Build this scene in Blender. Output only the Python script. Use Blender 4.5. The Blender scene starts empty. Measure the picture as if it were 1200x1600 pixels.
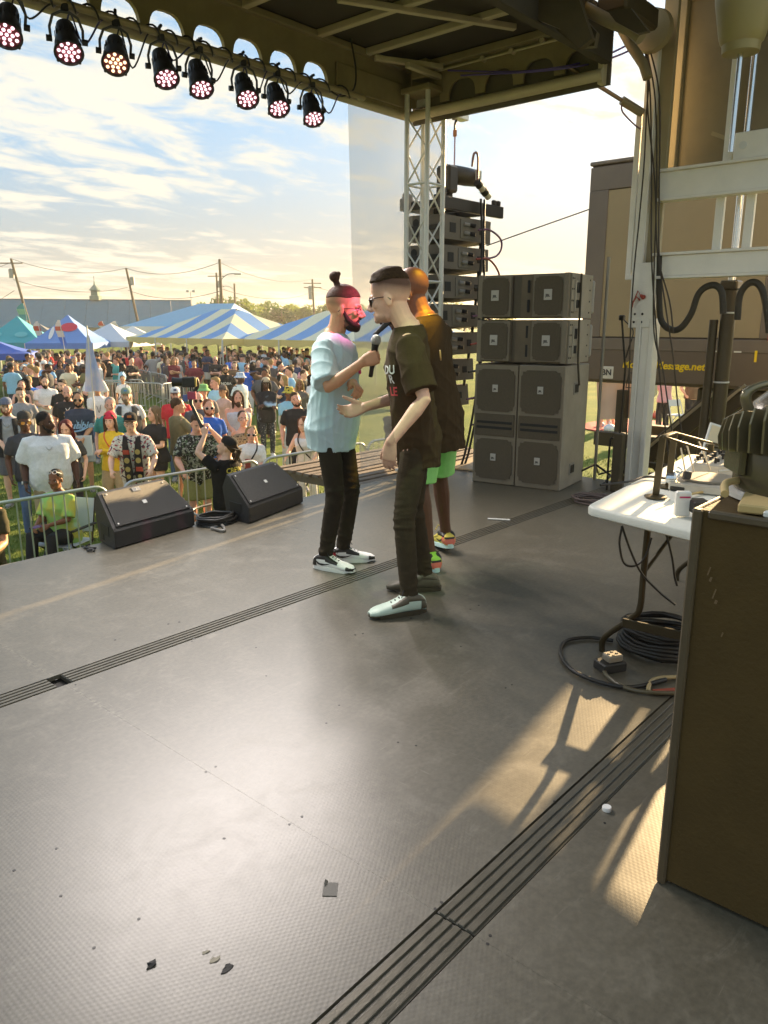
import bpy, bmesh, math, random
import numpy as np
from mathutils import Vector, Matrix, Euler
rnd = random.Random(7)
PI = math.pi
R_ = math.radians
sc = bpy.context.scene
COL = sc.collection
# ---------------------------------------------------------------- camera, sky, sun, exposure
CAM_H = 1.52
F_PX, YAW, PITCH = 1205.0, R_(41.2), math.atan(295 / 1205.0)
cam_d = bpy.data.cameras.new('camera')
cam = bpy.data.objects.new('camera', cam_d)
COL.objects.link(cam)
cam.location = (0, 0, CAM_H)
cam.rotation_euler = (PI / 2 - PITCH, 0, YAW - PI / 2)
cam_d.sensor_fit = 'VERTICAL'
cam_d.sensor_height = 36.0
cam_d.lens = 36.0 * F_PX / 1600.0
cam_d.clip_start = 0.05
cam_d.clip_end = 3000
sc.camera = cam
SUN_EL, SUN_AZ = R_(13.5), R_(8.5)          # azimuth measured from +X towards +Y
SKY_STRENGTH = 0.15
world = bpy.data.worlds.new('World')
sc.world = world
world.use_nodes = True
SKYC = dict(blue=(.078, .140, .205), cloud=(.285, .268, .222), cloud_sun=(.225, .202, .150), haze=(.142, .138, .112), haze_sun=(.165, .142, .098))
def build_sky():
 nt = world.node_tree
 nt.nodes.clear()
 N, L = nt.nodes.new, nt.links.new
 out = N('ShaderNodeOutputWorld')
 bg = N('ShaderNodeBackground')
 bg.inputs['Strength'].default_value = SKY_STRENGTH
 sky = N('ShaderNodeTexSky')
 sky.sky_type = 'NISHITA'
 sky.sun_disc = False
 sky.sun_elevation = SUN_EL
 sky.sun_rotation = PI / 2 - SUN_AZ
 sky.air_density = 1.0
 sky.dust_density = 2.0
 sky.ozone_density = 1.5
 tc = N('ShaderNodeTexCoord')
 sep = N('ShaderNodeSeparateXYZ'); L(tc.outputs['Generated'], sep.inputs[0])
 def M(op, a, b=None, clamp=False):
  n = N('ShaderNodeMath'); n.operation = op; n.use_clamp = clamp
  for i, v in enumerate((a, b)):
   if v is None: continue
   if isinstance(v, (int, float)): n.inputs[i].default_value = v
   else: L(v, n.inputs[i])
  return n.outputs[0]
 z = M('MAXIMUM', sep.outputs['Z'], 0.0)
 zz = M('ADD', z, 0.10)
 u = M('DIVIDE', sep.outputs['X'], zz)
 v = M('DIVIDE', sep.outputs['Y'], zz)
 cmb = N('ShaderNodeCombineXYZ'); L(u, cmb.inputs[0]); L(v, cmb.inputs[1])
 def noise(scale, detail, rough, rot, sx, sy, dist=0.0):
  mp = N('ShaderNodeMapping'); L(cmb.outputs[0], mp.inputs[0])
  mp.inputs['Rotation'].default_value = (0, 0, R_(rot)); mp.inputs['Scale'].default_value = (sx, sy, 1)
  n = N('ShaderNodeTexNoise'); n.inputs['Scale'].default_value = scale; n.inputs['Detail'].default_value = detail
  n.inputs['Roughness'].default_value = rough; n.inputs['Distortion'].default_value = dist
  L(mp.outputs[0], n.inputs['Vector']); return n.outputs[0]
 big = noise(0.38, 3, .5, 20, 1, 1.3, .3)
 fine = noise(2.6, 10, .60, 64, 1, 1.7, .35)
 mix = M('ADD', M('MULTIPLY', big, 0.62), M('MULTIPLY', fine, 0.55))
 mask = N('ShaderNodeMapRange'); mask.interpolation_type = 'SMOOTHSTEP'; L(mix, mask.inputs[0])
 mask.inputs[1].default_value = 0.545; mask.inputs[2].default_value = 0.665
 # haze towards the horizon
 hz = N('ShaderNodeMapRange'); hz.interpolation_type = 'SMOOTHSTEP'; L(z, hz.inputs[0])
 hz.inputs[1].default_value = 0.0; hz.inputs[2].default_value = 0.24; hz.inputs[3].default_value = 1.0; hz.inputs[4].default_value = 0.0
 # nearness to the sun: the low sun lights cloud and haze
 sd = (math.cos(SUN_EL) * math.cos(SUN_AZ), math.cos(SUN_EL) * math.sin(SUN_AZ), math.sin(SUN_EL))
 dot = N('ShaderNodeVectorMath'); dot.operation = 'DOT_PRODUCT'; L(tc.outputs['Generated'], dot.inputs[0]); dot.inputs[1].default_value = sd
 d01 = M('MAXIMUM', dot.outputs['Value'], 0.0)
 glow = M('POWER', d01, 5.0)
 def mixc(f, a, b):
  n = N('ShaderNodeMix'); n.data_type = 'RGBA'; n.clamp_factor = True
  if isinstance(f, float): n.inputs[0].default_value = f
  else: L(f, n.inputs[0])
  for i, c in ((6, a), (7, b)):
   if isinstance(c, tuple): n.inputs[i].default_value = (*c, 1)
   else: L(c, n.inputs[i])
  return n.outputs[2]
 K = 1.0 / SKY_STRENGTH
 cloud = mixc(glow, tuple(k * K for k in SKYC['cloud']), tuple(k * K for k in SKYC['cloud_sun']))
 haze = mixc(glow, tuple(k * K for k in SKYC['haze']), tuple(k * K for k in SKYC['haze_sun']))
 clear = mixc(0.93, sky.outputs[0], tuple(k * K for k in SKYC['blue']))
 c1 = mixc(M('MULTIPLY', hz.outputs[0], 0.9), clear, haze)
 c2 = mixc(M('MULTIPLY', mask.outputs[0], 0.85), c1, cloud)
 L(c2, bg.inputs['Color'])
 L(bg.outputs[0], out.inputs[0])
build_sky()
sun_d = bpy.data.lights.new('sun', 'SUN')
sun = bpy.data.objects.new('sun', sun_d)
COL.objects.link(sun)
sun_d.energy = 5.0
sun_d.angle = R_(0.55)
sun_d.color = (1.0, .70, .36)
sun.location = (60, 4, 20)
sdv = Vector((math.cos(SUN_EL) * math.cos(SUN_AZ), math.cos(SUN_EL) * math.sin(SUN_AZ), math.sin(SUN_EL)))
sun.rotation_euler = sdv.to_track_quat('Z', 'Y').to_euler()
sc.view_settings.view_transform = 'Standard'
sc.view_settings.look = 'None'
sc.view_settings.exposure = 1.95
sc.view_settings.gamma = 1
sc.view_settings.use_curve_mapping = False
sc.cycles.max_bounces = 6
sc.cycles.transparent_max_bounces = 12
sc.cycles.use_denoising = True
# ---------------------------------------------------------------- pixel helpers (photograph pixels to points of the place)
_F = np.array([math.cos(YAW) * math.cos(PITCH), math.sin(YAW) * math.cos(PITCH), -math.sin(PITCH)])
_R = np.array([math.sin(YAW), -math.cos(YAW), 0.0])
_U = np.cross(_R, _F)
_C = np.array([0, 0, CAM_H])
def ray(x, y): return _F + _R * (x - 600) / F_PX - _U * (y - 800) / F_PX
def onz(x, y, z=0.0):
 d = ray(x, y); return Vector(_C + d * ((z - CAM_H) / d[2]))
def ony(x, y, Y):
 d = ray(x, y); return Vector(_C + d * (Y / d[1]))
def onx(x, y, X):
 d = ray(x, y); return Vector(_C + d * (X / d[0]))
def atd(x, y, D):
 d = ray(x, y); return Vector(_C + d * (D / (d[0] * math.cos(YAW) + d[1] * math.sin(YAW))))
GZ = -1.43                                   # the field lies this far below the stage deck
# ---------------------------------------------------------------- materials
MATS = {}
def mat(name, col, rough=.6, metal=0.0, var=0.0, vscale=8.0, bump=0.0, bscale=40.0, spec=.5, emit=None, estr=0.0, alpha=1.0, trans=0.0, tint=False, sheen=0.0):
 if name in MATS: return MATS[name]
 m = bpy.data.materials.new(name); m.use_nodes = True
 nt = m.node_tree; b = nt.nodes['Principled BSDF']
 b.inputs['Base Color'].default_value = (*col, 1); b.inputs['Roughness'].default_value = rough
 b.inputs['Metallic'].default_value = metal; b.inputs['Specular IOR Level'].default_value = spec
 if sheen: b.inputs['Sheen Weight'].default_value = sheen
 if emit: b.inputs['Emission Color'].default_value = (*emit, 1); b.inputs['Emission Strength'].default_value = estr
 if alpha < 1: b.inputs['Alpha'].default_value = alpha
 if trans: b.inputs['Transmission Weight'].default_value = trans
 N, L = nt.nodes.new, nt.links.new
 src = None
 if var or bump:
  tc = N('ShaderNodeTexCoord')
 if var:
  n = N('ShaderNodeTexNoise'); n.inputs['Scale'].default_value = vscale; n.inputs['Detail'].default_value = 6; n.inputs['Roughness'].default_value = .65
  L(tc.outputs['Object'], n.inputs['Vector'])
  mr = N('ShaderNodeMapRange'); mr.inputs[1].default_value = .3; mr.inputs[2].default_value = .7
  mr.inputs[3].default_value = 1 - var; mr.inputs[4].default_value = 1 + var; L(n.outputs[0], mr.inputs[0])
  mx = N('ShaderNodeVectorMath'); mx.operation = 'SCALE'; mx.inputs[0].default_value = col; L(mr.outputs[0], mx.inputs['Scale'])
  L(mx.outputs[0], b.inputs['Base Color']); src = mx.outputs[0]
  r2 = N('ShaderNodeMapRange'); r2.inputs[3].default_value = max(0.02, rough - var * .4); r2.inputs[4].default_value = min(1, rough + var * .4)
  L(n.outputs[0], r2.inputs[0]); L(r2.outputs[0], b.inputs['Roughness'])
 if tint:
  at = N('ShaderNodeAttribute'); at.attribute_name = 'tint'
  mu = N('ShaderNodeMix'); mu.data_type = 'RGBA'; mu.blend_type = 'MULTIPLY'; mu.inputs[0].default_value = 1
  if src: L(src, mu.inputs[6])
  else: mu.inputs[6].default_value = (*col, 1)
  L(at.outputs['Color'], mu.inputs[7]); L(mu.outputs[2], b.inputs['Base Color'])
 if bump:
  n2 = N('ShaderNodeTexNoise'); n2.inputs['Scale'].default_value = bscale; n2.inputs['Detail'].default_value = 4
  L(tc.outputs['Object'], n2.inputs['Vector'])
  bp = N('ShaderNodeBump'); bp.inputs['Strength'].default_value = bump; bp.inputs['Distance'].default_value = .01
  L(n2.outputs[0], bp.inputs['Height']); L(bp.outputs[0], b.inputs['Normal'])
 MATS[name] = m
 return m
def cloth(col, kind='cloth'):
 col = tuple(min(.82, c * 1.35 + .006) for c in col)
 key = kind + '_%02x%02x%02x' % tuple(int(max(0, min(1, c)) * 255) for c in col)
 return mat(key, col, .88, 0, .10, 30, .25, 260, spec=.2)
def srgb(r, g, b):
 return tuple(((c / 255) / 12.92 if c <= 10 else ((c / 255 + .055) / 1.055) ** 2.4) for c in (r, g, b))
# ---------------------------------------------------------------- mesh builder
def _box_template():
 t, f = [], []
 idx = {}
 for sx in (-1, 1):
  for sy in (-1, 1):
   for sz in (-1, 1):
    for a in range(3):
     idx[(sx, sy, sz, a)] = len(t); t.append(((sx, sy, sz), a))   # vertex lies on the face of axis a
 for a in range(3):
  b, c = (a + 1) % 3, (a + 2) % 3
  for s in (-1, 1):
   q = []
   for sb, s_c in ((-1, -1), (1, -1), (1, 1), (-1, 1)):
    k = [0, 0, 0]; k[a] = s; k[b] = sb; k[c] = s_c; q.append(idx[(*k, a)])
   f.append(q if s > 0 else q[::-1])
 for a in range(3):
  b, c = (a + 1) % 3, (a + 2) % 3
  for sb in (-1, 1):
   for s_c in (-1, 1):
    k0 = [0, 0, 0]; k1 = [0, 0, 0]
    k0[a], k1[a] = -1, 1
    for k in (k0, k1): k[b] = sb; k[c] = s_c
    q = [idx[(*k0, b)], idx[(*k1, b)], idx[(*k1, c)], idx[(*k0, c)]]
    f.append(q if sb * s_c > 0 else q[::-1])
 for sx in (-1, 1):
  for sy in (-1, 1):
   for sz in (-1, 1):
    q = [idx[(sx, sy, sz, 0)], idx[(sx, sy, sz, 1)], idx[(sx, sy, sz, 2)]]
    f.append(q if sx * sy * sz > 0 else q[::-1])
 return t, f
_BT, _BF = _box_template()
_CF = [(0, 1, 3, 2), (4, 6, 7, 5), (0, 4, 5, 1), (2, 3, 7, 6), (0, 2, 6, 4), (1, 5, 7, 3)]
def wloc(o):
 v = Vector((0, 0, 0))
 while o is not None:
  v = v + o.location; o = o.parent
 return v
class MB:
 def __init__(self):
  self.v, self.f = [], []
 def add(self, vs, fs):
  n = len(self.v)
  self.v.extend([tuple(p) for p in vs]); self.f.extend([tuple(i + n for i in q) for q in fs]); return self
 def box(self, c, s, rz=0.0, bev=0.0, rot=None):
  h = [s[0] / 2, s[1] / 2, s[2] / 2]
  m = rot if rot is not None else Matrix.Rotation(rz, 3, 'Z')
  c = Vector(c)
  if bev > 0:
   bev = min(bev, min(h) * .45)
   vs = []
   for sg, a in _BT:
    p = Vector([sg[i] * (h[i] - (0 if i == a else bev)) for i in range(3)])
    vs.append(c + m @ p)
   return self.add(vs, _BF)
  vs = [c + m @ Vector((x * h[0], y * h[1], z * h[2])) for x in (-1, 1) for y in (-1, 1) for z in (-1, 1)]
  return self.add(vs, _CF)
 def bar(self, p0, p1, w, d, up=(0, 0, 1), bev=0.0):
  p0, p1 = Vector(p0), Vector(p1); x = (p1 - p0); ln = x.length; x.normalize()
  u = Vector(up); y = u.cross(x)
  if y.length < 1e-4: y = Vector((0, 1, 0)).cross(x)
  y.normalize(); z = x.cross(y)
  m = Matrix((x, y, z)).transposed()
  return self.box((p0 + p1) / 2, (ln, w, d), rot=m, bev=bev)
 def tube(self, pts, r, n=8, closed=False, caps=True, round_ends=False):
  pts = [Vector(p) for p in pts]
  k = len(pts)
  rs = list(r) if hasattr(r, '__len__') else [r] * k
  if round_ends and not closed:
   d0 = (pts[0] - pts[1]).normalized(); d1 = (pts[-1] - pts[-2]).normalized()
   pre = [(pts[0] + d0 * rs[0] * s_, rs[0] * c_) for s_, c_ in ((.97, .22), (.71, .71), (.38, .92))]
   post = [(pts[-1] + d1 * rs[-1] * s_, rs[-1] * c_) for s_, c_ in ((.38, .92), (.71, .71), (.97, .22))]
   pts = [p for p, _ in pre] + pts + [p for p, _ in post]
   rs = [q for _, q in pre] + rs + [q for _, q in post]
   k = len(pts)
  tang = []
  for i in range(k):
   a = pts[(i - 1) % k] if (closed or i > 0) else pts[i]
   b = pts[(i + 1) % k] if (closed or i < k - 1) else pts[i]
   t = b - a
   tang.append(t.normalized() if t.length > 1e-9 else Vector((0, 0, 1)))
  ref = Vector((0, 0, 1)) if abs(tang[0].z) < .9 else Vector((1, 0, 0))
  u = (ref - tang[0] * ref.dot(tang[0])).normalized()
  vs = []
  for i in range(k):
   t = tang[i]; u = u - t * u.dot(t)
   if u.length < 1e-6: u = t.orthogonal()
   u.normalize(); w = t.cross(u)
   for j in range(n):
    a = 2 * PI * j / n
    vs.append(pts[i] + (u * math.cos(a) + w * math.sin(a)) * rs[i])
  fs = []
  for i in range(k if closed else k - 1):
   for j in range(n):
    a, b = i * n + j, i * n + (j + 1) % n
    c, d = ((i + 1) % k) * n + (j + 1) % n, ((i + 1) % k) * n + j
    fs.append((a, b, c, d))
  if caps and not closed:
   fs.append(tuple(range(n))[::-1]); fs.append(tuple((k - 1) * n + j for j in range(n)))
  return self.add(vs, fs)
 def cyl(self, p0, p1, r, n=12, r1=None):
  return self.tube([p0, p1], [r, r if r1 is None else r1], n)
 def lathe(self, prof, n=16, M=None, caps=True):
  M = M if M is not None else Matrix.Identity(4)
  vs, fs = [], []
  for r, z in prof:
   for j in range(n):
    a = 2 * PI * j / n; vs.append(M @ Vector((r * math.cos(a), r * math.sin(a), z)))
  for i in range(len(prof) - 1):
   for j in range(n):
    fs.append((i * n + j, i * n + (j + 1) % n, (i + 1) * n + (j + 1) % n, (i + 1) * n + j))
  if caps: fs.append(tuple(range(n))[::-1]); fs.append(tuple((len(prof) - 1) * n + j for j in range(n)))
  return self.add(vs, fs)
 def prism(self, poly, d, M=None):
  M = M if M is not None else Matrix.Identity(4)
  n = len(poly)
  vs = [M @ Vector((x, y, 0)) for x, y in poly] + [M @ Vector((x, y, d)) for x, y in poly]
  fs = [tuple(range(n))[::-1], tuple(range(n, 2 * n))] + [(i, (i + 1) % n, n + (i + 1) % n, n + i) for i in range(n)]
  return self.add(vs, fs)
 def sph(self, c, r, rot=None, nu=14, nv=9):
  r = r if hasattr(r, '__len__') else (r, r, r)
  c = Vector(c); vs, fs = [], []
  for i in range(1, nv):
   th = PI * i / nv
   for j in range(nu):
    a = 2 * PI * j / nu
    p = Vector((r[0] * math.sin(th) * math.cos(a), r[1] * math.sin(th) * math.sin(a), r[2] * math.cos(th)))
    vs.append(c + (rot @ p if rot is not None else p))
  t, b = len(vs), len(vs) + 1
  for s_ in (1, -1):
   p = Vector((0, 0, r[2] * s_)); vs.append(c + (rot @ p if rot is not None else p))
  for i in range(nv - 2):
   for j in range(nu):
    fs.append((i * nu + j, (i + 1) * nu + j, (i + 1) * nu + (j + 1) % nu, i * nu + (j + 1) % nu))
  for j in range(nu):
   fs.append((t, j, (j + 1) % nu)); q = (nv - 2) * nu
   fs.append((b, q + (j + 1) % nu, q + j))
  return self.add(vs, fs)
 def loft(self, rings, n=20, ex=2.0):
  """rings: (centre, rx, ry, X axis, Y axis) closed with flat ends"""
  vs, fs = [], []
  for c, rx, ry, ax, ay in rings:
   c = Vector(c)
   for j in range(n):
    a = 2 * PI * j / n; ca, sa = math.cos(a), math.sin(a)
    ca = math.copysign(abs(ca) ** (2 / ex), ca); sa = math.copysign(abs(sa) ** (2 / ex), sa)
    vs.append(c + Vector(ax) * (rx * ca) + Vector(ay) * (ry * sa))
  k = len(rings)
  for i in range(k - 1):
   for j in range(n):
    fs.append((i * n + j, i * n + (j + 1) % n, (i + 1) * n + (j + 1) % n, (i + 1) * n + j))
  fs.append(tuple(range(n))[::-1]); fs.append(tuple((k - 1) * n + j for j in range(n)))
  return self.add(vs, fs)
 def xform(self, M):
  self.v = [tuple(M @ Vector(p)) for p in self.v]; return self
 def mesh(self, name):
  me = bpy.data.meshes.new(name); me.from_pydata(self.v, [], self.f); me.update(); return me
 def build(self, name, m, parent=None, smooth=None, world=True, kind=None):
  off = wloc(parent) if (parent is not None and world) else Vector((0, 0, 0))
  if off.length > 0: self.v = [(x - off.x, y - off.y, z - off.z) for x, y, z in self.v]
  me = self.mesh(name)
  me.materials.append(m)
  if smooth is not None:
   me.polygons.foreach_set('use_smooth', [True] * len(me.polygons))
   if smooth < 180: me.set_sharp_from_angle(angle=R_(smooth))
  o = bpy.data.objects.new(name, me); COL.objects.link(o)
  if parent is not None: o.parent = parent
  if kind: o['kind'] = kind
  return o
def tag(o, label=None, cat=None, group=None, kind=None):
 if label: o['label'] = label
 if cat: o['category'] = cat
 if group: o['group'] = group
 if kind: o['kind'] = kind
 return o
def thing(name, label, cat, loc=(0, 0, 0), rz=0.0, group=None, kind=None):
 o = bpy.data.objects.new(name, None); COL.objects.link(o)
 o.empty_display_size = .1
 o.location = loc; o.rotation_euler = (0, 0, rz)
 return tag(o, label, cat, group, kind)
def dup(o, loc=None, rz=None, label=None, parent=None):
 c = o.copy(); COL.objects.link(c)
 if parent is not None: c.parent = parent
 for ch in list(o.children): dup(ch, parent=c)
 if loc is not None: c.location = loc
 if rz is not None: c.rotation_euler = (0, 0, rz)
 if label: c['label'] = label
 return c
def spline(pts, n=6, closed=False):
 """Catmull-Rom through points"""
 P = [Vector(p) for p in pts]; out = []; k = len(P)
 rng = range(k) if closed else range(k - 1)
 for i in rng:
  p1, p2 = P[i], P[(i + 1) % k]
  p0 = P[(i - 1) % k] if (closed or i > 0) else p1 * 2 - p2
  p3 = P[(i + 2) % k] if (closed or i < k - 2) else p2 * 2 - p1
  for j in range(n):
   t = j / n
   out.append(0.5 * ((2 * p1) + (p2 - p0) * t + (2 * p0 - 5 * p1 + 4 * p2 - p3) * t * t + (3 * p1 - p0 - 3 * p2 + p3) * t ** 3))
 if not closed: out.append(P[-1])
 return out
def text(s, size, M, m, name, parent, depth=.002, align='CENTER', shear=0.0, bold=0.0):
 cu = bpy.data.curves.new('tmp_text', 'FONT'); cu.body = s; cu.size = size; cu.extrude = depth / 2
 cu.align_x = align; cu.align_y = 'CENTER'; cu.shear = shear; cu.offset = bold; cu.resolution_u = 3
 ob = bpy.data.objects.new('tmp_text', cu); COL.objects.link(ob)
 me = bpy.data.meshes.new_from_object(ob.evaluated_get(bpy.context.evaluated_depsgraph_get()))
 bpy.data.objects.remove(ob); bpy.data.curves.remove(cu)
 me.name = name; me.materials.clear(); me.materials.append(m)
 me.transform(M)
 o = bpy.data.objects.new(name, me); COL.objects.link(o)
 if parent is not None: o.parent = parent
 return o
def frame(origin, x, y):
 x = Vector(x).normalized(); y = Vector(y); y = (y - x * y.dot(x)).normalized(); z = x.cross(y)
 M = Matrix((x, y, z)).transposed().to_4x4(); M.translation = Vector(origin); return M
# ---------------------------------------------------------------- voxel-joined surfaces, evaluated together
JOBS = []
def fused(mb, name, m, parent, voxel=.014, smooth=2, post=None):
 me = mb.mesh(name); me.materials.append(m)
 o = bpy.data.objects.new(name, me); COL.objects.link(o)
 if parent is not None: o.parent = parent
 r = o.modifiers.new('r', 'REMESH'); r.mode = 'VOXEL'; r.voxel_size = voxel; r.adaptivity = 0
 if smooth:
  s = o.modifiers.new('s', 'SMOOTH'); s.factor = .5; s.iterations = smooth
 JOBS.append((o, m, post))
 return o
def run_jobs():
 bpy.context.view_layer.update()
 dg = bpy.context.evaluated_depsgraph_get()
 done = [bpy.data.meshes.new_from_object(o.evaluated_get(dg)) for o, _, _ in JOBS]
 for (o, m, post), me in zip(JOBS, done):
  old = o.data; nm = old.name
  o.modifiers.clear(); o.data = me; bpy.data.meshes.remove(old); me.name = nm
  me.materials.clear(); me.materials.append(m)
  me.polygons.foreach_set('use_smooth', [True] * len(me.polygons))
  if post: post(me)
  me.update()
 JOBS.clear()
STICK = []
def stick_all():
 # flat prints follow the cloth they are printed on
 from mathutils.bvhtree import BVHTree
 for o, sh, lift in STICK:
  me = sh.data; bvh = BVHTree.FromPolygons([v.co for v in me.vertices], [tuple(p.vertices) for p in me.polygons])
  hit = [bvh.find_nearest(v.co) for v in o.data.vertices]
  na = Vector((0, 0, 0))
  for h in hit: na += h[1]
  na.normalize()
  for v, h in zip(o.data.vertices, hit): v.co = v.co + na * ((h[0] - v.co).dot(na) + lift)
  o.data.update()
 STICK.clear()
def coords(me):
 a = np.empty(len(me.vertices) * 3, np.float32); me.vertices.foreach_get('co', a); return a.reshape(-1, 3)
def normals(me):
 a = np.empty(len(me.vertices) * 3, np.float32); me.vertex_normals.foreach_get('vector', a); return a.reshape(-1, 3)
# ---------------------------------------------------------------- people
def folds(amp, seed, freq=15.0):
 rg = np.random.default_rng(seed)
 A = rg.normal(size=(7, 3)) * np.array([1, 1, .55]); A /= np.linalg.norm(A, axis=1)[:, None]
 ph = rg.uniform(0, 6.28, 7); fr = freq * rg.uniform(.6, 1.8, 7)
 B = rg.normal(size=(3, 3)); pb = rg.uniform(0, 6.28, 3)
 def post(me):
  co = coords(me); no = normals(me)
  w = np.stack([np.sin(co @ B[i] * 9 + pb[i]) for i in range(3)], 1) * .035
  c2 = co + w
  s = np.zeros(len(co))
  for i in range(7):
   s += (1 - np.abs(np.sin((c2 @ A[i]) * fr[i] + ph[i]))) ** 2 - .22
  s = np.maximum(s, -.45)
  s = s * np.clip(.35 + np.sin(co @ B[0] * 4 + pb[1]), .15, 1.2)
  s *= (0.55 + .45 * np.sin(co[:, 2] * 11 + ph[0] + co[:, 0] * 7))
  co = co + no * (s[:, None] * amp)
  me.vertices.foreach_set('co', co.astype(np.float32).ravel()); me.update()
 return post
def drape(amp, seed, kind='shirt', z0=.75, z1=1.5):
 # long creases: hanging folds on a tee, stacked wrinkles on jeans
 rg = np.random.default_rng(seed)
 ph = rg.uniform(0, 6.28, 12); tl = rg.uniform(-.5, .5, 12); fr = rg.uniform(.7, 1.4, 12)
 def post(me):
  co = coords(me); no = normals(me); x, y, z = co[:, 0], co[:, 1], co[:, 2]
  wob = .02 * np.sin(z * 9 + ph[0] + x * 8) + .015 * np.sin(z * 17 + ph[1] + y * 11)
  s = np.zeros(len(co)); rid = lambda t: (1 - np.abs(np.sin(t))) ** 2 - .22
  if kind == 'shirt':
   t = np.clip((z1 - z) / (z1 - z0), 0, 1)
   for i in range(4):
    th = np.arctan2(y, x) * (2.5 + i * 1.3) + ph[i + 2] + tl[i] * 5 * t + wob * 20
    s += rid(th) * (.25 + .75 * t) * (.6 if i else .9)
   for i in range(4):
    sd = 1 if i % 2 else -1
    s += .9 * rid((z * .8 + sd * x * .7 + y * tl[i + 4] + wob) * 26 * fr[i] + ph[i + 6]) * np.exp(-((t - (.15 + .22 * i)) / .16) ** 2)
   s += .5 * rid((z + wob * 1.5 + y * .4) * 34 + ph[11]) * np.exp(-((t - .92) / .10) ** 2)
  else:
   a = np.exp(-((z - .13) / .09) ** 2) + .75 * np.exp(-((z - .50) / .10) ** 2) + .7 * np.exp(-((z - .84) / .10) ** 2) + .18
   for i in range(4):
    s += a * rid((z + tl[i] * .9 * y + tl[i + 4] * .8 * x + wob * 1.3) * 46 * fr[i] + ph[i + 2]) * .8
  co = co + no * (np.clip(s, -.5, 1.6)[:, None] * amp)
  me.vertices.foreach_set('co', co.astype(np.float32).ravel()); me.update()
 return post
def ik(a, c, l1, l2, pole):
 a, c = Vector(a), Vector(c); d = c - a; L = d.length
 if L > (l1 + l2) * .995:
  c = a + d * ((l1 + l2) * .995 / L); d = c - a; L = d.length
 x = (l1 * l1 - l2 * l2 + L * L) / (2 * L); hgt = math.sqrt(max(0, l1 * l1 - x * x))
 dn = d.normalized(); p = Vector(pole); p = p - dn * p.dot(dn)
 if p.length < 1e-5: p = dn.orthogonal()
 return a + dn * x + p.normalized() * hgt, c
def hand(mb, wrist, d, n, side, k=1.0, curl=(20, 25, 20), spread=1.0, thumb=(35, 20), fine=True):
 """wrist, direction to the fingers d, palm normal n (the way the palm looks), side = towards the thumb"""
 d = Vector(d).normalized(); n = Vector(n); n = (n - d * n.dot(d)).normalized()
 s = d.cross(n)
 if s.dot(Vector(side)) < 0: s = -s
 W = Vector(wrist)
 pl = .095 * k
 rings = [(W - d * .012 * k, .027 * k, .019 * k, s, n), (W + d * .02 * k, .034 * k, .017 * k, s, n), (W + d * .055 * k, .042 * k, .016 * k, s, n), (W + d * pl, .041 * k, .013 * k, s, n)]
 mb.loft(rings, 12, 2.4)
 specs = [(.030, .072, .0088), (.010, .080, .0092), (-.011, .074, .0088), (-.030, .058, .0078)]
 for i, (off, ln, r) in enumerate(specs):
  base = W + d * (pl - .012 * k - (.006 * k if i == 3 else 0)) + s * off * k
  dirv = (d + s * (off * 2.2 * spread)).normalized()
  pts = [base]; ang = 0
  for j, part in enumerate((.45, .31, .24)):
   ang += R_(curl[j] * (1 + .06 * i))
   v = dirv * math.cos(ang) + n * math.sin(ang)
   pts.append(pts[-1] + v * ln * part * k)
  mb.tube(pts, [r * k * 1.08, r * k, r * k * .95, r * k * .78], 8, round_ends=True)
 tb = W + d * .022 * k + s * .026 * k + n * .006 * k
 t0 = (d * math.cos(R_(thumb[0])) + s * math.sin(R_(thumb[0]))).normalized()
 p1 = tb + t0 * .040 * k + n * .010 * k
 t1 = (t0 * math.cos(R_(thumb[1])) + n * math.sin(R_(thumb[1]))).normalized()
 p2 = p1 + t1 * .030 * k; p3 = p2 + (t1 + n * .25 - s * .1).normalized() * .024 * k
 mb.tube([tb, p1, p2, p3], [.015 * k, .0125 * k, .0105 * k, .0085 * k], 8, round_ends=True)
def lerp(a, b, t): return a + (b - a) * t
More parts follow.
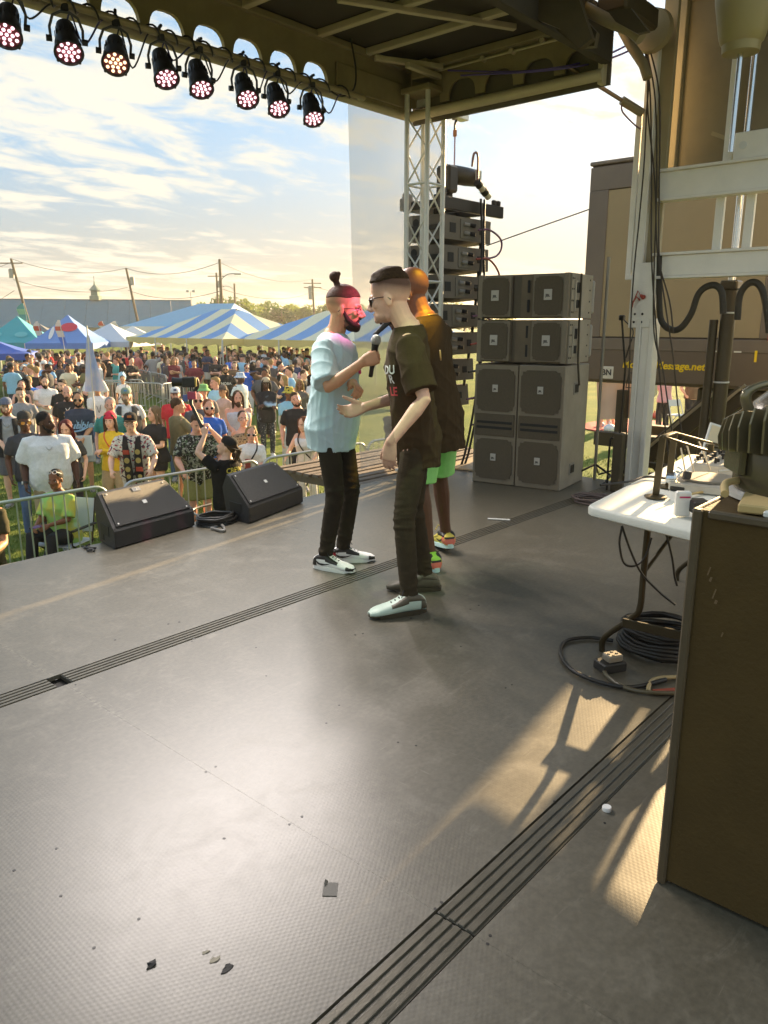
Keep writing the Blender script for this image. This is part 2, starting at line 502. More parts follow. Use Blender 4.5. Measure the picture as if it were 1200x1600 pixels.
class Person:
 """local frame: faces +Y, feet on z = 0"""
 def __init__(s, **p):
  D = dict(h=1.76, bulk=1.0, belly=0.0, fem=False, lean=0.0, sway=0.0, hyaw=0.0, hpitch=0.0, hroll=0.0,
    armR=None, armL=None, poleR=(.5, -.7, -.4), poleL=(-.5, -.7, -.4),
    footR=(.10, 0, 0), footL=(-.10, 0, 0), kneeR=(.15, 1, 0), kneeL=(-.15, 1, 0), sit=False, hipz=None, hipy=0.0, hipx=0.0, head_fwd=0.0,
    footyR=-10, footyL=10, handR=None, handL=None, hs=1.06, voxel=.014, cvoxel=.015, seed=1)
  D.update(p); s.__dict__.update(D)
  k = s.k = s.h / 1.78; s.hk = s.k * s.hs
  s.hipz = (s.hipz if s.hipz is not None else .93 * k)
  s.pelvis = Vector((s.hipx, s.hipy, s.hipz))
  s.RL = Euler((-R_(s.lean), R_(s.sway), 0)).to_matrix()
  sw = (.155 if s.fem else .178) * (1 + (s.bulk - 1) * .55)
  s.shR, s.shL = s.T((sw, -.01, 1.405)), s.T((-sw, -.01, 1.405))
  s.hR = s.pelvis + Vector((.088 * k, 0, -.02)); s.hL = s.pelvis + Vector((-.088 * k, 0, -.02))
  ua, fa = .290 * k, .262 * k
  for q, sg in (('R', 1), ('L', -1)):
   sh = getattr(s, 'sh' + q)
   tgt = getattr(s, 'arm' + q)
   if tgt is None: tgt = s.T((sg * (sw + .075 + .05 * (s.bulk - 1)), .06, .91)); pole = (sg * .3, -1, 0)
   else: tgt = Vector(tgt); pole = getattr(s, 'pole' + q)
   el, wr = ik(sh, tgt, ua, fa, pole)
   setattr(s, 'el' + q, el); setattr(s, 'wr' + q, wr)
   hip = getattr(s, 'h' + q); ft = Vector(getattr(s, 'foot' + q)); an = ft + Vector((0, 0, .085 * k))
   kn, an = ik(hip, an, .418 * k, .418 * k, getattr(s, 'knee' + q))
   setattr(s, 'kn' + q, kn); setattr(s, 'an' + q, an)
  s.neck0 = s.T((0, -.015, 1.47)); s.hp = s.T((0, .012 + s.head_fwd, 1.568 - (s.hs - 1) * .16))
  s.HM = Euler((R_(s.hpitch) - R_(s.lean) * .35, R_(s.hroll), R_(s.hyaw)), 'XYZ').to_matrix()
 def T(s, p):
  k = s.k
  base = Vector((0, 0, .93 * k))
  return s.pelvis + s.RL @ (Vector(p) * k - base)
 def H(s, p): return s.hp + s.HM @ (Vector(p) * s.hk)
 def torso_rings(s, grow=0.0, lo=.84, loose=0.0):
  b, be = s.bulk, s.belly
  if s.fem:
   prof = [(.80, .150, .105, -.01), (.90, .168, .118, -.012), (.98, .155, .108, -.005), (1.08, .128, .092, 0), (1.20, .135, .105, .008), (1.30, .148, .125, .018), (1.38, .150, .105, .006), (1.425, .130, .085, -.006), (1.455, .102, .072, -.012), (1.485, .076, .062, -.014), (1.515, .056, .054, -.014)]
  else:
   prof = [(.80, .140, .100, -.01), (.90, .166, .115, -.008), (.98, .158, .110, 0), (1.08, .148, .104, .002), (1.20, .158, .112, .006), (1.30, .178, .122, .010), (1.38, .176, .110, .004), (1.425, .150, .092, -.006), (1.455, .118, .080, -.012), (1.485, .088, .070, -.014), (1.515, .066, .062, -.014)]
  out = []
  for z, rx, ry, yo in prof:
   if z < lo - 1e-6: continue
   f = b if z < 1.42 else 1 + (b - 1) * .5
   bb = be * math.exp(-((z - 1.06) / .16) ** 2)
   lw = loose * max(0, min(1, (1.34 - z) / .25))
   out.append([z, rx * f + grow + bb * .35 + lw, ry * f + grow + bb * .75 + lw, yo + bb * .55])
  if out[0][0] > lo + .005:
   o = out[0]; out.insert(0, [lo, o[1], o[2], o[3]])
  return out
 def rings(s, prof):
  ax, ay = s.RL @ Vector((1, 0, 0)), s.RL @ Vector((0, 1, 0))
  return [(s.T((0, yo, z)), rx * s.k, ry * s.k, ax, ay) for z, rx, ry, yo in prof]
 def body_mb(s):
  mb = MB(); k, b = s.k, s.bulk
  lb = 1 + (b - 1) * .8
  mb.loft(s.rings(s.torso_rings(-.004, .82)), 22, 2.2)
  for q, sg in (('R', 1), ('L', -1)):
   sh, el, wr = getattr(s, 'sh' + q), getattr(s, 'el' + q), getattr(s, 'wr' + q)
   f = (.82 if s.fem else 1) * lb * k
   mb.sph(sh, .049 * f)
   mb.tube([lerp(sh, el, -.05), lerp(sh, el, .35), lerp(sh, el, .75), el, lerp(el, wr, .25), lerp(el, wr, .6), wr], [.047 * f, .049 * f, .043 * f, .040 * f, .043 * f, .035 * f, .026 * k], 12, round_ends=True)
   hd = getattr(s, 'hand' + q)
   fd = (wr - el).normalized()
   if hd is None:
    hd = dict(d=fd * .8 + Vector((0, .1, -.25)), n=Vector((-sg, .15, 0)) if getattr(s, 'arm' + q) is None else Vector((-sg * .6, 0, -.5)), side=(0, 1, .2), curl=(28, 30, 22))
   hand(mb, wr, hd['d'], hd['n'], hd['side'], k * (.93 if s.fem else 1), hd.get('curl', (20, 25, 20)), thumb=hd.get('thumb', (35, 20)))
   hp, kn, an = getattr(s, 'h' + q), getattr(s, 'kn' + q), getattr(s, 'an' + q)
   mb.tube([hp, lerp(hp, kn, .4), lerp(hp, kn, .85), kn, lerp(kn, an, .28), lerp(kn, an, .7), an], [.078 * lb * k, .073 * lb * k, .056 * lb * k, .053 * lb * k, .055 * lb * k, .039 * lb * k, .036 * k], 12, round_ends=True)
   yw = R_(getattr(s, 'footy' + q)); fdv = Vector((-math.sin(yw), math.cos(yw), 0))
   mb.tube([an + Vector((0, 0, -.04 * k)) - fdv * .03 * k, an + fdv * .05 * k + Vector((0, 0, -.048 * k)), an + fdv * .14 * k + Vector((0, 0, -.058 * k))], [.034 * k, .034 * k, .026 * k], 10, round_ends=True)
  mb.tube([s.neck0, lerp(s.neck0, s.H((0, -.015, .02)), .6), s.H((0, -.015, .05))], [(.066 if not s.fem else .052) * k * (1 + (b - 1) * .4), (.060 if not s.fem else .048) * k * (1 + (b - 1) * .4), (.060 if not s.fem else .05) * k], 14, round_ends=True)
  H, HM = s.H, s.HM; k = s.hk
  fw = 1 + (b - 1) * .25
  hi = s.voxel < .008
  S = lambda c, r, rot=None: mb.sph(H(c), tuple(x * k for x in r), (HM @ rot) if rot is not None else HM, 30 if hi else 14, 20 if hi else 9)
  S((0, -.008, .118), (.076, .097, .090)); S((0, .030, .062), (.062 * fw, .064, .082)); S((0, .040, .008), (.050 * fw, .052, .036))
  S((0, .084, -.010), (.020, .015, .015)); S((.040, .066, .058), (.021, .020, .020)); S((-.040, .066, .058), (.021, .020, .020))
  mb.tube([H((-.045, .074, .094)), H((-.02, .086, .096)), H((0, .088, .093)), H((.02, .086, .096)), H((.045, .074, .094))], [.009 * k, .011 * k, .010 * k, .011 * k, .009 * k], 8, round_ends=True)
  mb.tube([H((0, .090, .088)), H((0, .104, .066)), H((0, .117, .048)), H((0, .106, .040))], [.008 * k, .0105 * k, .0125 * k, .009 * k], 8, round_ends=True)
  for sg in (-1, 1):
   S((sg * .013, .101, .043), (.0085, .010, .008))
   S((sg * .077, -.006, .066), (.008, .019, .031), Euler((R_(-12), 0, R_(-sg * 22))).to_matrix())
  mb.tube([H((-.022, .088, .0175)), H((0, .0975, .0195)), H((.022, .088, .0175))], [.004 * k, .0058 * k, .004 * k], 6, round_ends=True)
  mb.tube([H((-.019, .086, .009)), H((0, .0945, .006)), H((.019, .086, .009))], [.004 * k, .0066 * k, .004 * k], 6, round_ends=True)
  return mb
 def head_post(s, paint=None, open_mouth=0.0):
  Hi = s.HM.transposed(); hp = np.array(s.hp); k = s.hk; Hm = np.array(Hi)
  def post(me):
   co = coords(me); L = ((co - hp) @ Hm.T) / k
   def push(c, r, v):
    d2 = (((L - np.array(c)) / np.array(r)) ** 2).sum(1)
    return np.exp(-d2)[:, None] * np.array(v)
   mv = 0
   for sg in (-1, 1):
    mv = mv + push((sg * .030, .088, .076), (.016, .02, .009), (0, -.009, 0))
    mv = mv + push((sg * .082, .004, .066), (.006, .008, .014), (-sg * .004, 0, 0))
   mv = mv + push((0, .095, .0135), (.020, .02, .0035 + open_mouth * .4), (0, -.006 - open_mouth * .9, 0))
   L2 = L + mv
   co2 = (L2 * k) @ np.linalg.inv(Hm.T) + hp
   me.vertices.foreach_set('co', co2.astype(np.float32).ravel())
   col = np.ones((len(co), 4), np.float32)
   def blend(c, r, rgb, hard=2.0):
    d2 = (((L - np.array(c)) / np.array(r)) ** 2).sum(1)
    w = np.clip((1.25 - d2) * hard, 0, 1)[:, None]
    col[:, :3] = col[:, :3] * (1 - w) + np.array(rgb) * w
   blend((0, .092, .012), (.024, .022, .010), (.86, .55, .55), 1.2)
   for sg in (-1, 1): blend((sg * .031, .088, .099), (.022, .022, .0058), getattr(s, 'brow', (.3, .24, .2)), 1.5)
   if paint: paint(L, col)
   at = me.color_attributes.new('tint', 'FLOAT_COLOR', 'POINT'); at.data.foreach_set('color', col.ravel())
  return post
 def leg_tubes(s, mb, rad, upto=1.0, flat=True, back=.006):
  """rad: hip, mid thigh, knee, mid calf, ankle"""
  k = s.k; lb = 1 + (s.bulk - 1) * .8
  for q in 'RL':
   hp, kn, an = getattr(s, 'h' + q), getattr(s, 'kn' + q), getattr(s, 'an' + q)
   P = [hp - Vector((0, 0, .03)), lerp(hp, kn, .5), kn, lerp(kn, an, .5), lerp(kn, an, .98)]
   rr = [r * k * lb for r in rad]
   if upto < 1:                      # shorts end above or at the knee
    P = [P[0], lerp(hp, kn, .5), lerp(hp, kn, upto * 2)] if upto <= .5 else [P[0], P[1], kn, lerp(kn, an, (upto - .5) * 2)]
    rr = rr[:len(P)]
   mb.tube(P, rr, 16)
def add_shirt(s, root, m, hem=.86, sleeve=.72, grow=.018, loose=.02, amp=.0022, sl_r=(.074, .072), tank=False, neck=.0, name='shirt', vox=None, long=False):
 mb = MB()
 prof = s.torso_rings(grow, hem, loose)
 prof = prof[:-1]; prof[-1][1] = (.062 if s.fem else .074) + grow * .3; prof[-1][2] = (.056 if s.fem else .066) + grow * .3; prof[-1][0] = 1.492
 if tank: prof = [p for p in prof if p[0] < 1.40]; prof.append([1.42, .11, .085, 0])
 mb.loft(s.rings(prof), 26, 2.3)
 lb = (1 + (s.bulk - 1) * .8) * s.k * (.84 if s.fem else 1)
 if not tank:
  for q in 'RL':
   sh, el, wr = getattr(s, 'sh' + q), getattr(s, 'el' + q), getattr(s, 'wr' + q)
   inn = sh + (s.T((0, -.01, 1.42)) - sh) * .40
   if long:
    mb.tube([inn, sh, lerp(sh, el, .5), el, lerp(el, wr, .5), lerp(el, wr, .97)], [.075 * lb, .072 * lb, .062 * lb, .055 * lb, .048 * lb, .04 * lb], 16)
   else:
    mb.tube([inn, lerp(sh, el, .02), lerp(sh, el, sleeve * .5), lerp(sh, el, sleeve)], [.066 * lb, sl_r[0] * .92 * lb, (sl_r[0] + sl_r[1]) / 2 * lb, sl_r[1] * lb], 18)
 else:
  for sg in (-1, 1):
   mb.tube([s.T((sg * .085, .07, 1.36)), s.T((sg * .085, .0, 1.462)), s.T((sg * .085, -.09, 1.36))], .018 * s.k, 8)
 return fused(mb, name, m, root, vox or s.cvoxel, 2, drape(amp, s.seed + 11) if not s.sit else folds(amp, s.seed + 11))
def add_trousers(s, root, m, kind='slim', amp=.002, name='trousers', vox=None):
 mb = MB(); prof = [p for p in s.torso_rings(.004, .80) if p[0] <= 1.0]
 if s.sit: prof = prof[:3]
 mb.loft(s.rings(prof), 22, 2.2)
 if kind == 'slim': s.leg_tubes(mb, (.084, .081, .066, .062, .053))
 elif kind == 'loose': s.leg_tubes(mb, (.105, .100, .085, .080, .078))
 elif kind == 'shorts': s.leg_tubes(mb, (.105, .104, .098, .09, .09), upto=.5 * .92)
 elif kind == 'short': s.leg_tubes(mb, (.102, .10, .098, .09, .09), upto=.5 * .5)
 return fused(mb, name, m, root, vox or s.cvoxel, 2, drape(amp, s.seed + 5, 'jeans'))
def add_shoes(s, root, m, sole=None, k2=1.0):
 for q in 'RL':
  an = getattr(s, 'an' + q); yw = R_(getattr(s, 'footy' + q)); f = Vector((-math.sin(yw), math.cos(yw), 0)); x = Vector((f.y, -f.x, 0)); z = Vector((0, 0, 1)); k = s.k * k2
  g = an - z * .085 * s.k
  mb = MB()
  mb.loft([(g + f * (-.075 * k) + z * .045, .02, .03, x, z), (g + f * (-.06 * k) + z * .055, .038, .052, x, z), (g + f * .0 * k + z * .058, .042, .058, x, z), (g + f * .08 * k + z * .042, .046, .042, x, z), (g + f * .15 * k + z * .03, .044, .03, x, z), (g + f * .19 * k + z * .025, .026, .02, x, z)], 12, 2.4)
  sh = mb.build('shoe', m, root, smooth=60, world=False)
  if sole:
   ms = MB(); ms.loft([(g + z * .0, .040 * k, .115 * k, x, f) if False else (g + f * .055 * k + z * .001, .043 * k, .132 * k, x, f), (g + f * .055 * k + z * .024, .047 * k, .138 * k, x, f)], 20, 2.6)
   ms.build('sole', sole, sh, smooth=40, world=False)
def add_face(s, root, white=True, dark=None):
 H, k = s.H, s.hk; mb = MB(); mw = MB()
 for sg in (-1, 1):
  mw.sph(H((sg * .030, .077, .076)), tuple(c * k for c in (.0135, .0075, .0065)), s.HM, 8, 6)
  mb.sph(H((sg * .030, .0815, .076)), tuple(c * k for c in (.0062, .0045, .0060)), s.HM, 8, 6)
 e = mw.build('eyes', mat('eye_white', (.62, .58, .54), .3), root, 180, False)
 mb.build('iris', mat('iris', (.03, .02, .015), .2), e, 180, False)
def add_glasses(s, root, lens, rim=None, y=.097, z=.076, r=.023, square=False):
 H, k = s.H, s.hk
 rim = rim or mat('glasses_black', (.02, .018, .016), .3)
 mb, ml = MB(), MB()
 for sg in (-1, 1):
  c = (sg * .033, y, z)
  pts = []
  for j in range(14):
   a = 2 * PI * j / 14; ca, sa = math.cos(a), math.sin(a)
   if square: ca, sa = (math.copysign(abs(v) ** .5, v) for v in (ca, sa))
   pts.append(H((c[0] + r * 1.05 * ca, c[1] - abs(sg * .033 + r * ca) * .18 - .004, c[2] + r * .82 * sa)))
  mb.tube(pts, .0022 * k, 6, closed=True)
  ml.add([p for p in pts] + [H((c[0], c[1] - .008, c[2]))], [(j, (j + 1) % 14, 14) for j in range(14)])
  mb.tube([H((sg * (.033 + r), y - .012, z + .008)), H((sg * .076, y - .045, z + .010)), H((sg * .082, -.004, z + .004)), H((sg * .079, -.022, z - .012))], .0024 * k, 6)
 mb.tube([H((-.012, y - .002, z + .008)), H((0, y + .002, z + .010)), H((.012, y - .002, z + .008))], .002 * k, 6)
 g = mb.build('glasses', rim, root, 60, False)
 ml.build('lens', lens, g, None, False)
def hair_post(amp, seed, freq=90):
 return folds(amp, seed, freq)
def add_hair(s, root, m, style='short', vox=None):
 mb = MB(); H, k, HM = s.H, s.hk, s.HM
 S = lambda c, r: mb.sph(H(c), tuple(x * k for x in r), HM, 24, 16)
 v = vox or s.voxel * .8
 amp = .0022
 if style == 'short':
  S((0, -.022, .133), (.081, .095, .083)); S((0, .045, .172), (.055, .035, .030)); S((0, -.075, .085), (.062, .035, .055))
 elif style == 'buzz':
  S((0, -.016, .126), (.0785, .097, .086)); S((0, -.07, .085), (.06, .036, .05)); amp = .0006
 elif style == 'fade':
  S((0, -.006, .130), (.0795, .1005, .090)); S((0, .034, .186), (.050, .040, .023)); S((0, -.01, .196), (.054, .070, .020))
 elif style == 'curly':
  for i in range(26):
   a = i * 2.4; t = i / 26
   S((.080 * math.cos(a) * (1 - .4 * t), -.03 + .075 * math.sin(a) * (1 - .3 * t), .07 + .12 * t), (.034, .034, .034))
  S((0, -.03, .13), (.085, .09, .085)); amp = .004
 elif style in ('long', 'very_long', 'bob'):
  S((0, -.020, .132), (.084, .096, .082))
  dn = {'long': .20, 'very_long': .36, 'bob': .10}[style]
  X, Y = HM @ Vector((1, 0, 0)), HM @ Vector((0, 1, 0))
  mb.loft([(H((0, -.045, .12)), .082 * k, .055 * k, X, Y), (H((0, -.055, .02)), .088 * k, .045 * k, X, Y), (H((0, -.065, -.07 if dn > .1 else -.03)), .092 * k, .036 * k, X, Y), (H((0, -.075, -dn)), .070 * k, .022 * k, X, Y)], 16)
  for sg in (-1, 1):
   mb.tube([H((sg * .05, .05, .165)), H((sg * .080, .02, .10)), H((sg * .088, .005, .0)), H((sg * .085, .01, -.06)), H((sg * .078, .015, -dn * .8))], [.02 * k, .022 * k, .022 * k, .02 * k, .012 * k], 10, round_ends=True)
  amp = .0035
 elif style == 'ponytail':
  S((0, -.018, .128), (.080, .097, .085)); S((0, -.07, .10), (.06, .036, .055))
  mb.tube([H((0, -.10, .13)), H((0, -.15, .10)), H((0, -.15, .0)), H((.01, -.13, -.08))], [.02 * k, .03 * k, .026 * k, .012 * k], 10, round_ends=True)
 elif style == 'bun':
  mb.tube([H((0, -.045, .200)), H((0, -.058, .232))], [.020 * k, .015 * k], 10)
  S((0, -.064, .245), (.030, .030, .030)); S((-.008, -.045, .262), (.016, .014, .014)); S((0, -.006, .124), (.0785, .0995, .089)); amp = .0015
 line = {'short': (.03, .085, .150), 'buzz': (.03, .085, .150), 'fade': (.146, .160, .166), 'bun': (.128, .140, .150)}.get(style)
 base = hair_post(amp, s.seed + 3); hp = np.array(s.hp); Hm = np.array(HM.transposed())
 def post(me):
  base(me)
  if not line: return
  co = coords(me); L = ((co - hp) @ Hm.T) / k
  zl = np.interp(L[:, 1], [-.10, -.045, .035, .062], [line[0], line[1], line[1], line[2]])
  w = np.clip((zl - L[:, 2]) / .010, 0, 1)[:, None]; c = np.array([0, .0, .10])
  L2 = L * (1 - w) + (c + (L - c) * np.array([.82, .80, .9])) * w
  me.vertices.foreach_set('co', ((L2 * k) @ np.linalg.inv(Hm.T) + hp).astype(np.float32).ravel()); me.update()
 return fused(mb, 'hair', m, root, v, 1, post)
def add_beard(s, root, m, size=1.0, vox=None):
 mb = MB(); H, k, HM = s.H, s.hk, s.HM
 S = lambda c, r: mb.sph(H(c), tuple(x * k for x in r), HM)
 S((0, .055, -.016), (.050, .046 * size, .030 * size)); S((0, .075, -.020 - .02 * (size - 1)), (.034, .030 * size, .030 * size))
 for sg in (-1, 1):
  mb.tube([H((sg * .068, .010, .060)), H((sg * .063, .032, .020)), H((sg * .046, .064, -.004)), H((sg * .02, .088, -.010))], [.009 * k, .016 * k, .017 * k, .014 * k], 8, round_ends=True)
  mb.tube([H((sg * .004, .100, .030)), H((sg * .022, .090, .026)), H((sg * .032, .080, .008))], [.005 * k, .006 * k, .007 * k], 6, round_ends=True)
 return fused(mb, 'beard', m, root, vox or max(.006, s.voxel * .7), 1, hair_post(.0015, s.seed + 4))
def add_cap(s, root, m, brim=None, back=False, badge=None):
 H, k, HM = s.H, s.hk, s.HM; fs = -1 if back else 1
 M = HM.to_4x4(); M.translation = H((0, -.008, .118))
 mb = MB(); prof = [(.083, .010), (.0835, .035), (.079, .062), (.066, .085), (.042, .100), (.012, .106)]
 mb.lathe([(r * k, z * k) for r, z in prof], 18, M @ Matrix.Diagonal((1, 1.20, 1, 1)))
 mb.sph(H((0, -.008, .226)), .006 * k, None, 8, 5)
 c = mb.build('cap', m, root, 50, False)
 b = MB(); n = 12; top, bot = [], []
 for j in range(n + 1):
  a = PI * j / n; x, y = .080 * math.cos(a), .088 + .080 * math.sin(a) ** .8 if 0 < j < n else .03
  y = .05 + (y - .05)
  dz = .012 - .25 * x * x / .08 - .10 * max(0, y - .08)
  top.append(H((x, fs * y - .004, .130 + dz))); bot.append(H((x, fs * y - .004, .1255 + dz)))
 vs = top + bot; q = n + 1
 fs_ = [tuple(range(q))[::-1] if fs > 0 else tuple(range(q)), tuple(range(q, 2 * q))] + [(i, i + 1, q + i + 1, q + i) for i in range(n)]
 b.add(vs, fs_); b.build('brim', brim or m, c, 40, False)
 if badge:
  g = MB(); g.box(H((0, fs * .093, .175)), (.05 * k, .006 * k, .03 * k), rot=HM, bev=.002); g.build('badge', badge, c, None, False)
 return c
def add_bucket(s, root, m, pattern=None):
 H, k, HM = s.H, s.hk, s.HM
 M = HM.to_4x4(); M.translation = H((0, -.008, .118)); mb = MB()
 mb.lathe([(r * k, z * k) for r, z in [(.135, -.022), (.136, -.018), (.088, .022), (.084, .07), (.070, .092), (.02, .098)]], 18, M @ Matrix.Diagonal((1, 1.15, 1, 1)))
 return mb.build('bucket_hat', m, root, 40, False)
def add_beanie(s, root, m):
 mb = MB(); H, k, HM = s.H, s.hk, s.HM
 mb.sph(H((0, -.018, .140)), tuple(c * k for c in (.086, .104, .092)), HM)
 c = mb.build('beanie', m, root, 180, False)
 M = HM.to_4x4(); M.translation = H((0, -.012, .118)); b = MB()
 b.lathe([(r * k, z * k) for r, z in [(.080, -.002), (.089, .004), (.090, .03), (.080, .036)]], 20, M @ Matrix.Diagonal((1, 1.2, 1, 1)))
 b.build('cuff', m, c, 50, False); return c
SKIN = {'fair': srgb(222, 178, 152), 'pink': srgb(214, 160, 138), 'tan': srgb(196, 146, 112), 'brown': srgb(128, 84, 58), 'dark': srgb(84, 54, 40)}
def skin(n): return mat('skin_' + n, tuple(c * 1.15 for c in SKIN[n]), .5, 0, .08, 24, .12, 320, spec=.4, tint=True)
HAIRC = {'black': (.012, .010, .009), 'dark': (.030, .019, .012), 'brown': (.075, .042, .022), 'blond': (.36, .24, .10), 'red': (.20, .065, .022), 'grey': (.32, .30, .28), 'white': (.6, .58, .55), 'maroon': (.12, .02, .02), 'light': (.22, .15, .08)}
def hairm(n): return mat('hair_' + n, HAIRC[n], .65, 0, .3, 60, .5, 220, spec=.2)
# ---------------------------------------------------------------- stage deck
ALU = mat('aluminium', (.72, .71, .67), .36, .35, .08, 3, .06, 60)
ALU_D = mat('painted_steel_tan', (.30, .245, .14), .5, .25, .15, 4, .1, 60)
BLK = mat('black_plastic', (.022, .020, .017), .5, 0, .15, 9, .15, 160)
BLKM = mat('black_steel', (.030, .026, .020), .42, .4, .15, 8, .1, 90)
RUB = mat('cable_rubber', (.018, .016, .013), .45)
WHT = mat('white_plastic', (.70, .70, .66), .45, 0, .06, 12, .06, 90)
def deck_material():
 m = bpy.data.materials.new('deck_mesh_ply'); m.use_nodes = True
 nt = m.node_tree; b = nt.nodes['Principled BSDF']; N, L = nt.nodes.new, nt.links.new
 tc = N('ShaderNodeTexCoord'); geo = N('ShaderNodeNewGeometry')
 def M(op, a, c=None, d=None):
  n = N('ShaderNodeMath'); n.operation = op
  for i, v in enumerate((a, c, d)):
   if v is None: continue
   if isinstance(v, (int, float)): n.inputs[i].default_value = v
   else: L(v, n.inputs[i])
  return n.outputs[0]
 pos = geo.outputs['Position']
 tot = None; f = 2 * PI / .0125
 for a in (0, 60, 120):
  d = N('ShaderNodeVectorMath'); d.operation = 'DOT_PRODUCT'; L(pos, d.inputs[0]); d.inputs[1].default_value = (math.cos(R_(a)) * f, math.sin(R_(a)) * f, 0)
  c = M('COSINE', d.outputs['Value']); tot = c if tot is None else M('ADD', tot, c)
 hexh = M('MULTIPLY', M('ADD', tot, 1.5), .22)
 def noise(sc_, det, ro, dist=0, sx=1, sy=1):
  mp = N('ShaderNodeMapping'); L(pos, mp.inputs[0]); mp.inputs['Scale'].default_value = (sx, sy, 1)
  n = N('ShaderNodeTexNoise'); n.inputs['Scale'].default_value = sc_; n.inputs['Detail'].default_value = det; n.inputs['Roughness'].default_value = ro; n.inputs['Distortion'].default_value = dist
  L(mp.outputs[0], n.inputs['Vector']); return n.outputs[0]
 def rng(v, a, b2, c, d):
  n = N('ShaderNodeMapRange'); L(v, n.inputs[0])
  for i, k in enumerate((a, b2, c, d)): n.inputs[i + 1].default_value = k
  return n.outputs[0]
 big = noise(1.1, 6, .6, .4); mid = noise(5.5, 7, .65, .8); fine = noise(46, 4, .6); streak = noise(3.2, 6, .7, 1.2, 1, 5)
 dust = M('MULTIPLY', rng(mid, .48, .72, 0, 1), rng(big, .35, .7, .25, 1))
 hair1 = noise(7, 3, .5, .2, 1, 26); hair2 = noise(6, 3, .5, .3, 22, 1.3)
 scr = M('MAXIMUM', rng(streak, .57, .72, 0, .8), M('MULTIPLY', M('MAXIMUM', rng(hair1, .66, .71, 0, 1.0), rng(hair2, .67, .72, 0, .9)), rng(big, .42, .6, 0, 1)))
 sx = N('ShaderNodeSeparateXYZ'); L(pos, sx.inputs[0]); seam = M('MULTIPLY', M('POWER', 2.718, M('MULTIPLY', M('ABSOLUTE', M('SUBTRACT', sx.outputs[0], M('ADD', 1.385, M('MULTIPLY', mid, .03)))), -70.0)), rng(fine, .45, .6, 0, 1))
 dirt = M('MAXIMUM', M('MAXIMUM', dust, scr), M('MULTIPLY', seam, rng(big, .4, .6, .2, 1.2)))
 cr = N('ShaderNodeMix'); cr.data_type = 'RGBA'; cr.inputs[6].default_value = (.100, .088, .062, 1); cr.inputs[7].default_value = (.22, .20, .155, 1)
 L(M('MULTIPLY', dirt, .48), cr.inputs[0])
 sc2 = N('ShaderNodeVectorMath'); sc2.operation = 'SCALE'; L(cr.outputs[2], sc2.inputs[0]); L(rng(fine, .3, .7, .82, 1.18), sc2.inputs['Scale'])
 L(sc2.outputs[0], b.inputs['Base Color'])
 ro = M('ADD', rng(mid, .3, .7, .40, .425), M('MULTIPLY', dirt, .04)); L(ro, b.inputs['Roughness'])
 b.inputs['Specular IOR Level'].default_value = .7
 bp = N('ShaderNodeBump'); bp.inputs['Strength'].default_value = .09; bp.inputs['Distance'].default_value = .0016
 wear = rng(big, .42, .62, 1, .35)
 L(M('ADD', M('MULTIPLY', hexh, wear), M('MULTIPLY', fine, .35)), bp.inputs['Height']); L(bp.outputs[0], b.inputs['Normal'])
 return m
DECK_X0, DECK_X1, DECK_Y0, DECK_Y1 = -3.48, 7.15, -3.2, 5.0
SEAMS = [-3.48, -1.04, 1.40, 3.84, 6.28, 7.15]
STRIPS = [(.915, 1.045), (3.055, 3.175)]
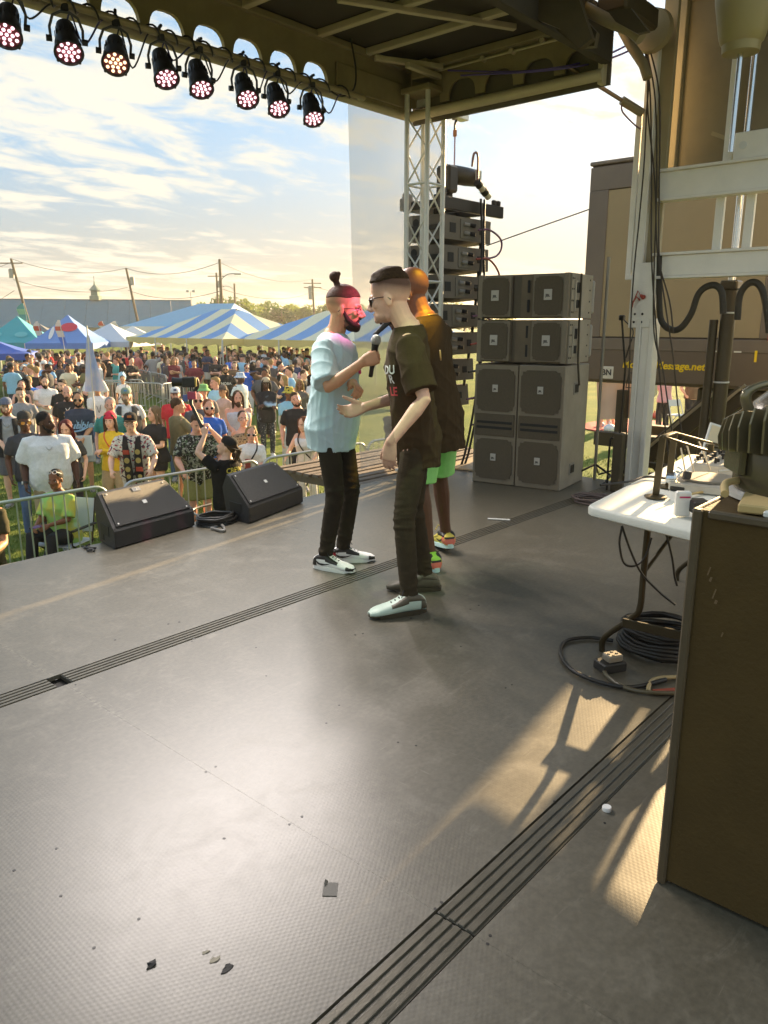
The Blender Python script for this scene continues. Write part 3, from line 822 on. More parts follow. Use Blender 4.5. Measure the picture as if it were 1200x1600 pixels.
def build_deck():
 dm = deck_material()
 deck = tag(bpy.data.objects.new('stage_deck', None), None, None, None, 'structure'); COL.objects.link(deck)
 rows = [(DECK_Y0, -1.0), (-1.0, STRIPS[0][0]), (STRIPS[0][1], STRIPS[1][0]), (STRIPS[1][1], DECK_Y1)]
 for y0, y1 in rows:
  for x0, x1 in zip(SEAMS[:-1], SEAMS[1:]):
   mb = MB(); mb.box(((x0 + x1) / 2, (y0 + y1) / 2, -.011), (x1 - x0 - .0005, y1 - y0 - .002, .022))
   mb.build('deck_panel', dm, deck, None)
 st = mat('strip_rubber', (.080, .070, .050), .36, 0, .2, 12, .1, 120, spec=.6); rib = mat('strip_rib', (.11, .098, .072), .34, .3, .15, 20, .08, 200)
 for k, (y0, y1) in enumerate(STRIPS):
  for x0, x1 in zip(SEAMS[:-1], SEAMS[1:]):
   a, b = x0 + .003, x1 - .003
   if k == 1 and abs(x0 - 1.40) < .01: a += .03
   if k == 1 and abs(x1 - 1.40) < .01: b -= .03
   mb = MB(); mb.box(((a + b) / 2, (y0 + y1) / 2, -.014), (b - a, y1 - y0 - .008, .020), bev=.001)
   h = mb.build('hinge_strip', st, deck)
   n = 4; w = (y1 - y0 - .012) / n
   for i in range(n):
    r = MB(); r.box(((a + b) / 2, y0 + .006 + w * (i + .5), -.003), (b - a - .002, w * .68, .008), bev=.002); r.build('rib', rib, h)
 fr = MB()
 fr.box((1.835, .9, -.10), (10.4, 8.0, .14)); fr.build('deck_frame', mat('deck_underside', (.02, .018, .015), .8), deck)
 sk = MB(); sk.box((1.835, 5.02, -.13), (10.6, .03, .24), bev=.004); sk.build('edge_trim', BLKM, deck)
 sk = MB(); sk.box((1.835, 4.9, -.85), (10.5, .01, 1.14)); sk.build('skirt', mat('skirt_cloth', (.02, .019, .018), .9, 0, .1, 4), deck)
 # screw heads and small punctures of the boards
 sm = MB()
 for px, py in ((88, 1326), (22, 1360), (217, 1436), (147, 1481), (337, 1198), (322, 1206), (472, 1276), (452, 1288), (263, 975), (280, 972), (416, 1056), (303, 998), (530, 1102), (180, 1000), (88, 1062), (75, 1060), (118, 1070), (690, 1410), (680, 1420), (766, 1462), (762, 1475), (642, 966), (655, 960), (866, 1252), (790, 1075), (800, 1070), (945, 1286), (622, 1160), (410, 953), (440, 952), (735, 952), (748, 946), (300, 1002), (555, 992), (567, 990), (350, 1310), (510, 1130), (95, 1400), (400, 1012), (650, 1165), (720, 1010)):
  p = onz(px, py); sm.cyl((p.x, p.y, .0002), (p.x, p.y, .0008), .0046 if py > 1000 else .006, 8)
 sm.build('screw_head', mat('screw_dark', (.008, .007, .006), .5), deck, None, kind='stuff')
 # the wing of slatted boards beside the stage front, under the scrim
 wing = tag(bpy.data.objects.new('speaker_wing_floor', None), None, None, None, 'structure'); COL.objects.link(wing)
 sl = mat('slat_board', (.20, .155, .12), .75, 0, .3, 6, .3, 40)
 for i in range(11):
  mb = MB(); y = 5.10 + .125 * i
  mb.box((6.75, y, -.035 + .004 * (i % 3)), (2.6, .085, .035), bev=.004, rz=R_(rnd.uniform(-.5, .5))); mb.build('slat', sl, wing)
 for x in (5.6, 6.7, 7.8):
  mb = MB(); mb.box((x, 5.72, -.10), (.09, 1.4, .09)); mb.build('bearer', sl, wing)
 mb = MB(); mb.box((7.1, 4.70, .012), (.95, .62, .018), rz=R_(8), bev=.003); mb.build('base_board', mat('plywood_tan', (.42, .33, .22), .6, 0, .12, 4, .1, 60), wing)
build_deck()
def build_debris():
 p = onz(948, 1266); mb = MB(); M = Matrix.Translation((p.x, p.y, 0.0005))
 mb.lathe([(.0145, 0), (.015, .002), (.015, .011), (.0135, .0135), (.004, .0138)], 24, M)
 tag(mb.build('bottle_cap', mat('cap_white', (.82, .80, .76), .4), None, 40), 'small white bottle cap lying beside the ribbed floor strip', 'bottle cap')
 tape = mat('tape_scrap', (.10, .092, .075), .6); dark = mat('scrap_dark', (.012, .010, .008), .7); pale = mat('chip_pale', (.30, .26, .19), .7)
 def scrap(px, py, size, m, name, label, seed, lift=.0018):
  rg = random.Random(seed); c = onz(px, py); n = 9; top = []
  for i in range(n):
   a = 2 * PI * i / n; r = size * rg.uniform(.35, 1.0); top.append((c.x + r * math.cos(a), c.y + r * .6 * math.sin(a), .001 + lift * rg.random()))
  vs = top + [(x, y, .0004) for x, y, z in top] + [(c.x, c.y, lift * .8)]
  mb = MB(); mb.add(vs, [(i, (i + 1) % n, 2 * n) for i in range(n)] + [(i, n + i, n + (i + 1) % n, (i + 1) % n) for i in range(n)] + [tuple(range(n, 2 * n))[::-1]])
  tag(mb.build(name, m, None), label, 'debris')
 scrap(238, 1507, .022, dark, 'crumpled_scrap', 'crumpled black scrap lying on the bare lower left of the deck', 1, .006)
 scrap(335, 1500, .018, pale, 'wood_chip', 'pale splinter at the torn patch right of the black scrap', 2)
 scrap(355, 1512, .024, dark, 'torn_flake', 'dark torn flake of deck coating right of the pale splinter', 3)
 scrap(322, 1488, .013, pale, 'coating_chip', 'tiny pale coating chip above the torn flake on the deck', 4)
 c = onz(516, 1390); mb = MB(); mb.box((c.x, c.y, .0012), (.052, .040, .0012), rz=.7); mb.box((c.x + .01, c.y + .026, .004), (.018, .010, .001), rot=Euler((.6, 0, .7)).to_matrix())
 tag(mb.build('tape_patch', tape, None), 'square of grey tape stuck to the deck near the ribbed strip', 'tape')
 d = MB(); a, b = onz(762, 812), onz(797, 814); d.tube([a + Vector((0, 0, .008)), b + Vector((0, 0, .008))], .007, 8)
 tag(d.build('drum_stick', WHT, None, 60), 'thin white stick lying on the deck behind the neon shorts man', 'stick')
build_debris()
# ---------------------------------------------------------------- roof
RX0, RX1, RY0, RY1, RZ0, RZ1 = -2.2, 6.38, 3.2, 5.22, 3.44, 3.87
def arch_beam(x0, x1, z0, z1, spacing, hw, hz0, hz1, t):
 """plate in the local XZ plane with arched openings along it: list of bay meshes"""
 out = []; n = max(1, round((x1 - x0) / spacing)); s = (x1 - x0) / n
 for i in range(n):
  a, b = x0 + i * s, x0 + (i + 1) * s; c = (a + b) / 2
  arc = []
  for j in range(13):
   th = PI * j / 12; cx, sx = math.cos(th), math.sin(th)
   arc.append((c + hw * math.copysign(abs(cx) ** .7, cx), hz0 + .04 + (hz1 - hz0 - .04) * sx ** .85))
  poly = [(a, z1), (a, z0)] + [(c - hw, z0)] + arc[::-1] + [(c + hw, z0)] + [(b, z0), (b, z1)]
  out.append(poly)
 return out
def build_roof():
 roof = thing('stage_roof', 'brown folding stage roof with arched beams and pale joists overhead', 'stage roof', (2.1, 4.2, RZ0))
 tan = ALU_D; dark = mat('roof_skin', (.050, .040, .026), .75, 0, .12, 2, .1, 30)
 pale = mat('joist_tan', (.52, .45, .31), .5, .2, .1, 3, .08, 50)
 # ceiling sheets
 xs = [RX0, -.68, .84, 2.36, 3.88, 5.08, RX1]
 for a, b in zip(xs[:-1], xs[1:]):
  mb = MB(); mb.box(((a + b) / 2, (RY0 + RY1) / 2, RZ1 + .05), (b - a - .004, RY1 - RY0, .03)); mb.build('ceiling_panel', dark, roof)
 # front beam: one plate with arched openings, a bay at a time
 M = Matrix(((1, 0, 0, 0), (0, 0, -1, RY1 + .02), (0, 1, 0, 0), (0, 0, 0, 1)))
 off = wloc(roof)
 for k, poly in enumerate(arch_beam(-.59, 5.25, RZ0 + .045, RZ1 + .06, .365, .148, RZ0 + .02, 3.665, .05)):
  mb = MB(); mb.prism(poly, .035, M); mb.build('front_beam_bay', tan, roof)
 mb = MB(); mb.box((5.8, RY1 + .002, (RZ0 + RZ1) / 2 + .04), (1.10, .035, RZ1 - RZ0 + .04)); mb.build('front_beam_end', tan, roof)
 mb = MB(); mb.box((5.75, RY1 - .03, 3.62), (.9, .02, .20), bev=.005); mb.build('gusset_plate', tan, roof)
 mb = MB(); mb.box((2.1, RY1 - .03, RZ1 + .0), (8.5, .07, .05), bev=.004); mb.build('top_flange', tan, roof)
 mb = MB(); mb.tube([(RX0, RY1, RZ0 + .02), (RX1, RY1, RZ0 + .02)], .036, 14); mb.build('lower_tube', pale, roof, 60)
 # side beam at the right end
 M2 = Matrix(((0, 0, 1, RX1 - .04), (1, 0, 0, 0), (0, 1, 0, 0), (0, 0, 0, 1)))
 for poly in arch_beam(3.2, 5.2, RZ0 + .10, RZ1 + .02, .40, .15, RZ0 + .06, 3.70, .04):
  mb = MB(); mb.prism(poly, .02, M2); mb.build('side_beam_bay', tan, roof)
 mb = MB(); mb.box((RX1 + .03, 4.2, 3.66), (.02, 2.06, .52)); mb.build('outer_skin', mat('roof_outer', (.12, .10, .07), .6), roof)
 mb = MB(); mb.tube([(RX1 - .04, 3.2, RZ0 + .03), (RX1 - .04, RY1, RZ0 + .03)], .045, 14); mb.build('side_lower_tube', pale, roof, 60)
 mb = MB(); mb.tube([(RX1 - .07, 3.5, 3.80), (RX1 - .07, 4.9, 3.80)], .011, 8); mb.build('conduit', pale, roof, 60)
 mb = MB(); mb.box((RX1 - .085, 4.2, 3.865), (.07, 2.0, .06), bev=.004); mb.build('side_top_flange', tan, roof)
 mb = MB()
 for y, z in ((4.35, 3.80), (4.05, 3.80), (3.75, 3.82)): mb.cyl((RX1 - .10, y, z), (RX1 - .02, y, z), .022, 10)
 mb.build('bolt', pale, roof, 40, kind='stuff')
 mb = MB(); mb.box((RX1 - .02, 3.22, 3.62), (.07, .05, .44), bev=.006); mb.build('end_post', pale, roof)
 mb = MB(); mb.box((RX1 - .065, 4.20, 3.838), (.004, .78, .035)); lb = mb.build('warning_label', mat('label_dim', (.20, .165, .10), .7), roof)
 Mt = frame((RX1 - .069, 4.20, 3.838), (0, -1, 0), (0, 0, 1)); Mt.translation -= off
 # joists and braces
 for x in (-.52, .68, 1.88, 3.08, 4.28, 5.08, 5.68):
  mb = MB(); mb.box((x, 4.2, RZ1 + .005), (.062, 1.98, .055), bev=.006); mb.build('joist', pale, roof)
 for a, b in (((4.6, 4.48, RZ1 - .03), (5.95, 3.80, RZ1 - .03)), ((5.7, 5.1, RZ1 - .05), (6.3, 4.8, RZ1 - .05)), ((5.85, 4.85, RZ1 - .12), (6.33, 4.85, RZ1 - .12))):
  mb = MB(); mb.bar(a, b, .05, .045, bev=.005); mb.build('brace', pale, roof)
 mb = MB(); mb.box((6.26, 4.98, RZ1 - .06), (.18, .18, .16), bev=.01); mb.build('tower_socket', ALU_D, roof)
 # rear edge beam where the roof meets the trailer
 mb = MB(); mb.box((2.1, RY0 - .02, 3.72), (8.5, .08, .36), bev=.006); mb.build('rear_beam', dark, roof)
 # truss tower that carries the corner
 tw = thing('truss_tower', 'square aluminium truss tower holding up the roof corner before the hanging speakers', 'truss tower', (6.30, 4.99, 0))
 hx = .125
 cs = [(6.30 + sx * hx, 4.99 + sy * hx) for sx in (-1, 1) for sy in (-1, 1)]
 for x, y in cs:
  mb = MB(); mb.tube([(x, y, .03), (x, y, 3.62)], .024, 12); mb.build('chord', ALU, tw, 60)
 ang = [cs[0], cs[1], cs[3], cs[2]]
 for f in range(4):
  (xa, ya), (xb, yb) = ang[f], ang[(f + 1) % 4]; z = .12; up = True; i = 0
  while z < 3.4:
   mb = MB(); p, q = ((xa, ya, z), (xb, yb, z + .30)) if up else ((xb, yb, z), (xa, ya, z + .30)); mb.tube([p, q], .009, 8); mb.build('lacing', ALU, tw, 60)
   if i % 3 == 0:
    mb = MB(); mb.tube([(xa, ya, z), (xb, yb, z)], .011, 8); mb.build('rung', ALU, tw, 60)
   z += .30; up = not up; i += 1
 mb = MB(); mb.box((6.30, 4.99, .015), (.40, .40, .03), bev=.004); mb.build('base_plate', ALU, tw)
 mb = MB(); mb.box((6.30, 4.99, 3.64), (.34, .34, .05), bev=.006); mb.build('head_plate', ALU_D, tw)
 # light bar of the front
 lbar = MB(); lbar.tube([(RX0, 5.0, 3.43), (5.45, 5.0, 3.43)], .024, 12)
 lbar.tube([(5.45, 5.0, 3.43), (5.50, 5.1, 3.44)], .02, 8)
 tag(lbar.build('lighting_pipe', ALU_D, None, 60), 'long steel pipe under the front beam that carries the stage lights', 'pipe')
build_roof()
def build_pars():
 body = mat('par_black', (.020, .019, .018), .4, .3, .1, 20, .05, 100); yk = mat('yoke_grey', (.10, .10, .105), .4, .5)
 lens = mat('led_lens', (.9, .7, .75), .2, 0, emit=(1.0, .60, .68), estr=.62); lens2 = mat('led_lens_warm', (.9, .7, .5), .2, 0, emit=(1.0, .66, .36), estr=.66)
 face = mat('par_face', (.20, .035, .055), .4)
 root = thing('par_light', 'par stage light', 'stage light', (0, 0, 0), 0, 'par lights hanging from the front pipe')
 # local: clamp at the origin hangs from the pipe; can points along -Y and down, to the stage
 tilt = R_(52)
 d = Vector((0, -math.cos(tilt), -math.sin(tilt))); c = Vector((0, 0, -.235))
 def Mat(): return frame(c, (1, 0, 0), d.cross(Vector((1, 0, 0))))
 F = Mat()
 if (F.to_3x3() @ Vector((0, 0, 1))).dot(d) < 0: F = frame(c, (-1, 0, 0), d.cross(Vector((-1, 0, 0))) * -1)
 mb = MB(); mb.lathe([(.030, -.150), (.062, -.140), (.070, -.10), (.074, -.02), (.088, .03), (.094, .085), (.098, .11), (.098, .125), (.089, .125), (.089, .10)], 24, F)
 can = mb.build('can', body, root, 40, False)
 fn = MB()
 for j in range(14):
  a = 2 * PI * j / 14; q = F @ Vector((.076 * math.cos(a), .076 * math.sin(a), -.075)); q2 = F @ Vector((.079 * math.cos(a), .079 * math.sin(a), -.02))
  fn.bar(q, q2, .005, .016)
 fn.build('cooling_fins', body, can, None, False, 'stuff')
 bz = MB(); bz.lathe([(.090, .112), (.102, .112), (.104, .128), (.091, .131), (.090, .118)], 24, F, False); bz.build('bezel', body, can, 40, False)
 for j in range(4):
  a = PI / 4 + j * PI / 2; k = MB(); k.box(F @ Vector((.104 * math.cos(a), .104 * math.sin(a), .118)), (.018, .018, .022), rot=F.to_3x3() @ Matrix.Rotation(a, 3, 'Z'), bev=.003); k.build('clip', body, can, None, False)
 fc = MB(); fc.lathe([(.089, .108), (.089, .114), (.01, .114)], 24, F); fc.build('lamp_face', face, root, None, False)
 le = MB(); spots = [(0, 0)] + [(.036 * math.cos(a), .036 * math.sin(a)) for a in [k * PI / 3 for k in range(6)]] + [(.068 * math.cos(a), .068 * math.sin(a)) for a in [.26 + k * PI / 4.5 for k in range(9)]]
 for x, y in spots: le.sph(F @ Vector((x, y, .115)), (.0125, .0125, .0125), None, 8, 6)
 o = le.build('led_lens', lens, root, 180, False, 'stuff')
 y = MB(); pts = [F.to_translation() + Vector((s_ * .108, 0, 0)) for s_ in (-1, 1)]
 y.tube([pts[0] + Vector((0, .0, -.01)), Vector((-.112, 0, -.16)), Vector((-.085, 0, -.085)), Vector((-.03, 0, -.055)), Vector((.03, 0, -.055)), Vector((.085, 0, -.085)), Vector((.112, 0, -.16)), pts[1] + Vector((0, 0, -.01))], .010, 8)
 y.build('yoke', yk, root, 60, False)
 for s_ in (-1, 1):
  kb = MB(); kb.cyl(F.to_translation() + Vector((s_ * .10, 0, 0)), F.to_translation() + Vector((s_ * .140, 0, 0)), .022, 10); kb.build('knob', body, root, 40, False)
 cl = MB(); cl.box((0, 0, -.03), (.05, .065, .05), bev=.006); cl.cyl((0, -.05, .045), (0, .05, .045), .012, 8); cl.cyl((0, 0, -.03), (0, 0, .06), .008, 8); cl.build('clamp', body, root, None, False)
 where = ['leftmost par light cut by the picture edge', 'second par light from the left on the front pipe', 'third par light from the left, glowing warm amber', 'fourth par light from the left on the front pipe',
   'fifth par light from the left, aimed lower than its neighbours', 'third par light from the right end of the pipe', 'second par light from the right end of the pipe', 'par light at the right end of the front pipe']
 px = [(24, 44), (110, 66), (188, 82), (257, 96), (317, 116), (384, 131), (437, 148), (491, 163)]
 for i, (x, yv) in enumerate(px):
  p = ony(x, yv - 0, 5.0); loc = Vector((p.x - .02, 5.0, 3.43)); r = -R_([8, 4, 10, 2, -3, 6, 0, 5][i] + 20)
  o = root if i == 0 else dup(root)
  o.scale = (.86,) * 3; o.location = loc; o.rotation_euler = (R_([0, 3, -2, 4, 6, 0, 2, 5][i]), R_([6, 0, 4, -3, 2, -2, 3, 1][i]), r); o['label'] = where[i]
  if i == 2:
   for ch in o.children:
    if ch.name.startswith('led_lens'): ch.material_slots[0].link = 'OBJECT'; ch.material_slots[0].material = lens2
 # cables looped along the pipe
 blue = mat('cable_blue', (.05, .045, .16), .5)
 xs = [ony(x, y, 5.0).x - .02 for x, y in px]
 for i in range(len(xs)):
  a = xs[i]; b = xs[i + 1] if i < len(xs) - 1 else 5.35
  sag = .13 + .06 * (i % 3)
  mb = MB(); mb.tube(spline([(a, 5.04, 3.20), (a + .06, 5.05, 3.40), ((a + b) / 2 - .04, 5.04, 3.43 - sag), ((a + b) / 2 + .08, 5.03, 3.40), (b - .02, 5.05, 3.44)], 6), .006, 6)
  tag(mb.build('light_cable', blue if i % 2 else RUB, None, 60), ['dark', 'blue'][i % 2] + ' cable drooping between ' + ['first and second', 'second and third', 'third and fourth', 'fourth and fifth', 'fifth and sixth', 'sixth and seventh', 'seventh and eighth', ''][i] + ' par lights from the left' if i < 7 else 'blue cable loop hanging right of the last par light', 'cable', 'cables looped on the light pipe')
  w = MB(); ph = i * 1.7
  w.tube([(lerp(a, b, t), 5.0 + .036 * math.cos(14 * t + ph), 3.43 + .036 * math.sin(14 * t + ph)) for t in np.linspace(0, 1, 26)], .007, 6)
  tag(w.build('wrapped_cable', RUB, None, 60), 'black cable wound round the light pipe ' + ('right of the %s par light' % ['first', 'second', 'third', 'fourth', 'fifth', 'sixth', 'seventh', 'eighth'][i]), 'cable', 'cables wound round the light pipe')
build_pars()
# ---------------------------------------------------------------- trailer end frame, rams, wall, cables
def build_trailer_end():
 wm = mat('white_metal', (.84, .80, .72), .42, .25, .07, 3, .06, 60)
 must = mat('flare_brown_panel', (.235, .195, .115), .6, 0, .12, 2.5, .12, 30)
 must2 = mat('mustard_trim', (.36, .295, .17), .5, .1, .08, 3)
 fr = thing('end_frame', 'white metal end frame of the stage trailer with two crossbeams and a tall corner post', 'metal frame', (6.95, 2.9, 0))
 mb = MB()
 for dy, dx, w in ((-.062, 0, .05), (.0, .02, .075), (.062, 0, .05)): mb.box((6.95 + dx, 2.925 + dy, .78), (.11, w, 1.56), bev=.006)
 mb.box((7.0, 2.925, .78), (.05, .17, 1.55)); mb.build('post', wm, fr)
 mb = MB(); mb.box((6.915, 2.97, 1.76), (.03, .235, .56), bev=.004); pl = mb.build('post_plate', wm, fr)
 hm = mat('bolt_hole', (.02, .015, .01), .6)
 for y, z in ((3.03, 1.60), (2.96, 1.60), (3.035, 1.53), (2.965, 1.53), (2.875, 1.53)):
  h = MB(); h.cyl((6.897, y, z), (6.903, y, z), .011, 10); h.build('bolt_hole', hm, pl)
 rd = MB(); rd.tube([(6.89, 2.99, 1.72), (6.86, 3.01, 1.75), (6.86, 3.04, 1.70), (6.87, 3.05, 1.66)], .008, 8); rd.tube([(6.895, 2.96, 1.745), (6.86, 2.97, 1.76)], [.022, .012], 10); rd.tube([(6.86, 3.05, 1.665), (6.86, 3.0, 1.80), (6.86, 2.955, 1.735)], .006, 8)
 rd.build('red_handle', mat('red_lever', (.40, .07, .04), .5), pl, 60)
 for z, hh, nm in ((2.005, .17, 'crossbeam'), (2.665, .21, 'crossbeam')):
  mb = MB(); mb.box((6.94, 1.87, z), (.10, 2.05, hh), bev=.005); mb.box((6.93, 1.87, z + hh / 2 + .012), (.14, 2.05, .024), bev=.003); mb.box((6.93, 1.87, z - hh / 2 - .012), (.14, 2.05, .024), bev=.003); mb.build(nm, wm, fr)
 mb = MB(); mb.box((6.95, 3.045, 2.92), (.09, .10, 1.90), bev=.005); mb.build('upper_post', wm, fr)
 mb = MB(); mb.box((6.99, 2.94, 3.08), (.05, .12, 2.2), bev=.004); mb.build('inner_post', must2, fr)
 mb = MB(); mb.bar((6.93, 3.13, 1.90), (6.93, 3.13, 3.30), .05, .04, up=(1, 0, 0), bev=.004); mb.bar((6.93, 3.13, 1.92), (6.93, 2.95, 1.92), .05, .04, bev=.004); mb.build('angle_frame', wm, fr)
 for y, z0, z1 in ((2.40, 2.12, 2.55), (2.38, 2.79, 3.6), (2.16, 2.12, 2.55)):
  mb = MB(); mb.box((7.0, y, (z0 + z1) / 2), (.04, .07, z1 - z0), bev=.003); mb.build('upright', wm, fr)
 mb = MB(); mb.box((6.92, 2.08, 2.90), (.02, .46, .20), bev=.02); cp = mb.build('clevis_plate', wm, fr)
 for y in (2.24, 1.94):
  b = MB(); b.cyl((6.90, y, 2.90), (6.915, y, 2.90), .03, 12); b.build('bolt', ALU, cp, 40)
 # wall panel above, brown of lens flare put into its colour
 wl = thing('end_wall', 'flare brown wall panel closing the upper trailer end', 'wall panel', (7.32, 2.0, 2.8))
 mb = MB(); mb.box((7.35, 1.90, 3.72), (.05, 2.18, 1.92)); mb.build('panel', must, wl)
 for y in (2.965, .85):
  mb = MB(); mb.box((7.30, y, 3.72), (.07, .07, 1.92), bev=.005); mb.build('edge_trim', must2, wl)
 mb = MB(); mb.box((7.30, 1.9, 4.25), (.06, 2.04, .12), bev=.005); mb.build('top_rail', must2, wl)
 mb = MB(); mb.box((7.30, 1.9, 2.80), (.06, 2.04, .06), bev=.005); mb.build('bottom_rail', must2, wl)
 mb = MB(); mb.bar((7.26, 2.62, 3.10), (7.26, 2.30, 2.95), .03, .03); mb.build('stay', must2, wl)
 # ceiling of the trailer bay
 mb = MB(); mb.box((4.3, 2.05, 4.66), (6.2, 2.3, .05)); tag(mb.build('trailer_ceiling', mat('trailer_ceiling', (.06, .05, .03), .7, 0, .1, 3)), 'dark ceiling of the trailer bay above the end frame', 'ceiling', None, 'structure')
 # hydraulic column, and a second added out of view to shade the deck
 for i, (y, r, lab) in enumerate(((2.33, .062, 'dark hydraulic column with chrome rod behind the end frame'), (1.66, .075, 'added column out of view right of the end frame, shading the deck'))):
  hy = thing('hydraulic_column', lab, 'hydraulic column', (7.25, y, -.4), 0, 'hydraulic columns of the trailer end')
  mb = MB(); mb.tube([(7.25, y, -.9), (7.25, y, 1.80)], r, 16); mb.build('barrel', mat('hydraulic_brown', (.075, .055, .028), .35, .3, .1, 5), hy, 60)
  mb = MB(); mb.tube([(7.22, y + r + .045, -.9), (7.22, y + r + .045, 1.55)], .038, 12); mb.build('side_tube', mat('hydraulic_brown', (.075, .055, .028), .35, .3), hy, 60)
  for z in (.32, 1.0, 1.60):
   mb = MB(); mb.lathe([(r + .002, 0), (r + .006, .003), (r + .006, .012), (r + .002, .015)], 18, Matrix.Translation((7.25, y, z))); mb.build('clamp_ring', ALU, hy, 40)
  mb = MB(); mb.box((7.25, y, 1.84), (.15, .15, .08), bev=.012); mb.build('gland', mat('hydraulic_brown', (.075, .055, .028), .35, .3), hy)
  mb = MB(); mb.tube([(7.25, y, 1.86), (7.25, y, 4.63)], .030, 14); mb.build('rod', mat('chrome', (.72, .72, .70), .18, .9), hy, 60)
 # tapered sleeve hanging at top right
 sl = thing('ram_sleeve', 'large pale tapered sleeve hanging at the upper right over a thin rod', 'hydraulic sleeve', (6.5, 2.2, 3.4))
 P = onx(1157, 84, 6.5); ol = mat('sleeve_olive', (.36, .30, .14), .4, .1, .06, 4)
 mb = MB(); mb.lathe([(.115, 0), (.130, .004), (.136, .06), (.150, .075), (.165, .12), (.21, .36), (.225, .75), (.20, .8)], 28, Matrix.Translation(P)); mb.build('sleeve', ol, sl, 35)
 mb = MB(); mb.tube([(P.x, P.y, P.z + .01), (P.x, P.y, 2.78)], .020, 12); mb.build('rod', mat('chrome', (.72, .72, .70), .18, .9), sl, 60)
 # slanting ram to the roof
 ra = thing('roof_ram', 'slanting gas ram between the roof side beam and the corner post', 'hydraulic ram', (6.9, 3.12, 3.28))
 a, b = Vector((6.33, 3.52, 3.585)), Vector((6.90, 3.10, 3.27)); c = lerp(a, b, .72)
 mb = MB(); mb.tube([a, c], .017, 10); mb.build('rod', mat('rod_bronze', (.40, .28, .20), .3, .6), ra, 60)
 mb = MB(); mb.tube([c, b], .036, 12); mb.build('barrel', ALU_D, ra, 60)
 mb = MB(); mb.tube(spline([c + Vector((.0, 0, -.03)), c + Vector((.01, -.01, -.09)), lerp(c, b, .6) + Vector((0, 0, -.12)), b + Vector((0, 0, -.13))], 5), .007, 8); mb.build('hose', mat('hose_mauve', (.24, .12, .13), .5), ra, 60)
 # hinge brackets, dark folded plates under the roof edge
 dk = mat('hinge_dark', (.075, .055, .024), .6, .2, .15, 6)
 hb = thing('folding_roof_gear', 'dark folded plates and tan arms where the roof meets the trailer bay', 'roof gear', (5.6, 3.1, 3.6))
 for X, pts in ((5.2, [(800, -10), (900, -14), (925, 60), (905, 76), (875, 45), (838, 30)]), (5.35, [(868, 45), (905, 20), (932, 50), (928, 72), (902, 74)]), (5.6, [(950, 18), (985, 12), (1012, 48), (995, 52), (962, 34)])):
  poly = [onx(x, y, X) for x, y in pts]; mb = MB(); mb.prism([(p.y, p.z) for p in poly], .05, Matrix(((0, 0, 1, X), (1, 0, 0, 0), (0, 1, 0, 0), (0, 0, 0, 1)))); mb.build('hinge_plate', dk, hb)
 arm = [onx(x, y, 5.9) for x, y in ((905, 8), (950, 32), (985, 46), (1002, 60))]
 mb = MB(); mb.tube(spline(arm, 5), .045, 10); mb.build('folding_arm', ALU_D, hb, 60)
 arm = [onx(x, y, 6.6) for x, y in ((972, 46), (985, 70), (1005, 100), (1012, 122))]
 mb = MB(); mb.tube(arm, .040, 10); mb.build('elbow_arm', ALU_D, hb, 60)
 mb = MB(); p = onx(1015, 45, 6.75)
 mb.lathe([(.10, 0), (.16, .02), (.17, .08), (.10, .14), (.03, .15)], 18, frame(p, (0, 1, 0), (0, 0, 1))); mb.build('hinge_cover', must2, hb, 40)
 mb = MB(); mb.box((6.30, 3.0, 3.86), (.6, .24, .16), bev=.02); mb.build('hinge_block', dk, hb)
 mb = MB(); mb.box((5.0, 2.95, 3.98), (1.6, .5, .3), bev=.03); mb.build('hinge_block', dk, hb)
 # cable hoses
 def hose(name, pxs, X, r, m, label, n=6):
  mb = MB(); mb.tube(spline([onx(x, y, X) for x, y in pxs], n), r, 8); tag(mb.build(name, m, None, 60), label, 'hose')
 hs = mat('hose_dark', (.045, .035, .020), .6, 0, .1, 30, .3, 90)
 hose('cable_hose', [(1031, 400), (1030, 460), (1033, 500), (1048, 515), (1064, 512), (1080, 490), (1090, 462), (1102, 449), (1118, 446), (1128, 458), (1130, 490)], 6.9, .028, hs, 'thick dark hose sagging in a loop from the post to the hydraulic column')
 hose('cable_hose', [(1152, 500), (1156, 462), (1168, 444), (1182, 442), (1192, 456), (1199, 490), (1202, 520)], 6.9, .028, hs, 'thick dark hose arching right of the hydraulic column')
 cb = mat('cable_brown', (.05, .035, .020), .55)
 for i, (pxs, lab) in enumerate((
  ([(1005, 70), (1014, 110), (1010, 180), (1006, 260), (999, 340), (990, 430), (985, 520), (982, 620), (975, 740)], 'leftmost thin cable hanging down the corner post'),
  ([(1008, 80), (1016, 150), (1018, 280), (1018, 400), (1024, 500), (1032, 600), (1042, 690), (1050, 760)], 'second thin cable hanging in front of the white beams'),
  ([(1012, 85), (1024, 160), (1026, 300), (1022, 420), (1022, 520), (1036, 580), (1048, 660), (1062, 745)], 'third thin cable swinging out to the right below the beams'),
  ([(1014, 70), (1030, 150), (1030, 290), (1030, 400), (1040, 480), (1052, 560), (1060, 640), (1075, 740)], 'fourth thin cable swinging furthest right below the beams'),
  ([(1012, 120), (1012, 170), (1018, 232), (1020, 248), (1024, 300), (1028, 400), (1046, 470), (1052, 520)], 'short thin cable with a plug in front of the white beams'))):
  mb = MB(); mb.tube(spline([onx(x, y, 6.82) for x, y in pxs], 5), .0065, 6); tag(mb.build('hanging_cable', cb, None, 60), lab, 'cable', 'cables hanging at the corner post')
 bl = mat('cable_violet', (.10, .07, .30), .5)
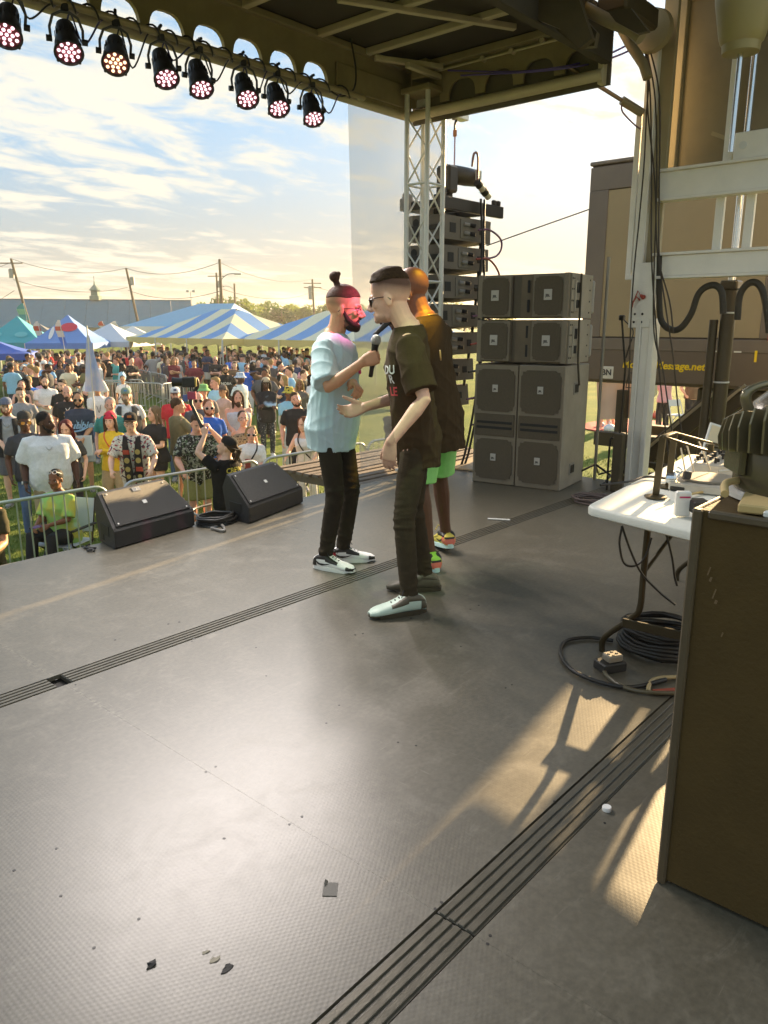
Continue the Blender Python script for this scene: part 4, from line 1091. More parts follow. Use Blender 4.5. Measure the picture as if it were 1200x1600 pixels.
 for i, pxs in enumerate(([(700, 110), (800, 112), (880, 104), (942, 88), (985, 68), (1000, 60)], [(720, 118), (830, 112), (900, 104), (945, 94), (985, 78), (998, 64)])):
  mb = MB(); mb.tube(spline([onx(x, y, 6.30 + .3 * (k > 2)) for k, (x, y) in enumerate(pxs)], 6), .0075, 6); tag(mb.build('roof_cable', bl, None, 60), ['upper', 'lower'][i] + ' violet cable crossing from the roof side beam to the corner post', 'cable', 'violet cables at the roof corner')
 mb = MB(); mb.tube(spline([ony(x, y, 5.05) for x, y in ((500, 128), (530, 150), (552, 140), (556, 110), (548, 60))], 6), .008, 6)
 tag(mb.build('roof_cable', RUB, None, 60), 'black cable running up under the roof at the end of the light pipe', 'cable')
build_trailer_end()
# ---------------------------------------------------------------- scrim
def build_scrim():
 m = bpy.data.materials.new('scrim_mesh'); m.use_nodes = True; nt = m.node_tree; b = nt.nodes['Principled BSDF']
 b.inputs['Base Color'].default_value = (.80, .79, .76, 1); b.inputs['Roughness'].default_value = .9; b.inputs['Alpha'].default_value = .42
 b.inputs['Subsurface Weight'].default_value = 0
 root = thing('scrim', 'translucent white mesh scrim hanging from the roof corner to the floor', 'scrim', (6.2, 5.36, .05))
 nx, nz = 26, 30; vs, fs = [], []
 for j in range(nz + 1):
  for i in range(nx + 1):
   t, u = i / nx, j / nz
   x = lerp(lerp(5.72, 5.62, u), 7.05, t); z = lerp(.06, 3.62, u)
   y = 5.36 + .018 * math.sin(9 * t + 2 * u) * (1.2 - u) + .30 * (1 - u) ** 4 * (t - .2) * .6
   vs.append((x, y, z))
 for j in range(nz):
  for i in range(nx): a = j * (nx + 1) + i; fs.append((a, a + 1, a + nx + 2, a + nx + 1))
 mb = MB(); mb.add(vs, fs); mb.build('mesh_sheet', m, root, 180)
 h = MB(); h.tube([(5.60, 5.36, 3.62), (7.06, 5.36, 3.62)], .015, 8); h.build('hem_pipe', ALU, root, 60)
build_scrim()
# ---------------------------------------------------------------- hanging line array, hoist
def build_array():
 cab = mat('cabinet_grey', (.150, .125, .098), .55, 0, .1, 8, .15, 120); dark = mat('grille_dark', (.030, .026, .021), .7, 0, .1, 30, .3, 300)
 plate = mat('connector_plate', (.16, .145, .12), .5, .2); hole = mat('port_black', (.010, .009, .008), .6); frm = BLKM
 root = thing('line_array', 'tall hanging line array of stacked black speaker cabinets behind the truss tower', 'line array', (7.0, 5.15, 2.0))
 X0, X1 = 6.58, 7.42; Yr = 4.96
 zt = 2.60; tilts = [0, 1, 1.5, 2, 3, 4, 6, 9]; hgt = .262; pitch = .293; sh = 0
 for i, tl in enumerate(tilts):
  ce = Vector(((X0 + X1) / 2 - .022 * i, Yr + .24 + .004 * i * i, zt - pitch * i - .13)); rt = Euler((R_(-tl), 0, 0)).to_matrix()
  def W(x, y, z): return ce + rt @ Vector((x, y, z))
  w = (X1 - X0) / 2
  # wedge cabinet: taller at the front, trapezoid from the side
  M = Matrix(((0, 0, 1, 0), (1, 0, 0, 0), (0, 1, 0, 0), (0, 0, 0, 1)))
  mb = MB(); prof = [(-.24, -.115), (-.24, .115), (.20, .132), (.24, .11), (.215, .06), (.24, .02), (.24, -.02), (.215, -.06), (.24, -.11), (.20, -.132)]
  n = len(prof); vs = [W(sx * w, y, z) for sx in (-1, 1) for y, z in prof]
  mb.add(vs, [tuple(range(n)), tuple(range(n, 2 * n))[::-1]] + [(a, n + a, n + (a + 1) % n, (a + 1) % n) for a in range(n)])
  c = mb.build('array_cabinet', cab, root)
  for sx in (-1, 1):
   for dz in (-.055, .055):
    q = MB(); q.lathe([(.040, 0), (.040, .004), (.02, .004)], 12, frame(W(sx * (w + .001), .12, dz), rt @ Vector((0, 1, 0)) * sx, (0, 0, 1))); q.build('side_port', hole, c)
   q = MB(); q.box(W(sx * (w + .012), .0, 0), (.018, .40, .05), rot=rt, bev=.004); q.build('rigging_rail', frm, c)
  q = MB(); q.box(W(0, .236, 0), (w * 1.9, .012, .19), rot=rt, bev=.004); q.build('grille', dark, c)
  q = MB(); q.box(W(-.02, -.243, .0), (.24, .010, .19), rot=rt, bev=.003); pl = q.build('connector_plate', plate, c)
  for k in range(2):
   for kk in range(2):
    q = MB(); p0 = W(-.07 + .11 * kk, -.245, .045 - .085 * k); q.cyl(p0, p0 + rt @ Vector((.03, -.045, -.01)), .021, 10); q.build('connector', hole if kk else mat('plug_grey', (.30, .29, .27), .4, .4), c, 60)
  q = MB(); q.box(W(-.27, -.2405, 0), (.10, .008, .095), rot=rt, bev=.003); q.build('handle_slot', hole, c)
  q = MB(); q.box(W(.25, -.2405, 0), (.08, .008, .07), rot=rt, bev=.003); q.build('handle_slot', hole, c)
  q = MB(); q.bar(W(.30, -.20, -.11), W(.29, -.20, -.18), .03, .02, bev=.003); q.build('rear_link', frm, c)
 # bumper
 for y in (Yr + .02, Yr + .46):
  mb = MB(); mb.box((7.06, y, 2.70), (1.20, .05, .12), bev=.006); bm = mb.build('bumper_bar', frm, root)
  for x in (6.52, 6.60, 7.50, 7.58):
   q = MB(); q.box((x, y, 2.785), (.055, .045, .06), bev=.012); q.build('lug', frm, bm)
 for x in (6.58, 6.95, 7.40):
  mb = MB(); mb.box((x, Yr + .24, 2.69), (.05, .46, .08), bev=.005); mb.build('bumper_tie', frm, root)
 mb = MB(); mb.box((6.92, Yr + .22, 2.84), (.09, .09, .20), bev=.01); mb.build('pick_point', frm, root)
 # cables behind the cabinets
 hoist = thing('chain_hoist', 'black electric chain hoist with red chain above the line array', 'chain hoist', (7.0, 5.15, 3.0))
 c = Vector((7.05, 5.12, 3.02)); X = Vector((1, -.15, 0)).normalized()
 mb = MB(); mb.lathe([(.03, -.24), (.085, -.23), (.092, -.1), (.092, .1), (.080, .115), (.080, .12), (.088, .125), (.088, .22), (.07, .25), (.02, .255)], 20, frame(c, (0, 0, 1), X.cross(Vector((0, 0, 1))) * -1)); mb.build('motor', mat('hoist_black', (.04, .035, .028), .4, .2, .1, 12), hoist, 40)
 mb = MB(); mb.box((6.86, 5.14, 2.96), (.16, .18, .26), bev=.02); mb.build('gear_case', mat('hoist_black', (.04, .035, .028), .4), hoist)
 mb = MB(); mb.box((7.22, 5.0, 3.03), (.11, .004, .10), bev=.002); mb.build('rating_label', mat('label_grey', (.55, .54, .5), .6), hoist)
 top = Vector((6.98, 5.14, 3.50))
 ch = MB(); z = 3.06; i = 0
 while z < 3.42:
  a = Vector((1, 0, 0)) if i % 2 else Vector((0, 1, 0))
  ch.tube([Vector((6.98, 5.14, z + .010)) + a * .007 * math.cos(t) + Vector((0, 0, .012 * math.sin(t))) for t in np.linspace(0, 2 * PI, 9)[:-1]], .003, 5, closed=True); z += .0165; i += 1
 ch.build('chain', mat('chain_red', (.30, .10, .09), .4, .5), hoist, 60, kind='stuff')
 mb = MB(); mb.tube(spline([(6.98, 5.14, 3.44), (6.98, 5.14, 3.50), (7.0, 5.14, 3.56), (6.96, 5.14, 3.58), (6.95, 5.14, 3.54)], 5), .013, 8); mb.build('hook', mat('hook_dark', (.08, .07, .06), .4, .6), hoist, 60)
 mb = MB(); mb.box((6.98, 5.14, 3.42), (.035, .035, .07), bev=.008); mb.build('swivel', mat('swivel_orange', (.40, .16, .06), .5), hoist)
 mb = MB(); mb.box((6.75, 5.12, 3.63), (.75, .10, .16), bev=.006)
 br = tag(mb.build('lifting_beam', ALU, None), 'pale drilled bracket sticking out of the roof corner to carry the hoist', 'bracket')
 for dx in (-.2, -.1, 0, .1, .2):
  q = MB(); q.cyl((6.86 + dx, 5.066, 3.64), (6.86 + dx, 5.070, 3.64), .012, 10); q.build('drilled_hole', hole, br)
 mb = MB(); mb.tube(spline([(7.10, 5.0, 3.10), (7.10, 4.98, 3.22), (7.17, 4.98, 3.22), (7.18, 4.98, 3.05), (7.16, 4.97, 2.95)], 6), .012, 8)
 mb.build('power_lead', mat('hose_mauve2', (.16, .08, .08), .5), hoist, 60)
 pg = thing('hoist_plug', 'black and cream multipin plug dangling beside the hoist motor', 'plug', (7.2, 4.95, 2.9))
 a, b = Vector((7.14, 4.96, 2.95)), Vector((7.34, 4.94, 2.82)); cols = [BLK, mat('plug_cream', (.6, .55, .42), .5), BLK, mat('plug_cream', (.6, .55, .42), .5)]
 for k in range(4):
  mb = MB(); mb.tube([lerp(a, b, k / 4), lerp(a, b, (k + .95) / 4)], .036 if k % 2 else .042, 12); mb.build('plug_section', cols[k], pg, 60)
 for i, (x, wob, lab) in enumerate(((7.13, .02, 'left of the two signal cables running down behind the line array'), (7.20, -.02, 'right of the two signal cables running down behind the line array'))):
  pts = [(x, 4.90, 2.78), (x + wob, 4.88, 2.3), (x - wob, 4.88, 1.8), (x + wob, 4.87, 1.2), (x - .02, 4.88, .75), (x - .12, 4.86, .45), (x - .25, 4.84, .15), (x - .32, 4.84, .01)]
  mb = MB(); mb.tube(spline(pts, 6), .013, 8); tag(mb.build('signal_cable', RUB, None, 60), lab, 'cable', 'signal cables of the line array')
 mv = [mat('jumper_violet', (.14, .05, .12), .5), mat('jumper_red', (.28, .05, .04), .5), RUB]
 for i in range(7):
  za = 2.47 - pitch * i; xo = -.022 * i
  pts = [(7.10 + xo, 4.90, za), (7.25 + xo, 4.86, za + .01), (7.46 + xo - .05 * (i % 2), 4.86, za - .06), (7.49 + xo, 4.86, za - .16), (7.38 + xo, 4.86, za - .25), (7.15 + xo, 4.88, za - .29)]
  mb = MB(); mb.tube(spline(pts, 6), .0105, 8); tag(mb.build('jumper_cable', mv[i % 3], None, 60), ['violet', 'red', 'black'][i % 3] + ' jumper lead looping between cabinet %s of the line array' % ['one and two', 'two and three', 'three and four', 'four and five', 'five and six', 'six and seven', 'seven and eight'][i], 'cable', 'jumper leads of the line array')
build_array()
# ---------------------------------------------------------------- ground stacked speakers
def build_stack():
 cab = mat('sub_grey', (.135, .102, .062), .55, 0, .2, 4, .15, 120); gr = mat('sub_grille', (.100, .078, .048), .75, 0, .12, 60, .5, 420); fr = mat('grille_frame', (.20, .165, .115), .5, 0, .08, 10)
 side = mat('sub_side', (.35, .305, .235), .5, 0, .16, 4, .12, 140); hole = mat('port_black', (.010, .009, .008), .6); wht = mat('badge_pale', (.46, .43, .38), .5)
 lt = mat('badge_ink', (.05, .045, .04), .6)
 O = Vector((6.34, 3.39, 0)); U = (Vector((6.21, 4.27, 0)) - O).normalized(); W = .90          # U runs along the front to the left in the picture
 V = Vector((U.y, -U.x, 0))                                                                      # V runs back from the front
 if V.x < 0: V = -V
 rot = Matrix((V, U, (0, 0, 1))).transposed()
 def P(v, u, z): return O + V * v + U * u + Vector((0, 0, z))
 def panel(mb, v, u0, u1, z0, z1, t, bev=.004): mb.box(P(v, (u0 + u1) / 2, (z0 + z1) / 2), (t, u1 - u0, z1 - z0), rot=rot, bev=bev)
 def notched(u0, u1, z0, z1, c, vfront, th):
  """grille outline with stepped corners"""
  pts = []
  a, b = c, c * 1.9
  for (cu, cz, du, dz, order) in ((u0, z0, 1, 1, 0), (u1, z0, -1, 1, 1), (u1, z1, -1, -1, 0), (u0, z1, 1, -1, 1)):
   s1 = [(cu, cz + dz * b), (cu + du * a * .5, cz + dz * a * 1.4), (cu + du * a * .5, cz + dz * a * .5), (cu + du * a * 1.4, cz + dz * a * .5), (cu + du * b, cz)]
   pts += s1 if order == 0 else s1[::-1]
  Mx = Matrix((U, (0, 0, 1), V)).transposed().to_4x4(); Mx.translation = P(vfront, 0, 0)
  return pts, Mx, th
 def badge(parent, v, u, z, w=.055, txt='JBL'):
  q = MB(); panel(q, v, u - w / 2, u + w / 2, z - w * .62, z + w * .62, .006, .002); b = q.build('badge', wht, parent)
  M = frame(P(v - .0045, u, z - .008), -U, (0, 0, 1)); M.translation -= wloc(b)
  text(txt, w * .42, M, lt, 'badge_letters', b, .002, bold=.001)
 for c in range(2):
  u0, u1 = c * .45 + .002, (c + 1) * .45 - .002
  rt_ = thing('subwoofer', ['dark upright double subwoofer at the right of the ground stack', 'dark upright double subwoofer at the left of the ground stack'][c], 'subwoofer', P(.32, (u0 + u1) / 2, 0), 0, 'subwoofers of the ground stack')
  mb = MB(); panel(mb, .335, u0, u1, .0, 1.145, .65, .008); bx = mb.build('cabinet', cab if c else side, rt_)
  q = MB(); panel(q, .006, u0 + .004, u1 - .004, .006, 1.138, .012, .003); q.build('front_frame', fr, rt_)
  for z0, z1 in ((.705, 1.10), (.05, .44)):
   pts, Mx, th = notched(u0 + .03, u1 - .03, z0, z1, .03, -.010, .01); q = MB(); q.prism(pts, .012, Mx); g = q.build('grille', gr, rt_)
   badge(g, -.014, (u0 + u1) / 2, (z0 + z1) / 2 + .02, .055)
  q = MB(); panel(q, -.004, u0 + .02, u1 - .02, .47, .68, .014, .003); g = q.build('port_grille', gr, rt_)
  for z in (.55, .60):
   k = MB(); panel(k, -.012, u0 + .04, u1 - .04, z - .012, z + .012, .004, .0); k.build('port_slot', hole, g)
  if c == 0:
   for z in (.93, .17):
    q = MB(); q.box(P(.30, -.002, z), (.12, .012, .11), rot=rot, bev=.003); hd = q.build('side_handle', mat('handle_frame', (.30, .28, .24), .4, .2), rt_)
    k = MB(); k.box(P(.28, -.009, z), (.05, .006, .075), rot=rot, bev=.002); k.box(P(.335, -.009, z), (.03, .006, .075), rot=rot, bev=.002); k.build('handle_recess', hole, hd)
 # two horn loaded cabinets on top
 for c, z0 in enumerate((1.165, 1.565)):
  z1 = z0 + .385; dv = .01 if c else 0
  rt_ = thing('fill_speaker', ['lower wide speaker cabinet on the subwoofers, square grilles either side of a slotted horn', 'topmost wide speaker cabinet of the ground stack'][c], 'speaker', P(.3, .45, z0), 0, 'wide cabinets of the ground stack')
  mb = MB(); panel(mb, .33 + dv, .012, .888, z0, z1, .56, .006); bx = mb.build('cabinet', cab, rt_)
  for u0, u1 in ((.012, .06), (.84, .888)):
   q = MB(); panel(q, .03, u0, u1, z0, z1, .06, .004); q.build('cheek', fr, rt_)
  for u0, u1 in ((.05, .345), (.56, .86)):
   q = MB(); panel(q, .030, u0, u1, z0 + .012, z1 - .012, .05, .004); q.build('grille_frame', fr, rt_)
   pts, Mx, th = notched(u0 + .018, u1 - .018, z0 + .025, z1 - .025, .022, -.006, .01); q = MB(); q.prism(pts, .012, Mx); g = q.build('grille', gr, rt_)
   badge(g, -.010, (u0 + u1) / 2, (z0 + z1) / 2 + .01, .075)
  # horn recess with slots
  q = MB(); q.box(P(.075, .45, (z0 + z1) / 2), (.015, .20, .36), rot=rot @ Matrix.Rotation(R_(14), 3, 'Z'), bev=.003); h = q.build('horn', mat('horn_brown', (.095, .075, .045), .6), rt_)
  for du in (-.045, .045):
   for dz in (-.085, .085):
    k = MB(); k.box(P(.062 + du * .25, .45 + du, (z0 + z1) / 2 + dz), (.008, .022, .11), rot=rot @ Matrix.Rotation(R_(14), 3, 'Z'), bev=.003); k.build('horn_slot', hole, h)
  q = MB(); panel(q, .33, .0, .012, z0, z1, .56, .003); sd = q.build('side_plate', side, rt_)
  for v in (.06, .10, .53):
   for z in (z0 + .05, z0 + .15, z0 + .25, z0 + .34):
    k = MB(); k.cyl(P(v, -.004, z), P(v, .003, z), .008, 8); k.build('bolt', hole, sd)
  k = MB(); k.box(P(.19, -.004, (z0 + z1) / 2), (.13, .012, .27), rot=rot, bev=.004); k.build('rigging_frame', mat('rig_pale', (.40, .37, .31), .4, .3), rt_)
  k = MB(); k.box(P(.18, -.012, (z0 + z1) / 2 + .07), (.06, .008, .09), rot=rot, bev=.002); k.box(P(.18, -.012, (z0 + z1) / 2 - .07), (.06, .008, .07), rot=rot, bev=.002); k.build('rigging_slot', hole, rt_)
  k = MB(); k.box(P(.66, .06, (z0 + z1) / 2), (.06, .12, .30), rot=rot, bev=.02); k.build('rear_bumper', mat('rear_grey', (.42, .40, .36), .5), rt_)
 # strap and stands at the side
 mb = MB(); mb.tube([P(.22, -.02, 1.95), P(.20, -.03, 1.5), P(.26, -.02, 1.16), P(.30, -.03, .96)], .010, 8); tag(mb.build('ratchet_strap', mat('strap_brown', (.06, .045, .025), .6), None, 60), 'dark strap running down the side of the ground stack to the handle', 'strap')
 st = thing('stand_pole', 'tall thin metal pole standing close behind the right side of the ground stack', 'pole', P(.72, -.12, 0))
 mb = MB(); mb.tube([P(.72, -.10, 0), P(.72, -.10, 2.12)], .016, 8); mb.build('pole', mat('pole_grey', (.30, .27, .22), .4, .5), st, 60)
 for a in (20, 140, 260):
  k = MB(); b = P(.72, -.10, 0); k.tube([b + Vector((0, 0, .16)), b + Vector((.32 * math.cos(R_(a)), .32 * math.sin(R_(a)), .015))], .011, 8); k.build('leg', BLKM, st, 60)
 ms = thing('microphone_stand', 'black tripod stand with a clip mount beside the ground stack', 'microphone stand', P(.78, -.30, 0))
 b = P(.78, -.30, 0)
 k = MB(); k.tube([b, b + Vector((.02, .0, 1.1)), b + Vector((-.02, .05, 1.55))], .010, 8); k.build('pole', BLKM, ms, 60)
 for a in (60, 180, 300):
  k = MB(); k.tube([b + Vector((0, 0, .12)), b + Vector((.30 * math.cos(R_(a)), .30 * math.sin(R_(a)), .012))], .010, 8); k.build('leg', BLKM, ms, 60)
 k = MB(); k.box(b + Vector((-.02, .05, 1.57)), (.05, .05, .05), bev=.008); k.build('mount', BLKM, ms)
 k = MB(); k.tube(spline([b + Vector((-.02, .03, 1.55)), b + Vector((0, -.06, 1.45)), b + Vector((0, -.03, 1.3)), b + Vector((.02, 0, 1.2))], 5), .006, 6); k.build('lead', RUB, ms, 60)
 k = MB(); q = b + Vector((.0, -.05, .92)); k.tube([q + Vector((0, -.08, .14)), q + Vector((0, .0, .14)), q + Vector((0, .02, 0)), q + Vector((0, -.14, 0)), q + Vector((0, -.15, .14))], .006, 6); k.build('hook_frame', BLKM, ms, 60)
 # short thick post and bent rod on the deck edge
 bp = thing('guard_post', 'short dark square post with a bent rod beside it on the deck edge', 'post', (6.85, 3.06, 0))
 p = onz(962, 768); k = MB(); k.box((p.x, p.y, .27), (.085, .085, .54), bev=.008); k.build('post', mat('post_brown', (.06, .045, .022), .5, .2, .1, 8), bp)
 k = MB(); k.tube(spline([(p.x, p.y + .09, 0), (p.x, p.y + .09, .44), (p.x, p.y + .07, .49), (p.x, p.y + .02, .49)], 5), .010, 8); k.build('bent_rod', BLKM, bp, 60)
 # coils of cable on the deck at its foot
 def coil(name, c, r, n, tr, label, flat=.02, seed=0, m=RUB, ell=1.0, rz=0):
  rg = random.Random(seed); pts = []
  tw = [(rg.uniform(.82, 1.08), rg.uniform(-.12, .12) * r, rg.uniform(-.12, .12) * r) for _ in range(n + 2)]
  for i in range(n * 18):
   a = 2 * PI * i / 18; j, fq = divmod(i, 18); fq /= 18; q = [lerp(tw[j][e], tw[j + 1][e], fq) for e in range(3)]; rr = r * q[0]; x, y = rr * math.cos(a) + q[1], rr * ell * math.sin(a) + q[2]
   pts.append((c[0] + x * math.cos(rz) - y * math.sin(rz), c[1] + x * math.sin(rz) + y * math.cos(rz), tr + flat * (i / 18) / n * n * .55 + .004 * math.sin(a * 2 + i)))
  mb = MB(); mb.tube(pts, tr, 7); return tag(mb.build(name, m, None, 60), label, 'cable coil')
 c = onz(925, 785); coil('cable_coil', (c.x, c.y), .17, 5, .009, 'loose coil of thin cable on the deck behind the white table', .016, 3, mat('cable_mauve', (.12, .085, .075), .5))
 c = onz(338, 817); coil('cable_coil', (c.x, c.y), .155, 6, .0105, 'black cable coiled on the deck between the two wedge monitors', .018, 5, RUB, .8)
 c = onz(1035, 1010); coil('cable_coil', (c.x, c.y), .19, 9, .011, 'big coil of black cable under the white table', .022, 9, RUB, 1.0)
 mb = MB(); mb.tube(spline([onz(x, y) + Vector((0, 0, .014)) for x, y in ((330, 790), (300, 800), (318, 812), (345, 822), (350, 832), (330, 828))], 6), .0105, 8)
 tag(mb.build('cable_loop', mat('cable_grey', (.20, .19, .17), .4), None, 60), 'pale loop of cable lying over the black coil between the monitors', 'cable')
 mb = MB(); mb.tube(spline([onz(x, y) + Vector((0, 0, .009)) for x, y in ((140, 852), (132, 858), (150, 858), (136, 862), (148, 862), (128, 855))], 5), .006, 6)
 tag(mb.build('cable_loop', RUB, None, 60), 'small tangle of black wire at the left foot of the left monitor', 'cable')
build_stack()
def build_monitors():
 cab = mat('wedge_black', (.022, .021, .020), .55, 0, .1, 40, .4, 260); gr = mat('wedge_grille', (.030, .028, .024), .5, .3, .15, 90, .6, 480); hole = mat('port_black', (.010, .009, .008), .6); lb = mat('label_grey', (.55, .54, .5), .6)
 def wedge(label, A, B, length, flip=False):
  """A, B: near bottom left and right corners on the deck (the low lip faces the performers)"""
  A, B = Vector(A), Vector(B); x = (B - A); x.z = 0; x.normalize(); y = Vector((-x.y, x.x, 0))
  root = thing('wedge_monitor', label, 'monitor speaker', A + x * length / 2, math.atan2(x.y, x.x), 'wedge monitors along the stage front')
  h = length / 2
  prof = [(0, .012), (0, .125), (.012, .145), (.225, .352), (.255, .360), (.315, .25), (.27, .0), (.02, .0)]
  def Q(xx, p): return (xx, p[0], p[1])
  mb = MB(); n = len(prof); tp = lambda y_: .30 * max(0, y_ - .01)
  vs = [Q(s * (h - .012 - tp(p[0])), p) for s in (-1, 1) for p in prof]
  mb.add(vs, [tuple(range(n)), tuple(range(n, 2 * n))[::-1]] + [(a, n + a, n + (a + 1) % n, (a + 1) % n) for a in range(n)])
  mb.build('cabinet', cab, root, None, False)
  for s in (-1, 1):
   mb = MB(); vs = [Q(s * (h - .011 - tp(p[0])) + d, (p[0] * .99 + .002, p[1] * .99 + .002)) for d in (-.011, .011) for p in prof]
   mb.add(vs, [tuple(range(n)), tuple(range(n, 2 * n))[::-1]] + [(a, n + a, n + (a + 1) % n, (a + 1) % n) for a in range(n)]); e = mb.build('end_cheek', cab, root, None, False)
   q = MB(); q.box((s * (h + .001 - tp(.15)), .15, .11), (.006, .13, .075), rz=s * .291, bev=.002); q.box((s * (h + .001 - tp(.205)), .205, .09), (.006, .045, .12), rz=s * .291, bev=.002); q.build('handle_recess', hole, e, None, False)
  sl = Vector((0, .213, .207)).normalized(); nn = Vector((0, -sl.z, sl.y)); c = Vector((0, .1185, .2485)) + nn * .006
  rot = Matrix((Vector((1, 0, 0)), sl, nn)).transposed()
  mb = MB(); mb.prism([(-h + .028, -.142), (h - .028, -.142), (h - .088, .142), (-h + .088, .142)], .012, Matrix.Translation(c - nn * .006) @ rot.to_4x4()); g = mb.build('grille', gr, root, None, False)
  q = MB(); q.box(c + nn * .008, (.036, .030, .004), rot=rot, bev=.001); q.build('badge', lb, g, None, False)
  q = MB()
  for sx in (-1, 1):
   for ss in (-1, 1): q.cyl(c + Vector((sx * (h - .085 - .03 * ss), 0, 0)) + sl * ss * .125 + nn * .006, c + Vector((sx * (h - .085 - .03 * ss), 0, 0)) + sl * ss * .125 + nn * .009, .007, 8)
  q.build('screw', lb, g, None, False, 'stuff')
  return root, c, nn, sl, rot
 r, c, nn, sl, rot = wedge('black wedge monitor marked 2 at the left of the stage front', onz(181, 859), onz(304, 823), .74)
 q = MB(); q.box(c + sl * .118 + nn * .008 + Vector((.0, 0, 0)), (.07, .036, .002), rot=rot); lab = q.build('tape_label', mat('tape_clear', (.22, .22, .21), .4), r, None, False)
 M = rot.to_4x4(); M.translation = c + sl * .118 + nn * .011; text('2', .040, M, lb, 'tape_number', lab, .002)
 wedge('black wedge monitor right of the coiled cable on the stage front', onz(390, 819), onz(497, 777), .80)
 wedge('black wedge monitor mostly cut off by the left picture edge', onz(0, 905) - Vector((.76, -.15, 0)), onz(3, 900), .78)
 pl = MB(); a = onz(372, 806) + Vector((0, 0, .05)); pl.tube([a, a + Vector((.07, -.05, .0))], .022, 10)
 tag(pl.build('speaker_plug', mat('plug_yellow', (.36, .38, .05), .5), None, 60), 'yellow banded speaker plug at the left end of the right wedge monitor', 'plug')
build_monitors()
# ---------------------------------------------------------------- white table with the gear, and the case in front
def build_table():
 O = Vector((3.07, 1.51, .74)); X = Vector((1, .10, 0)).normalized(); Y = Vector((.10, -1, 0)).normalized()      # X along the table, Y across
 n0 = Vector((-.34, -.94, 0)).normalized()
 rot = Matrix((X, -Y, (0, 0, 1))).transposed()
 LEN, WID = 1.72, .74
 def P(a, b, z=0.0): return O + X * a + Y * b + Vector((0, 0, z)) + X * (-.35 * b)        # near edge runs askew as in the photograph
 plast = mat('table_plastic', (.66, .67, .60), .5, 0, .06, 8, .15, 70); leg = mat('leg_bronze', (.055, .042, .020), .35, .5, .1, 10)
 tb = thing('folding_table', 'white folding table loaded with audio gear beside the dark case', 'table', P(.9, .37, -.74))
 def rounded(g, z, r):
  pts = []
  for (a, b, ca) in ((r, r, 180), (LEN - r, r, 270), (LEN - r, WID - r, 0), (r, WID - r, 90)):
   for k in range(5):
    t = R_(ca + 22.5 * k); pts.append(P(a + (r - g) * math.cos(t), b + (r - g) * math.sin(t), z))
  return pts
 mb = MB(); rs = [rounded(.012, -.045, .05), rounded(0, -.038, .05), rounded(0, -.010, .05), rounded(.008, -.001, .05), rounded(.016, 0, .05)]
 n = len(rs[0]); vs = [p for r in rs for p in r]
 mb.add(vs, [tuple(range(n))[::-1], tuple(range(4 * n, 5 * n))] + [(i * n + j, i * n + (j + 1) % n, (i + 1) * n + (j + 1) % n, (i + 1) * n + j) for i in range(4) for j in range(n)])
 mb.build('tabletop', plast, tb, 50)
 for a0 in (.22, 1.50):
  for s in (-1, 1):
   b1, b0 = .37 + s * .13, .37 + s * .31
   pts = [P(a0, b1, -.045), P(a0 - .01, b1, -.30), P(a0 - .02, b1, -.46), P(a0 - .02, b1 + s * .035, -.52), P(a0 - .02, b0 - s * .03, -.64), P(a0 - .02, b0, -.69), P(a0 - .02, b0, -.738)]
   k = MB(); k.tube(spline(pts, 5), .0145, 10); k.build('leg', leg, tb, 60)
   k = MB(); d = .42 if a0 < 1 else -.42; k.tube([P(a0 - .01, b1, -.30), P(a0 + d, .37 + s * .04, -.06)], .009, 8); k.build('leg_brace', leg, tb, 60)
  k = MB(); k.box((P(a0 - .02, .37, -.53)), (.014, .38, .042), rot=rot, bev=.003); cb = k.build('crossbar', leg, tb)
  if a0 < 1:
   M = frame(P(a0 - .02, .30, -.53) - X * .010, Y, (0, 0, 1)); M.translation -= wloc(cb)
   q = MB(); q.box(P(a0 - .02, .30, -.53) - X * .008, (.002, .085, .03), rot=rot); q.build('maker_label', mat('label_black', (.012, .011, .01), .5), cb)
   text('LIF', .030, M, mat('label_white', (.6, .6, .58), .5), 'label_letters', cb, .001, bold=.001)
 steel = mat('stand_bronze', (.085, .065, .032), .35, .5, .1, 10); dk = mat('gear_dark', (.028, .024, .018), .45, .1, .1, 12); lt = mat('gear_silver', (.52, .49, .42), .4, .4, .08, 20); yel = mat('kraft_paper', (.52, .38, .16), .75, 0, .1, 8)
 onT = lambda x, y, z=0.0: onz(x, y, .742 + z)
 # laptop stand: two uprights on a base with two arms reaching out over the table
 ls = thing('laptop_stand', 'bronze metal laptop stand with two uprights and two long arms on the white table', 'laptop stand', onT(1030, 770))
 b1, b2 = onT(1024, 778), onT(1044, 762)
 t1, t2 = Vector((b1.x + .06, b1.y - .02, 1.005)), Vector((b2.x + .06, b2.y - .02, 1.01))
 t1, t2 = atd(1036, 682, 3.40), atd(1054, 676, 3.60)
 for a, b in ((b1, t1), (b2, t2)):
  k = MB(); k.bar(a, b, .030, .012, up=(1, 0, 0), bev=.002); k.build('upright', steel, ls)
  k = MB(); k.lathe([(.045, 0), (.05, .004), (.05, .010), (.02, .014)], 16, Matrix.Translation(a)); k.build('foot', steel, ls, 40)
 e1, e2 = atd(1110, 706, 3.36), atd(1134, 698, 3.58)
 for a, b in ((t1, e1), (t2, e2)):
  k = MB(); k.bar(a, b, .026, .010, bev=.002); k.build('arm', steel, ls)
  k = MB(); k.bar(b, b + Vector((0, 0, .035)), .026, .010, up=(1, 0, 0), bev=.002); k.build('arm_lip', steel, ls)
 k = MB(); k.bar(t1, t2, .026, .010, bev=.002); k.build('cross_piece', steel, ls)
 # white board leaning
 c = atd(1118, 692, 4.55); bd = thing('white_board', 'tilted white board with a cream face leaning on the far gear', 'board', c)
